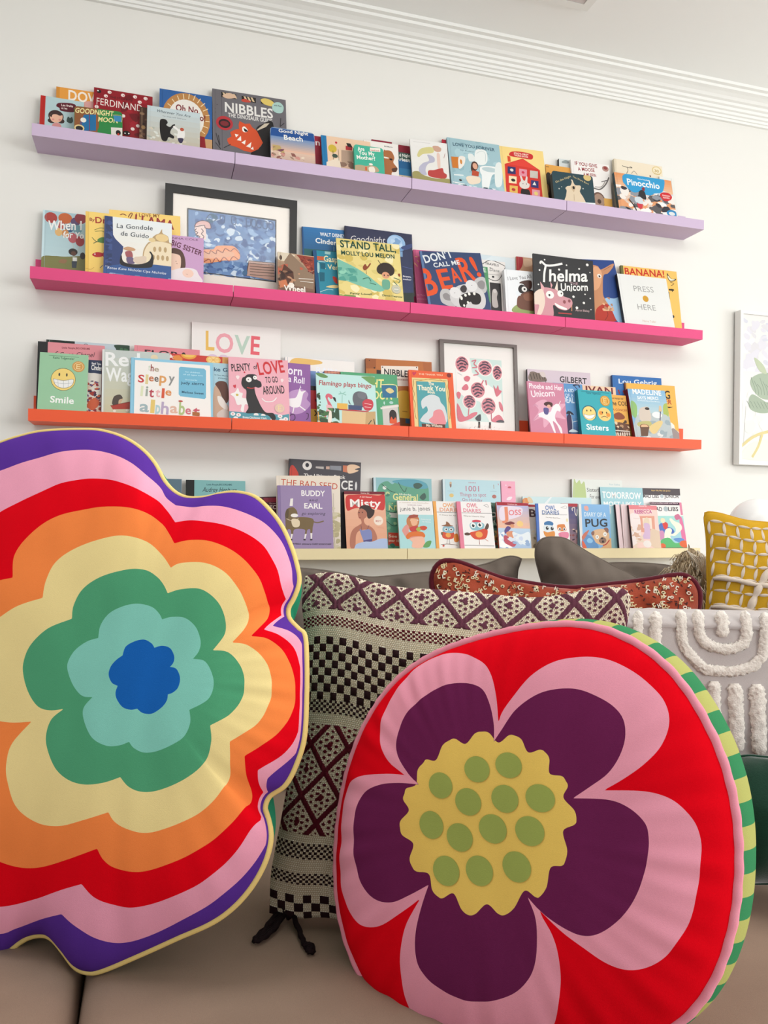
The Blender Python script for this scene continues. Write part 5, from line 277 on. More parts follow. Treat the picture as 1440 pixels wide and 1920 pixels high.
RAINBOW={'pl': [[0.3586,-1.5649,0.7209],[0.788,-0.6157,0.0],[0.2004,0.2566,0.9455],[-0.5821,-0.7451,0.3256]],'H': (0.075,2.6,0.6),'rings': [[[175,189,1],[191,307],[312,386],[445,416],[563,377],[619,326,1],[725,361],[852,337],[941,243],[953,164],[920,108,1],[1019,90],[1098,-8],[1105,-124],[1053,-194],[984,-227,1],[987,-304],[933,-393],[812,-476],[678,-483],[586,-441,1],[494,-463],[366,-444],[251,-363],[202,-282],[210,-194,1],[108,-163],[28,-69],[32,34],[92,121]],[[-288,386,1],[-306,556],[-209,720],[18,835],[220,876],[433,847],[564,770],[631,696,1],[759,739],[962,738],[1147,634],[1257,472],[1270,340],[1216,235,1],[1376,223],[1501,98],[1565,-57],[1528,-234],[1322,-377,1],[1364,-523],[1319,-684],[1196,-792],[993,-896],[809,-937],[660,-905],[571,-840,1],[438,-899],[242,-922],[14,-852],[-179,-670],[-244,-518],[-142,-367,1],[-308,-370],[-468,-283],[-603,-143],[-682,11],[-625,192],[-467,324]],[[-815,613,1],[-851,796],[-774,1026],[-516,1212],[-107,1329],[186,1338],[392,1256],[530,1150],[620,1043,1],[800,1110],[1078,1132],[1328,1007],[1492,803],[1541,583],[1449,366,1],[1641,365],[1811,231],[1903,48],[1913,-175],[1810,-377],[1621,-524,1],[1663,-690],[1640,-889],[1538,-1053],[1320,-1220],[1050,-1346],[846,-1380],[670,-1343],[538,-1256,1],[303,-1354],[37,-1408],[-220,-1385],[-469,-1277],[-669,-1073],[-753,-904],[-728,-707],[-564,-556,1],[-782,-597],[-1004,-572],[-1216,-419],[-1396,-187],[-1451,-11],[-1400,211],[-1175,447]],[[-1422,870,1],[-1465,1115],[-1408,1395],[-1109,1628],[-643,1778],[-296,1821],[67,1745],[360,1571],[569,1391,1],[701,1466],[1032,1492],[1337,1390],[1607,1150],[1752,904],[1752,683],[1661,492,1],[1853,481],[2070,334],[2179,121],[2212,-132],[2132,-427],[1870,-676,1],[1896,-883],[1898,-1094],[1786,-1346],[1582,-1550],[1257,-1733],[984,-1826],[725,-1811],[561,-1758],[460,-1670,1],[109,-1813],[-258,-1934],[-642,-1935],[-1001,-1797],[-1228,-1536],[-1316,-1315],[-1301,-1064],[-1059,-768,1],[-1436,-819],[-1797,-787],[-2186,-575],[-2486,-234],[-2541,101],[-2381,397],[-2122,549],[-1825,733]],[[-2096,1139,1],[-2209,1461],[-2093,1755],[-1761,2059],[-1222,2217],[-669,2268],[-215,2220],[142,2052],[344,1892],[489,1745,1],[724,1808],[1031,1804],[1385,1683],[1703,1448],[1887,1176],[1939,907],[1912,735],[1853,603,1],[2052,597],[2238,467],[2368,226],[2436,-89],[2419,-349],[2294,-586],[2049,-815,1],[2074,-1007],[2107,-1242],[2069,-1453],[1889,-1710],[1620,-1941],[1295,-2131],[962,-2260],[642,-2270],[477,-2202],[374,-2093,1],[-73,-2294],[-504,-2454],[-922,-2498],[-1406,-2433],[-1764,-2232],[-2051,-1878],[-2222,-1492],[-2079,-1163,1],[-2563,-1181],[-3039,-906],[-3402,-452],[-3451,49],[-3251,583],[-2789,967]],[[-3203,1402,1],[-3306,1806],[-2926,2155],[-2320,2449],[-1805,2665],[-1202,2737],[-653,2645],[-180,2464],[96,2283],[356,2074,1],[582,2115],[1046,2086],[1400,1992],[1692,1825],[1925,1531],[2039,1233],[2028,981],[1967,712,1],[2151,670],[2303,554],[2397,338],[2473,-11],[2517,-422],[2435,-715],[2193,-955,1],[2195,-1169],[2242,-1430],[2173,-1642],[2039,-1915],[1721,-2252],[1287,-2514],[907,-2664],[621,-2682],[371,-2637],[195,-2521,1],[-100,-2637],[-558,-2837],[-1039,-3000],[-1586,-3038],[-2133,-2914],[-2575,-2561],[-2940,-2001],[-2897,-1466,1],[-3494,-1353],[-3969,-1030],[-4279,-594],[-4443,121],[-4123,902]],[[-4013,1826,1],[-4207,2433],[-3887,2790],[-3403,2931],[-2566,3172],[-2075,3272],[-1598,3274],[-1179,3193],[-764,3030],[-336,2746],[-71,2520],[179,2378,1],[515,2347],[886,2384],[1263,2312],[1544,2202],[1766,2027],[1926,1820],[2069,1517],[2108,1209],[2047,963],[2031,780,1],[2219,749],[2342,643],[2430,354],[2498,1],[2553,-443],[2502,-732],[2280,-1037,1],[2222,-1285],[2313,-1568],[2292,-1833],[2141,-2125],[1823,-2463],[1408,-2751],[996,-2993],[679,-3109],[407,-3094],[150,-3014],[-90,-2913,1],[-490,-3063],[-872,-3240],[-1071,-3333],[-1581,-3372],[-2311,-3243],[-3011,-2839],[-3469,-2289],[-3492,-1716,1],[-4179,-1575],[-4774,-1101],[-5122,-570],[-5248,263],[-5010,1036]],[[-5353,2347],[-5245,2988],[-4759,3353],[-3989,3596],[-3630,3696],[-3076,3789],[-2132,3789],[-1669,3718],[-1271,3578],[-919,3379],[-647,3152],[-421,2889],[-170,2700],[87,2617],[391,2626],[651,2685],[907,2702],[1213,2630],[1505,2416],[1725,2193],[1920,1907],[2046,1663],[2117,1453],[2085,1240],[2026,1086],[2070,938],[2235,808],[2334,731],[2414,415],[2485,19],[2548,-493],[2503,-814],[2399,-1076],[2209,-1237],[2174,-1396],[2261,-1535],[2320,-1723],[2291,-1975],[2168,-2257],[1975,-2510],[1721,-2722],[1304,-2960],[888,-3201],[371,-3487],[156,-3560],[-56,-3544],[-272,-3427],[-489,-3319],[-678,-3306],[-937,-3404],[-1259,-3663],[-1748,-3840],[-2528,-3836],[-3415,-3475],[-3974,-2874],[-4141,-2167],[-4564,-1766],[-5221,-1530],[-5944,-780],[-6187,253],[-5626,1107],[-5249,1680]]]}
ROUND={'pl': [[0.7752,-1.9039,0.5995],[0.6428,-0.766,0.0],[0.133,0.1116,0.9848],[-0.7544,-0.633,0.1736]],'H': (0.05,2.8,0.55),'rings': [[[-590,991],[-502,1026],[-417,1025],[-295,944],[-186,1037],[-117,1047],[-31,1019],[59,903],[184,951],[243,935],[294,876],[312,732],[439,728],[484,688],[510,636],[476,521],[596,420],[627,328],[607,280],[502,197],[559,29],[545,-88],[515,-135],[402,-182],[374,-374],[310,-486],[262,-500],[145,-471],[44,-667],[-55,-766],[-135,-776],[-266,-718],[-385,-846],[-469,-883],[-559,-848],[-666,-718],[-790,-799],[-851,-801],[-931,-748],[-988,-597],[-1154,-614],[-1219,-577],[-1260,-499],[-1226,-332],[-1385,-280],[-1426,-215],[-1431,-130],[-1326,11],[-1422,107],[-1414,177],[-1396,239],[-1267,310],[-1270,469],[-1206,559],[-1167,607],[-1036,625],[-975,793],[-890,869],[-823,896],[-689,863]],[[-350,944,1],[-373,1119],[-460,1336],[-589,1486],[-805,1519],[-1087,1454],[-1357,1277],[-1581,1030],[-1646,735],[-1595,570],[-1396,402],[-1225,319,1],[-1513,275],[-1799,195],[-2045,50],[-2155,-156],[-2155,-442],[-2087,-742],[-1940,-976],[-1720,-1077],[-1462,-1036],[-1231,-894],[-978,-707,1],[-1057,-973],[-1113,-1252],[-1112,-1482],[-1027,-1652],[-796,-1756],[-502,-1769],[-220,-1691],[51,-1532],[215,-1339],[292,-1133],[303,-890],[274,-689],[181,-521,1],[352,-638],[577,-723],[761,-743],[935,-667],[1127,-461],[1255,-206],[1322,90],[1324,315],[1275,447],[1127,547],[920,585],[571,533,1],[731,675],[900,839],[1002,1035],[1038,1233],[981,1419],[802,1547],[542,1621],[310,1602],[82,1511],[-138,1317],[-283,1068]],[[-320,1144,1],[-386,1413],[-514,1666],[-674,1786],[-971,1844],[-1296,1793],[-1621,1607],[-1846,1279],[-1953,969],[-1933,718],[-1793,531],[-1615,426],[-1428,379,1],[-1673,345],[-1980,272],[-2206,192],[-2379,59],[-2437,-159],[-2408,-591],[-2356,-1047],[-2207,-1281],[-2045,-1417],[-1824,-1424],[-1604,-1340],[-1342,-1126],[-1122,-927],[-1047,-834,1],[-1138,-997],[-1249,-1229],[-1303,-1481],[-1314,-1722],[-1264,-1979],[-1167,-2230],[-1019,-2526],[-671,-2525],[-242,-2398],[114,-2186],[380,-1895],[506,-1619],[550,-1264],[525,-1002],[456,-816],[354,-682],[319,-618,1],[547,-760],[765,-859],[972,-944],[1156,-958],[1333,-902],[1490,-778],[1591,-629],[1711,-384],[1765,-99],[1786,207],[1770,398],[1698,553],[1561,670],[1396,725],[1200,725],[868,666,1],[1050,808],[1238,986],[1375,1182],[1429,1424],[1358,1622],[1184,1782],[934,1922],[678,1978],[417,1949],[191,1867],[-24,1692],[-195,1440],[-294,1262]],[[837,2291],[362,2288],[-64,2225],[-587,2105],[-1093,1908],[-1541,1711],[-1868,1464],[-2147,1123],[-2370,669],[-2520,186],[-2559,-387],[-2538,-938],[-2463,-1391],[-2314,-1778],[-2087,-2092],[-1793,-2304],[-1474,-2461],[-1066,-2463],[-607,-2415],[-42,-2271],[545,-2057],[969,-1847],[1343,-1624],[1617,-1405],[1823,-1079],[1946,-796],[2012,-424],[2051,-29],[2051,333],[2011,692],[1929,1021],[1774,1376],[1588,1650],[1334,1926],[1104,2155]]]}
DOTS=[[-510,623,154,136],[-147,732,154,131],[-937,368,154,139],[-578,264,158,142],[-154,383,157,141],[235,469,160,138],[-1009,-76,155,147],[-647,-127,160,146],[-265,49,163,147],[152,122,161,146],[-776,-509,162,154],[-383,-409,161,151],[39,-261,163,150]]
CTR_R=[578,-55]
CTR_C=[-363,75]
PILLOWS={'textured': ([[0.7743,-1.6687,0.6248],[0.9336,-0.3584,0.0],[0.0806,0.21,0.9744],[-0.3492,-0.9097,0.225]],[[[-2221,2366],[-1919,2428],[-1598,2394],[-1197,2290],[-722,2220],[-174,2199],[525,2150],[1139,2116],[1675,2189],[2133,2275],[2397,2280],[2521,2175]],[[-2470,-2249],[-2065,-2296],[-1484,-2288],[-330,-2654],[1064,-2837],[2086,-2908]],[[-2221,2366],[-2248,1968],[-2196,1578],[-2195,965],[-2205,292],[-2284,-365],[-2364,-935],[-2429,-1355],[-2478,-1766],[-2470,-2249]],[[2521,2175],[2495,1914],[2401,1459],[2410,796],[2366,-271],[2239,-1626],[2086,-2908]]]),'sprinkle': ([[1.1011,-1.4068,0.6708],[0.9397,-0.342,0.0],[0.0594,0.1632,0.9848],[-0.3368,-0.9254,0.1736]],[[[-2419,1780],[-2298,1905],[-2075,1919],[-1771,1832],[-1418,1695],[-967,1571],[28,1448],[920,1533],[1612,1635],[2008,1712],[2253,1716],[2413,1599]],[[-2242,-2419],[-47,-2440],[2115,-2281]],[[-2419,1780],[-2478,1586],[-2454,1283],[-2389,833],[-2361,-54],[-2242,-2419]],[[2413,1599],[2491,1402],[2458,1125],[2340,877],[2246,534],[2202,-426],[2115,-2281]]]),'mustard': ([[1.5003,-1.4433,0.7638],[0.9703,-0.2419,0.0],[0.0378,0.1518,0.9877],[-0.2389,-0.9583,0.1564]],[[[-919,1972],[-831,1994],[-616,1965],[-349,1893],[-82,1831],[351,1794],[1003,1758],[2110,1857],[3459,2047]],[[-1290,-3285],[-446,-3241],[1208,-3248],[2875,-3305]],[[-919,1972],[-938,1832],[-919,1459],[-941,931],[-957,512],[-1022,-6],[-1180,-1526],[-1290,-3285]],[[3459,2047],[3253,968],[2962,-1522],[2875,-3305]]]),'greyA': ([[0.7297,-1.0864,0.6817],[0.9781,-0.2079,0.0],[0.0289,0.1361,0.9903],[-0.2059,-0.9686,0.1392]],[[[-3265,1666],[-2488,1559],[-1315,1544],[-695,1503],[-310,1471],[99,1416],[441,1350],[785,1261]],[[-3097,-2767],[-1059,-2851],[909,-2830]],[[-3265,1666],[-3236,-539],[-3097,-2767]],[[785,1261],[881,-556],[909,-2830]]]),'greyB': ([[0.9704,-1.1169,0.678],[0.9613,-0.2756,0.0],[0.0384,0.1338,0.9903],[-0.273,-0.9519,0.1392]],[[[-1841,1361],[-1515,1329],[-851,1395],[-350,1447],[235,1500],[914,1636],[1350,1794],[1550,1819],[1725,1774]],[[-1779,-2790],[-339,-2833],[1465,-2766]],[[-1841,1361],[-1721,-582],[-1779,-2790]],[[1725,1774],[1664,1610],[1613,1282],[1541,-551],[1465,-2766]]]),'greyC': ([[1.2466,-1.2625,0.6916],[0.9272,-0.3746,0.0],[0.0521,0.129,0.9903],[-0.371,-0.9182,0.1392]],[[[-1134,1968],[-999,2096],[-808,2133],[-529,2103],[-252,1937],[23,1771],[460,1542],[1055,1240],[1429,1004]],[[-1052,-2826],[69,-2831],[1335,-2725]],[[-1134,1968],[-1146,1706],[-1069,1367],[-1003,974],[-1010,-576],[-1052,-2826]],[[1429,1004],[1444,-503],[1335,-2725]]]),'greyD': ([[1.5568,-1.1886,0.6686],[0.9613,-0.2756,0.0],[0.0384,0.1338,0.9903],[-0.273,-0.9519,0.1392]],[[[-2158,1712],[-1660,1742],[-1039,1737],[-419,1682],[198,1565],[1064,1476],[2315,1539]],[[-2287,-2731],[-130,-2772],[2041,-2698]],[[-2158,1712],[-2250,-621],[-2287,-2731]],[[2315,1539],[2178,-580],[2041,-2698]]]),'velvet': ([[1.203,-1.771,0.4315],[0.866,-0.5,0.0],[0.121,0.2095,0.9703],[-0.4851,-0.8403,0.2419]],[[[-596,1480],[-280,1628],[-71,1691],[148,1693],[436,1687],[935,1698],[2042,1774]],[[-717,-80],[-143,-51],[558,28],[1777,165]],[[-596,1480],[-647,1023],[-717,-80]],[[2042,1774],[1903,905],[1777,165]]])}
BLANKET={'pl': [[1.2061,-1.6263,0.7087],[0.9397,-0.342,0.0],[0.0119,0.0328,0.9994],[-0.3418,-0.9391,0.0349]],'tufts': [(66,[[-884,866],[-902,597],[-910,352]]),(78,[[-607,859],[-625,556],[-611,230]]),(70,[[-212,890],[-208,564],[-183,367],[-57,173],[80,37],[217,-29],[535,-49],[830,8],[989,127],[1068,244],[1104,592],[1110,916]]),(72,[[58,895],[58,686],[92,501],[217,364],[490,301],[718,364],[804,493],[809,701],[799,910]]),(84,[[423,902],[434,671],[441,497]]),(84,[[307,-212],[307,-581],[313,-949]]),(95,[[630,-239],[647,-687],[672,-1306]]),(98,[[965,-242],[981,-678],[1011,-1353]]),(95,[[1303,-238],[1324,-669],[1348,-1332]]),(72,[[1444,922],[1443,599],[1441,276]]),(72,[[1715,927],[1713,604],[1711,282]]),(90,[[1641,-230],[1650,-661],[1657,-1323]])],'tl': [-1087,836],'bl': [-1081,-1455],'tr': [2837,896],'br': [2817,-1364]}
# ---------------------------------------------------------------- picture ledges
LZ=[2.1247,1.6895,1.256,.8282]; LIP=.0368; DEP=.1227; SEC=.61
LC=[('lavender','c8b4cf'),('hot pink','dd4a80'),('orange','ee5f3a'),('pale yellow','ecdcb0')]
POS=['at the far left end','second from the left','second from the right','at the far right end']
for s in range(4):
    m=paint(LC[s][1],.5,25,.02,.3)
    for j in range(4):
        t=empty('picture_ledge',loc=(SEC*j,0,LZ[s]-LIP)); tag(t,'%s picture ledge %s of its row on the white wall'%(LC[s][0],POS[j]),'shelf','%s picture ledges'%LC[s][0])
        g=.0012 if j<3 else 0; a,b=(.0012 if j else 0),SEC-g
        mb=MB(); mb.box(a,b,-DEP,-DEP+.012,0,LIP,m); mb.build('lip',t)
        mb=MB(); mb.box(a,b,-DEP+.012,-.012,0,.013,m); mb.build('shelf_board',t)
        mb=MB(); mb.box(a,b,-.012,0,0,LIP+.055,m); mb.build('back_rail',t)
# ---------------------------------------------------------------- printed covers
def clip(P,w,h,x0=0,y0=0):
    for ax,lim,sg in ((0,x0,1),(0,w,-1),(1,y0,1),(1,h,-1)):
        out=[]; L=len(P)
        for i in range(L):
            a=P[i]; b=P[(i+1)%L]; da=sg*(a[ax]-lim); db=sg*(b[ax]-lim)
            if da>=0: out.append(a)
            if (da>=0)!=(db>=0):
                t=da/(da-db); out.append((a[0]+(b[0]-a[0])*t,a[1]+(b[1]-a[1])*t))
        P=out
        if len(P)<3: return []
    return P
TXT={}
def text_mesh(s,bold):
    k=(s,bold)
    if k in TXT: return TXT[k]
    c=bpy.data.curves.new('t','FONT'); c.body=s; c.size=1; c.offset=.022*bold; c.resolution_u=3; c.space_character=1.03
    o=bpy.data.objects.new('t',c); COL.objects.link(o); me=o.to_mesh()
    v=[tuple(x.co[:2]) for x in me.vertices]; f=[tuple(p.vertices) for p in me.polygons]; o.to_mesh_clear()
    bpy.data.objects.remove(o); bpy.data.curves.remove(c); TXT[k]=(v,f); return TXT[k]
CAP=max(v[1] for v in text_mesh('H',0)[0])
class Art:
    def __init__(s,mb,w,h,y0): s.mb,s.w,s.h,s.y=mb,w,h,y0; s.k=0
    def put(s,P,m,step=2e-5):
        P=clip(P,s.w,s.h)
        if len(P)<3: return
        s.k+=step; y=s.y-s.k; V=[Vector((x,z,0)) for x,z in P]; T=tessellate_polygon([V])
        fs=[]
        for t in T:
            a,b,c=(P[i] for i in t)
            ar=(b[0]-a[0])*(c[1]-a[1])-(b[1]-a[1])*(c[0]-a[0])
            if abs(ar)>1e-12: fs.append(t if ar>0 else t[::-1])
        s.mb.raw([(x,y,z) for x,z in P],fs,m)
    def item(s,i):
        k=i[0]; w,h=s.w,s.h
        if k=='E':
            x,z,a,b=[q*1e-4 for q in i[1:5]]; n=12 if max(a,b)<.004 else 28; s.put([(x+a*math.cos(2*math.pi*t/n),z+b*math.sin(2*math.pi*t/n)) for t in range(n)],paper(i[5]))
        elif k in 'PS':
            P=[(i[2][j]*1e-4,i[2][j+1]*1e-4) for j in range(0,len(i[2]),2)]
            if k=='S': P=[(v.x,v.y) for v in catmull([(a,b,0) for a,b in P],True,5)]
            s.put(P,paper(i[1]))
        elif k=='L':
            P=[(i[3][j]*1e-4,i[3][j+1]*1e-4,0) for j in range(0,len(i[3]),2)]; r=max(i[2]*1e-4,.0006)/2
            Q=catmull(P,False,4) if len(P)>2 else [Vector(p) for p in P]; s.k+=2e-5
            L=[];R_=[]
            for j in range(len(Q)):
                t=Q[min(j+1,len(Q)-1)]-Q[max(0,j-1)]
                if t.length<1e-9: continue
                t.normalize(); L.append((Q[j].x-t.y*r,Q[j].y+t.x*r)); R_.append((Q[j].x+t.y*r,Q[j].y-t.x*r))
            for j in range(len(L)-1): s.put([L[j],R_[j],R_[j+1],L[j+1]],paper(i[1]),1e-7)
        elif k=='R':
            f=i[2]; s.put([(f[0]*w,h-f[1]*h),(f[0]*w,h-f[3]*h),(f[2]*w,h-f[3]*h),(f[2]*w,h-f[1]*h)],paper(i[1]))
        elif k=='G':
            f=i[3]; A=[int(i[1][q:q+2],16) for q in(0,2,4)]; B=[int(i[2][q:q+2],16) for q in(0,2,4)]; n=9
            for j in range(n):
                c=''.join('%02x'%int(a+(b-a)*j/(n-1)) for a,b in zip(A,B)); y0=f[1]+(f[3]-f[1])*j/n; y1=f[1]+(f[3]-f[1])*(j+1)/n
                s.put([(f[0]*w,h-y0*h),(f[0]*w,h-y1*h),(f[2]*w,h-y1*h),(f[2]*w,h-y0*h)],paper(c),1e-6)
        elif k=='M':
            R=random.Random(i[4]*7+len(i[1])); f=i[5]; s.k+=1e-5
            for j in range(i[2]):
                x=(f[0]+(f[2]-f[0])*R.random())*w; z=h-(f[1]+(f[3]-f[1])*R.random())*h; a=i[3]*w*R.uniform(.5,1.1); b=a*R.uniform(.4,.9); th=R.uniform(-.7,.7)
                P=[]
                for q in range(8):
                    t=2*math.pi*q/8; rr=R.uniform(.7,1.15); u=a*rr*math.cos(t); v=b*rr*math.sin(t); P.append((x+u*math.cos(th)-v*math.sin(th),z+u*math.sin(th)+v*math.cos(th)))
                P=clip(P,f[2]*w if f[2]<1 else w,h-f[1]*h,f[0]*w,max(0,h-f[3]*h))
                if len(P)>2: s.put(P,paper(R.choice(i[1])),3e-6)
        elif k=='T':
            vs,fs=text_mesh(i[1],i[8]); 
            if not vs: return
            x0,z0,x1,z1,hh=[q*1e-4 for q in i[2:7]]; L=math.hypot(x1-x0,z1-z0); a=math.atan2(z1-z0,x1-x0)
            mn=min(v[0] for v in vs); mx_=max(v[0] for v in vs); sx=L/(mx_-mn); 
            tall=any(c.isupper() or c.isdigit() or c in 'bdfhklt!' for c in i[1]); sz=hh/(CAP if tall else CAP*.76)
            s.k+=2e-5; y=s.y-s.k; ca,sa=math.cos(a),math.sin(a); V=[]
            for u,v in vs:
                X=(u-mn)*sx+i[9]*v*sz; Z=v*sz; V.append((x0+X*ca-Z*sa,y,z0+X*sa+Z*ca))
            good=[]
            for f in fs:
                if all(0<=V[q][0]<=w and 0<=V[q][2]<=h for q in f): good.append(f)
                else:
                    P=clip([(V[q][0],V[q][2]) for q in f],w,h)
                    if len(P)>2: s.mb.raw([(a_,y,b_) for a_,b_ in P],[tuple(range(len(P)))],paper(i[7]))
            s.mb.raw(V,good,paper(i[7]))
PAGE=None
def rounded(w,h,r,n=5):
    P=[]
    for cx,cz,a0 in ((w-r,r,-90),(w-r,h-r,0),(r,h-r,90),(r,r,180)):
        for k in range(n+1): a=math.radians(a0+90*k/n); P.append((cx+r*math.cos(a),cz+r*math.sin(a)))
    return P
SHELFNAME=['lavender','pink','orange','yellow']
def make_book(d):
    s,kind,label,o,ln,tilt,w,h,th,base,side,sp,rc,items=d; w*=1e-4; h*=1e-4
    l=math.radians(ln); t=math.radians(tilt)
    ez=Vector((0,math.sin(l),math.cos(l))); ex=Vector((1,0,0)); ex,ez=math.cos(t)*ex+math.sin(t)*ez,-math.sin(t)*ex+math.cos(t)*ez; ey=ez.cross(ex)
    Mx=Matrix((ex,ey,ez)).transposed().to_4x4(); Mx.translation=Vector(o)
    bm=paper(base); sd=paper(side) if side else (paper(sp[0]) if sp else bm); pg=paper('e9e3d6',.8)
    if kind=='frame': return make_frame(d,Mx,w,h)
    if kind=='plaque': return make_plaque(d,Mx,w,h)
    name={'print':'art_print'}.get(kind,'picture_book'); root=empty(name,Mx)
    if kind=='print': tag(root,label,'print')
    else: tag(root,label,'book','picture books on the %s ledges'%SHELFNAME[s])
    mb=MB()
    if kind=='hard':
        b=min(.0022,th*.25)
        mb.box(0,w,0,b,0,h,bm,sd); mb.box(0,w,th-b,th,0,h,bm,sd); mb.box(0,.0022,b,th-b,0,h,sd)
        p=MB(); p.box(.0022,w-.003,b,th-b,.003,h-.003,pg); 
    elif kind=='board':
        P=rounded(w,h,.011); n=len(P); b=.0015
        for y0,y1,m in ((0,b,bm),(th-b,th,bm)):
            mb.raw([(x,y,z) for y in (y0,y1) for x,z in P],[tuple(range(n)),tuple(range(n,2*n))[::-1]]+[((i+1)%n,i,n+i,n+(i+1)%n) for i in range(n)],m)
        mb.box(0,.0016,b,th-b,.012,h-.012,sd)
        p=MB(); Q=rounded(w-.0026,h-.001,.0105); n=len(Q)
        p.raw([(x+.0016,y,z+.0005) for y in (b,th-b) for x,z in Q],[tuple(range(n)),tuple(range(n,2*n))[::-1]]+[((i+1)%n,i,n+i,n+(i+1)%n) for i in range(n)],pg)
    else:
        b=.0005; mb.box(0,w,0,b,0,h,bm,sd)
        if kind=='print': p=None; mb=MB(); mb.box(0,w,0,th*.5,0,h,bm)
        else:
            mb.box(0,w,th-b,th,0,h,bm,sd); mb.box(0,.0006,b,th-b,0,h,sd); p=MB(); p.box(.0006,w-.0004,b,th-b,.0006,h-.0006,pg)
    A=Art(mb,w,h,0)
    sw=sp[1]*1e-4 if sp else 0
    for i in items:
        if i[0] in 'GRM' and sp:
            A.item(i)
        elif i[0]!='K': 
            if sp and sw:    # spine strip goes over the ground colours and under the drawing
                A.put([(0,0),(sw,0),(sw,h),(0,h)],paper(sp[0])); sw=0
            A.item(i)
    if sw: A.put([(0,0),(sw,0),(sw,h),(0,h)],paper(sp[0]))
    if kind=='hard' and w>.1: # hinge groove beside the spine, its shade painted as a flat darker strip
        A.put([(.009,.001),(.0097,.001),(.0097,h-.001),(.009,h-.001)],paper('%02x%02x%02x'%tuple(int(int((sp[0] if sp else base)[q:q+2],16)*.86) for q in (0,2,4))))
    if rc:  # trim the drawing to the rounded corners
        r=.011
        for fi in range(len(mb.v)):
            x,y,z=mb.v[fi]
            if y<0:
                for cx,cz,sx,sz in ((r,r,-1,-1),(w-r,r,1,-1),(r,h-r,-1,1),(w-r,h-r,1,1)):
                    dx,dz=(x-cx)*sx,(z-cz)*sz
                    if dx>0 and dz>0 and math.hypot(dx,dz)>r:
                        q=r/math.hypot(dx,dz); mb.v[fi]=(cx+dx*q*sx,y,cz+dz*q*sz)
    cov=mb.build('sheet' if kind=='print' else 'cover',root)
    if p: p.build('page_block',root)
    for i in items:
        if i[0]=='K':
            x,z,r=[q*1e-4 for q in i[1:4]]; k=MB(); g=paper(i[4],.3); g2=paper('e6cf94',.35)
            yb=-A.k-3e-5; n=40
            P=[(x+(r*(1+.03*(-1)**q))*math.cos(2*math.pi*q/n),z+(r*(1+.03*(-1)**q))*math.sin(2*math.pi*q/n)) for q in range(n)]
            k.raw([(a,y,c) for y in (yb-.0004,yb) for a,c in P],[tuple(range(n)),tuple(range(n,2*n))[::-1]]+[((q+1)%n,q,n+q,n+(q+1)%n) for q in range(n)],g)
            B=Art(k,w,h,yb-.0004); B.put([(x+r*.78*math.cos(q*.2618),z+r*.78*math.sin(q*.2618)) for q in range(24)],g2); B.put([(x+r*.7*math.cos(q*.2618),z+r*.7*math.sin(q*.2618)) for q in range(24)],g)
            if s==2:
                for q in (-.4,0,.4): B.put([(x-r*.3,z+r*(q-.07)),(x+r*.32,z+r*(q-.07)),(x+r*.32,z+r*(q+.07)),(x-r*.3,z+r*(q+.07))],g2)
                B.put([(x-r*.35,z-r*.45),(x-r*.2,z-r*.45),(x-r*.2,z+r*.47),(x-r*.35,z+r*.47)],g2)
            else: B.put([(x-r*.5,z-r*.08),(x+r*.5,z-r*.08),(x+r*.5,z+r*.08),(x-r*.5,z+r*.08)],paper('f0eadc'))
            k.build('award_sticker',cov)
    return root
def glassm():
    m=bpy.data.materials.get('clear_glass')
    if m: return m
    m=bpy.data.materials.new('clear_glass'); m.use_nodes=True; nt=m.node_tree; nt.nodes.remove(nt.nodes['Principled BSDF'])
    a=nt.nodes.new('ShaderNodeBsdfTransparent'); b=nt.nodes.new('ShaderNodeBsdfGlossy'); b.inputs['Roughness'].default_value=.02; x=nt.nodes.new('ShaderNodeMixShader'); x.inputs[0].default_value=.022
    nt.links.new(a.outputs[0],x.inputs[1]); nt.links.new(b.outputs[0],x.inputs[2]); nt.links.new(x.outputs[0],nt.nodes['Material Output'].inputs[0]); return m
def bars(mb,w,h,x0,x1,z0,z1,ya,yb,m,yi=None):
    yi=ya if yi is None else yi
    O=[(0,0),(w,0),(w,h),(0,h)]; I=[(x0,z0),(x1,z0),(x1,z1),(x0,z1)]
    for k in range(4):
        j=(k+1)%4; a,b,c,d=O[k],O[j],I[j],I[k]
        mb.poly([(a[0],ya,a[1]),(b[0],ya,b[1]),(c[0],yi,c[1]),(d[0],yi,d[1])],m)
        mb.poly([(a[0],yb,a[1]),(b[0],yb,b[1]),(b[0],ya,b[1]),(a[0],ya,a[1])],m)
        mb.poly([(d[0],yi,d[1]),(c[0],yi,c[1]),(c[0],yb,c[1]),(d[0],yb,d[1])],m)
def make_frame(d,Mx,w,h):
    s,kind,label,o,ln,tilt,_,_,th,base,side,sp,rc,items=d; root=tag(empty('framed_picture',Mx),label,'picture frame')
    q=items[0][2]; xs=[x*1e-4 for x in q[0::2]]; zs=[z*1e-4 for z in q[1::2]]; x0=min(xs); x1=(xs[1]); z1=max(zs); b=x0
    mb=MB(); bars(mb,w,h,x0,x1,b,z1,0,th,paper(base,.35)); mb.build('frame_border',root)
    mb=MB(); mb.box(x0*.5,w-x0*.5,th*.55,th*.9,b*.5,h-b*.5,paper('c9c2b8',.8)); A=Art(mb,w,h,th*.55)
    for i in items: A.item(i)
    # keep the picture inside the rebate
    mb.v=[(min(max(x,x0*.5),w-x0*.5),y,min(max(z,b*.5),h-b*.5)) for x,y,z in mb.v]
    mb.build('matted_picture',root)
    mb=MB(); mb.box(x0-.001,x1+.001,th*.25,th*.25+.0015,b-.001,z1+.001,glassm()); mb.build('glass_pane',root)
    return root
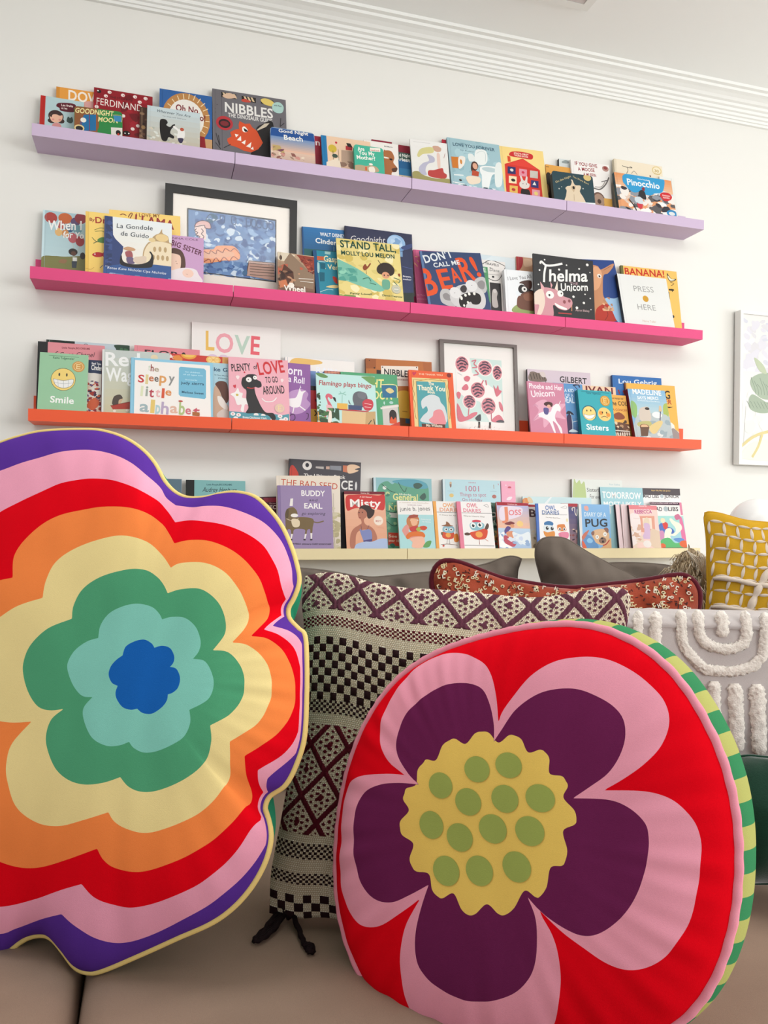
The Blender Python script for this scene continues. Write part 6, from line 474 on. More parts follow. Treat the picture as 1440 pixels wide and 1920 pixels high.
def make_plaque(d,Mx,w,h):
    root=tag(empty('lace_plaque',Mx),d[2],'ornament'); m=paint('eae8e4',.6,200,.1); mb=MB(); P=[(0,0)]
    n=9
    top=[]
    for k in range(n):
        x=w*(k+.5)/n; e=1-abs(2*(k+.5)/n-1)**2.2; zc=h*(.35+.45*e); r=w/n*.52
        for q in range(7): a=math.pi*(1-q/6); top.append((x+r*math.cos(a),zc+r*math.sin(a)*.8))
    P=[(0,0)]+top+[(w,0)]; V=[Vector((x,z,0)) for x,z in P]; T=tessellate_polygon([V]); L=len(P)
    mb.raw([(x,y,z) for y in (0,.006) for x,z in P],[t for t in T]+[tuple(L+i for i in t)[::-1] for t in T]+[((i+1)%L,i,L+i,L+(i+1)%L) for i in range(L)],m)
    A=Art(mb,w,h*1.4,0); A.put([(w*.2,h*.22),(w*.8,h*.22),(w*.8,h*.27),(w*.2,h*.27)],paper('b9a79c'))
    for k in range(14): x=w*(k+.5)/14; e=1-abs(2*(k+.5)/14-1)**2; z=h*(.3+.35*e); A.put([(x+.0022*math.cos(q),z+.0022*math.sin(q)) for q in range(6)],paper('c9c1ba'))
    pb_=mb.build('plaque_board',root)
    for fx in (.30,.55):
        k=MB(); k.box(w*fx,w*fx+.007,-.003,.0,h*.75,h*1.25,paper('2a2021',.3)); k.box(w*fx+.002,w*fx+.006,-.0036,-.003,h*.75,h*1.0,paper('8a5a4a',.3)); k.build('clip',pb_)
    return root
for d in BOOKS: make_book(d)
# ---------------------------------------------------------------- art on the wall, right edge
t=empty('framed_artwork',loc=(2.695,0,1.172)); tag(t,'white box frame with pale botanical painting, cut off at the right edge','picture frame')
fw_,fh_=.50,.642
mb=MB(); bars(mb,fw_,fh_,.014,fw_-.014,.014,fh_-.014,-.040,-.006,paint('e9e9e6',.4)); mb.build('frame_border',t)
mb=MB(); mb.box(.006,fw_-.006,-.03,-.012,.006,fh_-.006,paint('c5bab6',.6)); mb.build('backing',t)
mb=MB(); mb.box(.012,fw_-.012,-.034,-.03,.012,fh_-.012,paper('e4e3e0')); A=Art(mb,fw_-.012,fh_-.012,-.034)
W0,H0=fw_,fh_
def FR(k,col,*p): A.item((k,col,[int(q*1e4*(W0 if i%2==0 else H0)) for i,q in enumerate(p)]))
A.item(('M',['d9d7df','e2e1e6','cfd0da','d6d4d8'],150,.06,4,(.04,.03,.97,.38)))
A.item(('M',['e4e4e0','dfe4dd','eae8e2'],60,.07,5,(.04,.5,.97,.8)))
FR('S','f0ecd8',.04,.04,.5,.03,.97,.05,.97,.2,.5,.18,.2,.16,.06,.1)
FR('S','9fae98',.10,.42,.14,.46,.26,.42,.32,.40,.34,.36,.24,.34,.12,.36); FR('S','a3b29c',.12,.56,.13,.5,.22,.44,.34,.44,.40,.52,.34,.6,.22,.6)
FR('S','b9c4a6',.15,.70,.20,.62,.28,.60,.24,.66); FR('S','d98f92',.30,.47,.36,.44,.44,.46,.5,.52,.40,.5); FR('S','a8b49c',.45,.5,.5,.6,.62,.62,.58,.5)
for k in range(9): A.item(('L','6f7f72',18,[int(W0*1e4*(.12+.03*k)),int(H0*1e4*(.57-.02*(k%3))),int(W0*1e4*(.16+.03*k)),int(H0*1e4*.50),int(W0*1e4*(.17+.03*k)),int(H0*1e4*.46)]))
for k in range(7): A.item(('L','78867a',16,[int(W0*1e4*(.08+.035*k)),int(H0*1e4*.415),int(W0*1e4*(.12+.035*k)),int(H0*1e4*.37)]))
A.item(('L','c8605f',26,[int(W0*1e4*a) if i%2==0 else int(H0*1e4*a) for i,a in enumerate((.3,.44,.38,.49,.46,.44))])); A.item(('L','d8c98c',120,[int(W0*1e4*a) if i%2==0 else int(H0*1e4*a) for i,a in enumerate((.03,.12,.2,.2,.5,.24,.9,.2))])); A.item(('L','d8c98c',110,[int(W0*1e4*a) if i%2==0 else int(H0*1e4*a) for i,a in enumerate((.14,.05,.2,.12,.24,.2))]))
A.item(('L','b8b4b0',12,[int(W0*1e4*a) if i%2==0 else int(H0*1e4*a) for i,a in enumerate((.38,.44,.36,.24))])); A.item(('L','b8b4b0',12,[int(W0*1e4*a) if i%2==0 else int(H0*1e4*a) for i,a in enumerate((.07,.38,.05,.12))]))
mb.build('picture',t)
# ---------------------------------------------------------------- sofa
SF='96806f'; sf=fabric(SF,1400,.35,.95,.16,0.0,(1,1,1),9)
t=empty('sofa',loc=(0,0,0)); tag(t,'deep taupe grey upholstered sofa filling the bottom of the picture','sofa')
rbox('base',-.93,2.55,-2.22,-.80,.07,.27,sf,.02,t)
for a,b in ((-.75,.2885),(.2915,1.33),(1.333,2.37)): rbox('seat_cushion',a,b,-2.24,-.97,.27,.385,sf,.035,t,puff=.012)
rbox('backrest',-.75,2.37,-.965,-.80,.27,.74,sf,.04,t)
for a,b in ((-.95,-.755),(2.375,2.57)): rbox('arm',a,b,-2.22,-.80,.27,.58,sf,.045,t)
for x in (-.85,2.45):
    for y in (-2.12,-.9):
        mb=MB(); tube([(x,y,0),(x,y,.07)],.022,14,mb,paint('2a2320',.5)); mb.build('leg',t)
# ---------------------------------------------------------------- cushion builders
def plmat(pl): c,ea,eb,n=[Vector(v) for v in pl]; return c,ea,eb,n
def polyline(ring):
    pts=[(r[0]*1e-4,r[1]*1e-4) for r in ring]; cus=[i for i,r in enumerate(ring) if len(r)>2]; n=len(pts)
    if not cus: return [(v.x,v.y) for v in catmull([(a,b,0) for a,b in pts],True,8)]
    out=[]
    for q in range(len(cus)):
        a=cus[q]; b=cus[(q+1)%len(cus)]; k=(b-a)%n or n; seg=[pts[(a+i)%n] for i in range(k+1)]
        out+=[(v.x,v.y) for v in catmull([(x,y,0) for x,y in seg],False,8)][:-1]
    return out
def polar(poly,ctr,N):
    P=np.array(poly)-np.array(ctr); Q=np.roll(P,-1,0); r=np.zeros(N)
    for i in range(N):
        a=2*math.pi*i/N; d=np.array((math.cos(a),math.sin(a))); pn=np.array((-d[1],d[0]))
        u=P@pn; v=Q@pn; m=(u*v<=0)&(abs(u-v)>1e-12); t=u[m]/(u[m]-v[m]); X=P[m]+(Q[m]-P[m])*t[:,None]; x=X@d; x=x[x>0]
        r[i]=x.max() if len(x) else np.nan
    ok=~np.isnan(r); r=np.interp(np.arange(N),np.arange(N)[ok],r[ok]); return r
def ringsurf(rings,ctr,N,H,mats,wr,outer_steps=9,smooth=0):
    R=[polar(polyline(g),ctr,N) for g in rings]
    if smooth: R[-1]=sum(np.roll(R[-1],k) for k in range(-smooth,smooth+1))/(2*smooth+1)
    for k in range(len(R)-2,-1,-1): R[k]=np.minimum(R[k],R[k+1]*.992)
    rim=R[-1]; sm=sum(np.roll(rim,k) for k in range(-75,76))/151
    def hgt(i,s,r):
        w_=min(1,s)**3; s2=r/(float(rim[int(i)%N])*w_+float(sm[int(i)%N])*(1-w_)); a=2*math.pi*i/N; z=H[0]*(1-min(1,s2)**H[1])**H[2]
        x=r*math.cos(a); y=r*math.sin(a)
        e=4*s*(1-s)
        z+=wr*max(0,s)**5*(1-s**12)*(math.sin(a*29+1.3*math.sin(a*5))*.6+math.sin(a*47+2*math.sin(a*3))*.4)+ (1-s**8)*(.0035*noise.noise(Vector((x*9,y*9,3.1+H[0]*40)))+.0016*noise.noise(Vector((x*26,y*14,7))))
        return z
    V=[];F=[];Mi=[]
    rows=[np.full(N,1e-5)]; rm=[]
    prevr=rows[0]
    for k,Rk in enumerate(R):
        ds=float(((Rk-prevr)/rim).max()); steps=max(2,int(ds/.045)); 
        if k==len(R)-1: steps=max(steps,outer_steps)
        for j in range(1,steps+1):
            tt=j/steps
            if k==len(R)-1: tt=1-(1-tt)**1.6
            rows.append(prevr+(Rk-prevr)*tt); rm.append(k)
        prevr=Rk
    for row in rows:
        for i in range(N):
            a=2*math.pi*i/N; V.append((row[i]*math.cos(a)+ctr[0],row[i]*math.sin(a)+ctr[1],hgt(i,row[i]/rim[i],row[i]) if row is not rows[-1] else 0))
    for j in range(len(rows)-1):
        for i in range(N):
            F.append((j*N+i,(j+1)*N+i,(j+1)*N+(i+1)%N,j*N+(i+1)%N)); Mi.append(rm[j])
    return V,F,Mi,rim,hgt
def emit(name,V,F,Mi,mats,parent,smooth=True):
    mb=MB(); mb.v=[tuple(v) for v in V]; mb.f=F
    for m in mats: mb.mi(m)
    mb.m=Mi; return mb.build(name,parent,smooth)
def local(pl): c,ea,eb,n=plmat(pl); Mx=Matrix((ea,eb,n)).transposed().to_4x4(); Mx.translation=c; return Mx
F_=lambda h,**k: fabric(h,1100,.22,.9,.07,spec=.03,**k)
# rainbow flower cushion ------------------------------------------------
cr=[x*1e-4 for x in CTR_R]
t=tag(empty('flower_cushion',local(RAINBOW['pl'])),'big scalloped rainbow flower cushion with blue centre and yellow piping, at left on the sofa','cushion')
N=720; RC=['1c63b5','86cdbd','52a177','f1dc9a','fa8a48','e2081a','f0a3bb','5a3395']
V,Fc,Mi,rim,hg=ringsurf(RAINBOW['rings'],cr,N,RAINBOW['H'],None,.0022,14); emit('front_panel',V,Fc,Mi,[F_(c) for c in RC],t)
V2=[(x,y,-z*1.25) for x,y,z in V]; emit('back_panel',V2,[f[::-1] for f in Fc],[0]*len(Fc),[F_('2f8f6a')],t)
mb=MB(); tube([(rim[i]*math.cos(2*math.pi*i/N)+cr[0],rim[i]*math.sin(2*math.pi*i/N)+cr[1],0) for i in range(0,N,2)],.0042,10,mb,F_('ecd084'),True); mb.build('piping',t,True)
# round flower cushion ---------------------------------------------------
cc=[x*1e-4 for x in CTR_C]
t=tag(empty('round_cushion',local(ROUND['pl'])),'thick round red cushion with pink and purple five-petal flower, front right on the sofa','cushion')
V,Fc,Mi,rim,hg=ringsurf(ROUND['rings'],cc,N,ROUND['H'],None,.0040,18,33)
NF=len(V)
ymat=F_('f2cd68'); gm=F_('a0ad5a')
for X,Y,a,b in DOTS:
    X*=1e-4;Y*=1e-4;a*=1e-4;b*=1e-4; base=len(V); K=32; RR=6
    def hp(x,y):
        dx,dy=x-cc[0],y-cc[1]; r=math.hypot(dx,dy); an=math.atan2(dy,dx)%(2*math.pi); i=an/(2*math.pi)*N; return hg(i,r/rim[int(i)%N],r)+.0007
    V.append((X,Y,hp(X,Y)))
    for j in range(1,RR+1):
        for k in range(K):
            an=2*math.pi*k/K; x=X+a*j/RR*math.cos(an); y=Y+b*j/RR*math.sin(an); V.append((x,y,hp(x,y)))
    for k in range(K): Fc.append((base,base+1+k,base+1+(k+1)%K)); Mi.append(4)
    for j in range(RR-1):
        for k in range(K): Fc.append((base+1+j*K+k,base+1+(j+1)*K+k,base+1+(j+1)*K+(k+1)%K,base+1+j*K+(k+1)%K)); Mi.append(4)
emit('front_panel',V,Fc,Mi,[ymat,F_('6c2450'),F_('f0a0b4'),F_('e2081a'),gm],t)
GD=.088; gs=10
def rimpt(i,k):
    i%=N; a=2*math.pi*i/N; f=k/gs; r=rim[i]+.014*math.sin(math.pi*f)**.7-.006*f; return (cc[0]+r*math.cos(a),cc[1]+r*math.sin(a),-GD*f)
V=[rimpt(i,k) for k in range(gs+1) for i in range(N)]; Fg=[];Mg=[]
for k in range(gs):
    for i in range(N): Fg.append((k*N+i,(k+1)*N+i,(k+1)*N+(i+1)%N,k*N+(i+1)%N)); Mg.append((i//10)%2)
emit('striped_side_band',V,Fg,Mg,[F_('3c8759'),F_('b3b368')],t)
rb=[rim[i]-.006 for i in range(N)]; Vb=[];Fb=[]
for j in range(13):
    s=1-j/12
    for i in range(N): a=2*math.pi*i/N; Vb.append((cc[0]+rb[i]*s*math.cos(a),cc[1]+rb[i]*s*math.sin(a),-GD-.035*(1-s**2.6)**.6))
for j in range(12):
    for i in range(N): Fb.append((j*N+i,(j+1)*N+i,(j+1)*N+(i+1)%N,j*N+(i+1)%N))
emit('back_panel',Vb,Fb,[0]*len(Fb),[F_('e2081a')],t)
for z,dr in ((.0015,.001),(-GD,-.005)):
    mb=MB(); tube([((rim[i]+dr)*math.cos(2*math.pi*i/N)+cc[0],(rim[i]+dr)*math.sin(2*math.pi*i/N)+cc[1],z) for i in range(0,N,2)],.0052,10,mb,F_('ea96a8'),True,rf=lambda i,k,p:.0052*(1+.07*math.sin(i*1.1+k*.7))); mb.build('piping',t,True)
# pillows from four sewn edges --------------------------------------------
def resample(P,n):
    Q=catmull([(a*1e-4,b*1e-4,0) for a,b in P],False,10) if len(P)>2 else [Vector((a*1e-4,b*1e-4,0)) for a,b in P]
    L=[0]
    for i in range(1,len(Q)): L.append(L[-1]+(Q[i]-Q[i-1]).length)
    xs=np.linspace(0,L[-1],n+1); return np.stack([np.interp(xs,L,[q.x for q in Q]),np.interp(xs,L,[q.y for q in Q])],1)
class Pillow:
    def __init__(s,key,T,seed=0,e=2.4,p=.5,wr=.006,ws=9):
        s.pl,s.E=PILLOWS[key]; s.T=T; s.e=e; s.p=p; s.wr=wr; s.ws=ws; s.seed=seed
        t_,b_,l_,r_=[resample(E,200) for E in s.E]; s.e4=(t_,b_,l_,r_)
    def xy(s,u,v):
        t_,b_,l_,r_=s.e4; f=lambda E,x: (E[min(199,int(x*200))]*(1-(x*200-min(199,int(x*200))))+E[min(199,int(x*200))+1]*(x*200-min(199,int(x*200))))
        return (1-v)*f(t_,u)+v*f(b_,u)+(1-u)*f(l_,v)+u*f(r_,v)-((1-u)*(1-v)*t_[0]+u*(1-v)*t_[-1]+(1-u)*v*b_[0]+u*v*b_[-1])
    def z(s,u,v,p):
        f=lambda x:max(0,1-abs(2*x-1)**s.e); g=(f(u)*f(v))**s.p
        q=Vector((p[0]*s.ws,p[1]*s.ws,s.seed)); edge=(1-g)*min(1,g*4)
        return s.T*g+min(1,g*3)*s.wr*(noise.noise(q)+.5*noise.noise(q*2.3))+edge*s.wr*.8*noise.noise(Vector((p[0]*34,p[1]*20,s.seed)))
    def P(s,u,v,off=0,sg=1):
        p=s.xy(u,v); return (float(p[0]),float(p[1]),sg*s.z(u,v,p)+off)
    def grid(s,nu,nv,sg,fn=None):
        def sp(n): return [.5-.5*math.cos(math.pi*i/n) if fn is None else i/n for i in range(n+1)]
        us,vs=sp(nu),sp(nv); V=[]
        for v in vs:
            for u in us:
                p=s.P(u,v,0,sg)
                if fn:
                    m,d=fn(u,v); ed=min(1,min(u,1-u,v,1-v)*60); p=(p[0],p[1],p[2]+d*ed)
                V.append(p)
        F=[];Mi=[]
        for j in range(nv):
            for i in range(nu):
                a=j*(nu+1)+i; q=(a,a+nu+1,a+nu+2,a+1); F.append(q if sg>0 else q[::-1]); Mi.append(fn((i+.5)/nu,(j+.5)/nv)[0] if fn else 0)
        return V,F,Mi
    def border(s,n=60):
        A=[s.P(i/n,0) for i in range(n)]+[s.P(1,i/n) for i in range(n)]+[s.P(1-i/n,1) for i in range(n)]+[s.P(0,1-i/n) for i in range(n)]
        return [(x,y,0) for x,y,z in A]
def simple_pillow(name,key,T,m,label,piping=None,back=None,nu=60,nv=60,seed=1,wr=.006,ws=9,cat='cushion',group=None,e=2.4,pr=.003,seam=True):
    P=Pillow(key,T,seed,wr=wr,ws=ws,e=e); t=tag(empty(name,local(P.pl)),label,cat,group)
    V,F,Mi=P.grid(nu,nv,1); emit('front_panel',V,F,Mi,[m],t); V,F,Mi=P.grid(nu//2,nv//2,-1); emit('back_panel',V,F,Mi,[back or m],t)
    if seam: mb=MB(); tube(P.border(),pr,8,mb,piping or m,True); mb.build('piping' if piping else 'seam',t,True)
    return t,P
G_='6b6159'; gf=fabric(G_,1300,.35,.95,.14,0,(1,1,1),11)
simple_pillow('back_cushion','greyA',.075,gf,'grey linen back cushion behind the left top corner of the woven cushion',seed=3,group='grey sofa back cushions',wr=.018,ws=12,nu=90,nv=90)
simple_pillow('back_cushion','greyB',.075,gf,'grey linen back cushion with pointed right ear behind the letter-strewn rust cushion',seed=4,group='grey sofa back cushions',wr=.022,ws=12,nu=90,nv=90)
simple_pillow('back_cushion','greyC',.08,gf,'grey linen back cushion whose corner rises highest, overlapping the yellow ledge books',seed=5,group='grey sofa back cushions',wr=.024,ws=10,nu=90,nv=90)
simple_pillow('back_cushion','greyD',.07,gf,'grey linen back cushion lying lower, between the tall grey corner and the mustard cushion',seed=6,group='grey sofa back cushions',wr=.022,ws=12,nu=90,nv=90)
simple_pillow('velvet_cushion','velvet',.06,fabric('0a3323',500,.3,.6,.3,.6,(1,1,1),8),'dark green velvet cushion at right edge below the white tufted throw',seed=8,wr=.02,ws=9)
# rust cushion with scattered letters -------------------------------------
rust=fabric('96412c',500,.4,.8,.18,.4,(1,1,1),12); mar=fabric('561522',700,.3,.8,.1,.4)
t,P=simple_pillow('embroidered_cushion','sprinkle',.055,rust,'rust velvet cushion strewn with tiny cream letters and maroon piping, behind the woven cushion',piping=mar,seed=11,wr=.012,ws=18,pr=.0065)
mb=MB(); R=random.Random(5); cm=[paper('eadbb4',.5),paper('e2c99a',.5),paper('efe6d4',.5)]; dk=paper('3a1a1c',.5); SZ=.62
def stroke(cx,cy,dx,dy,L,wd,m,u0,v0,up=.0022):
    L*=SZ*1.1; wd*=SZ
    a=(cx-dx*L/2,cy-dy*L/2); b=(cx+dx*L/2,cy+dy*L/2); nx,ny=-dy*wd/2,dx*wd/2; z=P.P(u0,v0)[2]
    c=[(a[0]+nx,a[1]+ny),(a[0]-nx,a[1]-ny),(b[0]-nx,b[1]-ny),(b[0]+nx,b[1]+ny)]
    mb.raw([(x,y,z-.001) for x,y in c]+[(x,y,z+up) for x,y in c],[(4,5,6,7),(0,1,5,4),(1,2,6,5),(2,3,7,6),(3,0,4,7)],m)
for k in range(1100):
    u,v=R.uniform(.03,.97),R.uniform(.012,.97) if k%3==0 else R.uniform(.012,.35); x,y,z=P.P(u,v); an=R.uniform(-.5,.5); dx,dy=math.cos(an),math.sin(an); m=R.choice(cm); ty=R.random(); q=R.uniform(.8,1.25)
    if ty<.45: stroke(x,y,math.cos(an*4),math.sin(an*4),.009*q,.0022,dk,u,v,.0012)
    elif ty<.75:   # c shape
        q*=SZ; w2=.0028; stroke(x-.003*dx*q,y-.003*dy*q,-dy,dx,.010*q/SZ,w2,m,u,v); stroke(x-dy*.0045*q,y+dx*.0045*q,dx,dy,.007*q/SZ,w2,m,u,v); stroke(x+dy*.0045*q,y-dx*.0045*q,dx,dy,.007*q/SZ,w2,m,u,v)
    elif ty<.88:
        K=[(x+.0045*q*math.cos(a*.785),y+.0032*q*math.sin(a*.785)) for a in range(8)]; tube([(x+(a-x)*SZ,y+(b-y)*SZ,z+.001) for a,b in K],.0010,5,mb,m,True)
    else:
        q*=SZ; stroke(x-.003*dx*q,y-.003*dy*q,-dy,dx,.010*q/SZ,.0025,m,u,v); stroke(x+.003*dx*q,y+.003*dy*q,-dy,dx,.010*q/SZ,.0025,m,u,v); stroke(x,y,dx,dy,.007*q/SZ,.0025,m,u,v)
tag(mb.build('scattered_letters',t),kind='stuff')
# woven cushion -----------------------------------------------------------
def woven(u,v):
    """returns (yarn, relief): 0 cream 1 plum 2 maroon 3 near-black"""
    px=u*150; py=v*177; gap=((px+.5*(int(py)%2))%1<.30) or (py%1<.22)
    base=(4,-.0004) if gap else (0,.0012)  # shade in the gaps between stitches is put into a darker cream
    def chk(cw,ch,col,v0):
        i=int(u/cw); j=int((v-v0)/ch); fu=u/cw-i; fv=(v-v0)/ch-j
        if (i+j)%2==0: return (col,.0022*(math.sin(math.pi*fu)*math.sin(math.pi*fv))**.5)
        return base
    def dia(v0,v1,P,Q,col,lw,dotc,ph=0,cv=0):
        a=u/P+ph; b=(v-v0)/Q+cv; p=(a+b)%1; q=(a-b)%1; dp=min(p,1-p); dq=min(q,1-q); d=min(dp,dq)
        if d<lw: return (col,.0022*(1-(d/lw)**2)**.5*(1-.35*(int(u*150)%2)))
        # dots inside
        cu=u/.0165; cw_=(v-v0)/.0165; fi=cu%1-.5; fj=(cw_+.5*(int(cu)%2))%1-.5
        cen=max(abs(p-.5),abs(q-.5))
        if cen<.085: return (dotc,.002)
        if (fi*fi/.13+fj*fj/.075)<1 and d>lw+.05: return (dotc,.0015)
        return base
    if v<.118: return dia(0,.118,.128,.135,1,.095,1,.1,.25)
    if v<.140: return base
    if v<.172: return chk(.0080,.0064,2,.14)
    if v<.203: return base
    if v<.388: return chk(.0208,.0231,3,.203)
    if v<.425: return chk(.0085,.0078,3,.388)
    if v<.458: return base
    if v<.762: return dia(.458,.762,.118,.143,2,.085,2,.0,.1)
    if v<.785: return base
    if v<.828: return chk(.0085,.0075,3,.785)
    if v<.868: return base
    if v<.900: return chk(.0085,.0065,3,.868)
    if v<.930: return base
    return chk(.026,.0235,3,.93)
P=Pillow('textured',.058,21,wr=.008,ws=8,e=2.8); t=tag(empty('woven_cushion',local(P.pl)),'chunky woven cushion in cream, plum and black checks and diamonds, between the two flower cushions','cushion')
wm=[fabric('f2e8d6',650,.7,.95,.15),fabric('5e3442',900,.7,.9,.25),fabric('571522',900,.7,.9,.2),fabric('2b171a',900,.7,.9,.25),fabric('c2ae92',650,.7,.95,.15)]
V,F,Mi=P.grid(450,531,1,woven); emit('woven_front',V,F,Mi,wm,t); V,F,Mi=P.grid(40,40,-1); emit('back_panel',V,F,Mi,[wm[0]],t)
mb=MB(); tm=fabric('1c1113',700,.5,.7,.2); Ti=local(P.pl).inverted()
def strand(pts,r): tube([Ti@Vector(p) for p in catmull(pts,False,6)],r,7,mb,tm,rf=lambda i,k,p:r*(1+.25*math.sin(i*1.7+k)))
kn=Vector((.553,-1.628,.412))
for k in range(9):
    a=k*.7; strand([kn+Vector((.012*math.cos(a),.010*math.sin(a*1.3),.012*math.sin(a))),kn+Vector((.013*math.cos(a+2),.012*math.sin(a),.010*math.cos(a))),kn+Vector((.012*math.cos(a+4),-.010,.008*math.sin(a+1)))],.0042)
for o_ in (0,.004,-.004): strand([kn,(.5307+o_,-1.6417,.401+abs(o_)),(.5099,-1.6634+o_,.399),(.499,-1.6736,.397),(.5102,-1.6715-o_,.399),(.5311,-1.653-o_,.402),kn],.0028)
strand([kn,(.5583,-1.6683,.401),(.5599,-1.6977,.398),(.5645,-1.7166,.397)],.0036)
strand([(.5605,-1.704,.398),(.566,-1.712,.400),(.5655,-1.720,.399),(.561,-1.716,.400)],.0045)
mb.build('tassel',t,True)
# mustard cushion with stitched petals -----------------------------------
must=fabric('c09426',900,.3,.85,.14)
t,P=simple_pillow('mustard_cushion','mustard',.06,must,'mustard yellow cushion with off-white petal stitching and cord, right edge of the picture',seed=14,wr=.010,ws=9,nu=70,nv=70,pr=.002)
mb=MB(); wt=fabric('d2c3b4',700,.4,.9,.08)
def petal(u0,v0,u1,v1,wd):
    n=8; L=[];Rr=[];C_=[]
    p0=np.array(P.xy(u0,v0)); p1=np.array(P.xy(u1,v1)); d=p1-p0; d/=np.linalg.norm(d)+1e-9; nx=np.array((-d[1],d[0]))
    for k in range(n+1):
        f=.06+.88*k/n; u=u0+(u1-u0)*f; v=v0+(v1-v0)*f; x,y,z=P.P(u,v); ww=wd*math.sin(math.pi*min(1,max(0,(f-.03)/.94)))**.75
        C_.append((x,y,z+.0028)); L.append((x+nx[0]*ww,y+nx[1]*ww,z-.0002)); Rr.append((x-nx[0]*ww,y-nx[1]*ww,z-.0002))
    b=C_+L+Rr; m=n+1; fs=[]
    for k in range(n): fs+= [(k,k+1,m+k+1,m+k),(k+1,k,2*m+k,2*m+k+1)]
    mb.raw(b,[f[::-1] for f in fs],wt)
pu,pv=.0575,.052
for j in range(0,19):
    for i in range(0,18):
        u=.015+i*pu+.006*math.sin(j*.9); v=.03+j*pv+.010*math.sin(i*.55+.5)
        un=.015+(i+1)*pu+.006*math.sin(j*.9); vn=.03+j*pv+.010*math.sin((i+1)*.55+.5)
        ud=.015+i*pu+.006*math.sin((j+1)*.9)-.012; vd=.03+(j+1)*pv+.010*math.sin(i*.55+.5)
        if un<.99 and v<.98: petal(u,v,un,vn,.0033)
        if vd<.98 and u<.99: petal(u,v,max(.005,ud),vd,.0036)
mb.build('petal_stitching',t,True)
for v0 in (.252,.357,.62,.76):
    mb=MB(); path=[]
    for k in range(160): u=.01+.98*k/159; x,y,z=P.P(u,v0+.008*math.sin(u*5)); path.append((x,y,z+.002))
    tube(path,.0048,9,mb,wt,rf=lambda i,k,p:.0048*(.75+.35*abs(math.sin(i*.115*2)))); mb.build('cord',t,True)
mb=MB(); path=[]
for k in range(50):
    f=k/49; u=.44-.30*f-.06*math.sin(math.pi*f); v=.03+.36*f; x,y,z=P.P(u,v); path.append((x,y,z+.0015))
tube(path,.006,9,mb,wt,rf=lambda i,k,p:.0062*(.6+.5*abs(math.sin(i*.42)))); mb.build('cord',t,True)
# fuzzy beige cushion ------------------------------------------------------
t=tag(empty('shaggy_cushion',loc=(1.452,-1.30,.64)),'small shaggy straw-beige cushion squeezed between the rust and mustard cushions','cushion')
fz=fabric('b09a7c',300,.6,.95,.25); fl=fabric('c9b698',300,.3,.9,.2); fl2=fabric('e9dfce',300,.3,.9,.1)
mb=MB(); nu,nv=24,18; vs=[]
for j in range(nv+1):
    for i in range(nu):
        a=2*math.pi*i/nu; b=math.pi*j/nv; r=1+.12*noise.noise(Vector((math.cos(a)*2,math.sin(a)*2,b))); vs.append((.075*r*math.sin(b)*math.cos(a),.05*r*math.sin(b)*math.sin(a),.235*math.cos(b)*r))
mb.raw(vs,[(j*nu+i,(j+1)*nu+i,(j+1)*nu+(i+1)%nu,j*nu+(i+1)%nu) for j in range(nv) for i in range(nu)],fz); mb.build('cushion_body',t,True)
mb=MB(); R=random.Random(3)
for k in range(900):
    a=R.uniform(math.pi,2*math.pi+.3); b=R.uniform(.1,1.7); p=Vector((.075*math.sin(b)*math.cos(a),.05*math.sin(b)*math.sin(a),.225*math.cos(b))); n_=Vector((p.x/.0056,p.y/.0025,p.z/.05)).normalized()
    L=R.uniform(.018,.04); q=p+n_*L*.5+Vector((R.uniform(-.01,.01),R.uniform(-.006,.004),0)); e=q+n_*L*.3+Vector((R.uniform(-.012,.012),0,-L*.6)); tube([p,q,e],.0009,3,mb,fl if k%5 else fl2)
tag(mb.build('pile',t,True),kind='stuff')
mb=MB()
for k in range(16): 
    a=Vector((.0+k*.0016,-.045,.165+.0*k)); tube([a,a+Vector((-.010-.001*k,-.012,.03)),a+Vector((-.034+.002*k,-.016,.058+.002*(k%4))),a+Vector((-.05+.0035*k,-.014,.078-.003*(k%5)))],.0011,4,mb,fl2)
tag(mb.build('fringe',t,True),kind='stuff')
# white tufted throw over a back cushion ------------------------------------
B_=BLANKET; Mx=local(B_['pl']); tl,bl,tr,br=[[q*1e-4 for q in B_[k]] for k in ('tl','bl','tr','br')]
x0,x1=tl[0]-.01,tr[0]; ztop=tl[1]; zb=bl[1]
t=tag(empty('draped_cushion',Mx),'upright grey cushion hidden beneath the white tufted throw','cushion')
rbox('cushion_body',x0+.012,x1-.01,ztop-.395,ztop-.010,-.112,-.012,gf,.035,t)
for ch in t.children:   # soft box is built z-forward in the cushion frame
    pass
t=tag(empty('throw_blanket',Mx),'pale grey throw with fluffy white tufted arches, draped at right over a cushion','blanket')
bm_=fabric('c6bfbd',1500,.35,.9,.06); mb=MB(); prof_=[]
for k in range(34): prof_.append((zb+(ztop-.022-zb)*k/33,.006,1))
for k in range(1,9): a=math.pi/2*k/8; prof_.append((ztop-.022+.022*math.sin(a),.006-.022+.022*math.cos(a),1))
for k in range(1,9): prof_.append((ztop,-.016-.09*k/8,1))
for k in range(1,9): a=math.pi/2*k/8; prof_.append((ztop-.016+.016*math.cos(a),-.106-.016*math.sin(a),1))
for k in range(1,16): prof_.append((ztop-.016-.2*k/15,-.122,1))
NX=90; vs=[]; 
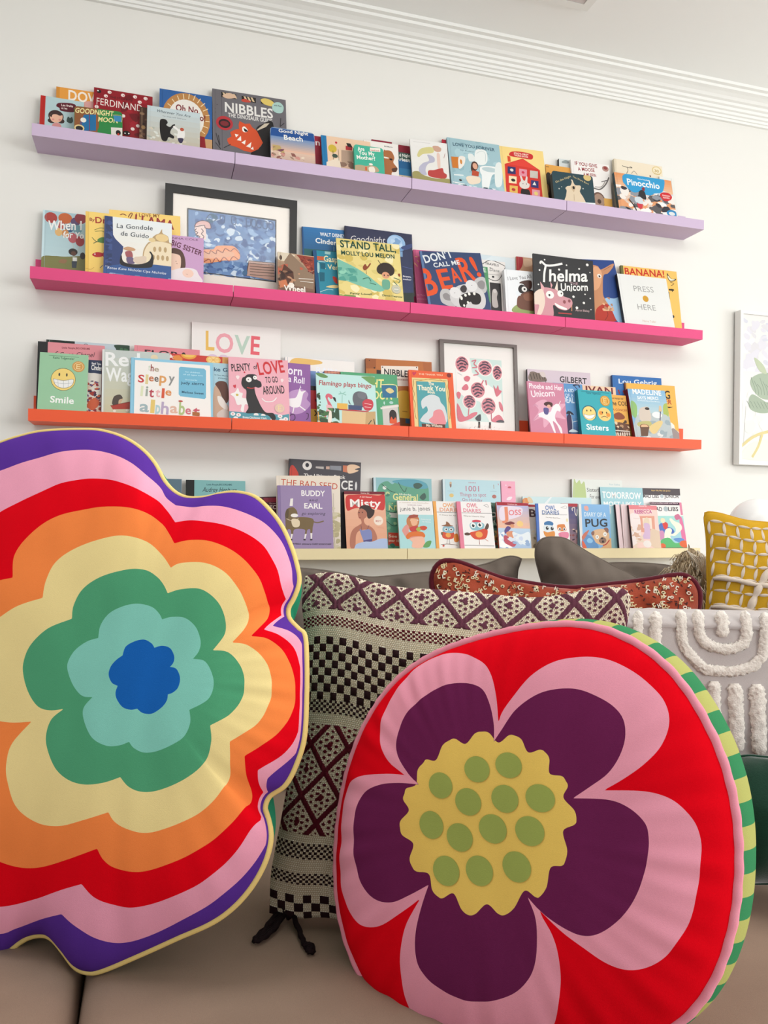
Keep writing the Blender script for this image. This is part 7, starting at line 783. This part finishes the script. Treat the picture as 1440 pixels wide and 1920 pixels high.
for th_ in (0,-.0035):
    for j,(yy,zz,_) in enumerate(prof_):
        for i in range(NX+1):
            x=x0+(x1-x0)*i/NX; f=max(0,1-j/34); wv=.006*f*noise.noise(Vector((x*14,yy*3,2)))+.004*noise.noise(Vector((x*9,yy*9,5)))+(.0035*noise.noise(Vector((x*40,zz*20,9))) if j>33 else 0)
            if j<34: vs.append((x,yy+.004*math.sin(x*17)*f*(1 if j==0 else .6),zz+wv+th_))
            elif j<50: vs.append((x,yy+th_+wv*.6,zz+th_*.3+(.003 if j<42 else 0)))
            else: vs.append((x,yy+th_*.3,zz-th_-abs(wv)))
n=len(prof_); m=(NX+1)*n; fs=[]
for j in range(n-1):
    for i in range(NX):
        a=j*(NX+1)+i; fs.append((a,a+1,a+NX+2,a+NX+1)); fs.append((m+a,m+a+NX+1,m+a+NX+2,m+a+1))
for i in range(NX): fs.append((i,m+i,m+i+1,i+1)); a=(n-1)*(NX+1)+i; fs.append((a,a+1,m+a+1,m+a))
for j in range(n-1):
    a=j*(NX+1); fs.append((a,a+NX+1,m+a+NX+1,m+a)); a+=NX; fs.append((a,m+a,m+a+NX+1,a+NX+1))
mb.raw(vs,fs,bm_); mb.build('woven_cloth',t,True)
tf=fabric('ece5dc',420,1.0,.95,.12)
for wpx,pts in B_['tufts']:
    r=wpx*.2707/1440*1.24/2; Q=catmull([(a*1e-4,b*1e-4,.010) for a,b in pts],False,18); D=[Q[0]]
    for q in Q:
        if (q-D[-1]).length>.0014: D.append(q)
    D=[q for q in D if q.y<ztop+.006]
    for q in D:
        if q.y>ztop-.02: q.z-=.010*((q.y-ztop+.02)/.026)**2
    mb=MB(); nD=len(D)
    def rf(i,k,p):
        e=min(1,(min(i,nD-1-i)+1.5)/5)**.5; t_=k*2*math.pi/26; c_,s_=1.6*math.cos(t_),1.6*math.sin(t_); a=.6*noise.noise(Vector((p.x*60+c_,p.y*60,s_)))+1.0*noise.noise(Vector((p.x*260+c_*2,p.y*260,s_*2)))+.8*noise.noise(Vector((p.x*520,p.y*520+c_*3,s_*3))); return r*e*(1+.34*a)
    tube(D,r,26,mb,tf,rf=rf)
    mb.v=[(x,y,.004+(z-.010)*.5+.003) for x,y,z in mb.v]
    mb.build('tufted_strip',t,True)
# globe lamp behind the sofa ---------------------------------------------
t=tag(empty('globe_lamp',loc=(2.255,-.62,0)),'white round globe lamp, only its left edge shows above the mustard cushion','lamp')
mb=MB(); vs=[];nu,nv=40,24;Rr=.088; gz=.925
for j in range(nv+1):
    for i in range(nu): a=2*math.pi*i/nu; b=math.pi*j/nv; vs.append((Rr*math.sin(b)*math.cos(a),Rr*math.sin(b)*math.sin(a),gz+Rr*math.cos(b)))
mb.raw(vs,[(j*nu+i,(j+1)*nu+i,(j+1)*nu+(i+1)%nu,j*nu+(i+1)%nu) for j in range(nv) for i in range(nu)],paint('f6f6f4',.25)); mb.build('lamp_globe',t,True)
mb=MB(); tube([(0,0,.02),(0,0,gz-Rr+.004)],.011,14,mb,paint('e6e4e0',.3)); mb.build('pole',t,True)
mb=MB(); tube([(0,0,0),(0,0,.022)],.12,40,mb,paint('e6e4e0',.3)); mb.build('base',t)
bpy.context.view_layer.update()
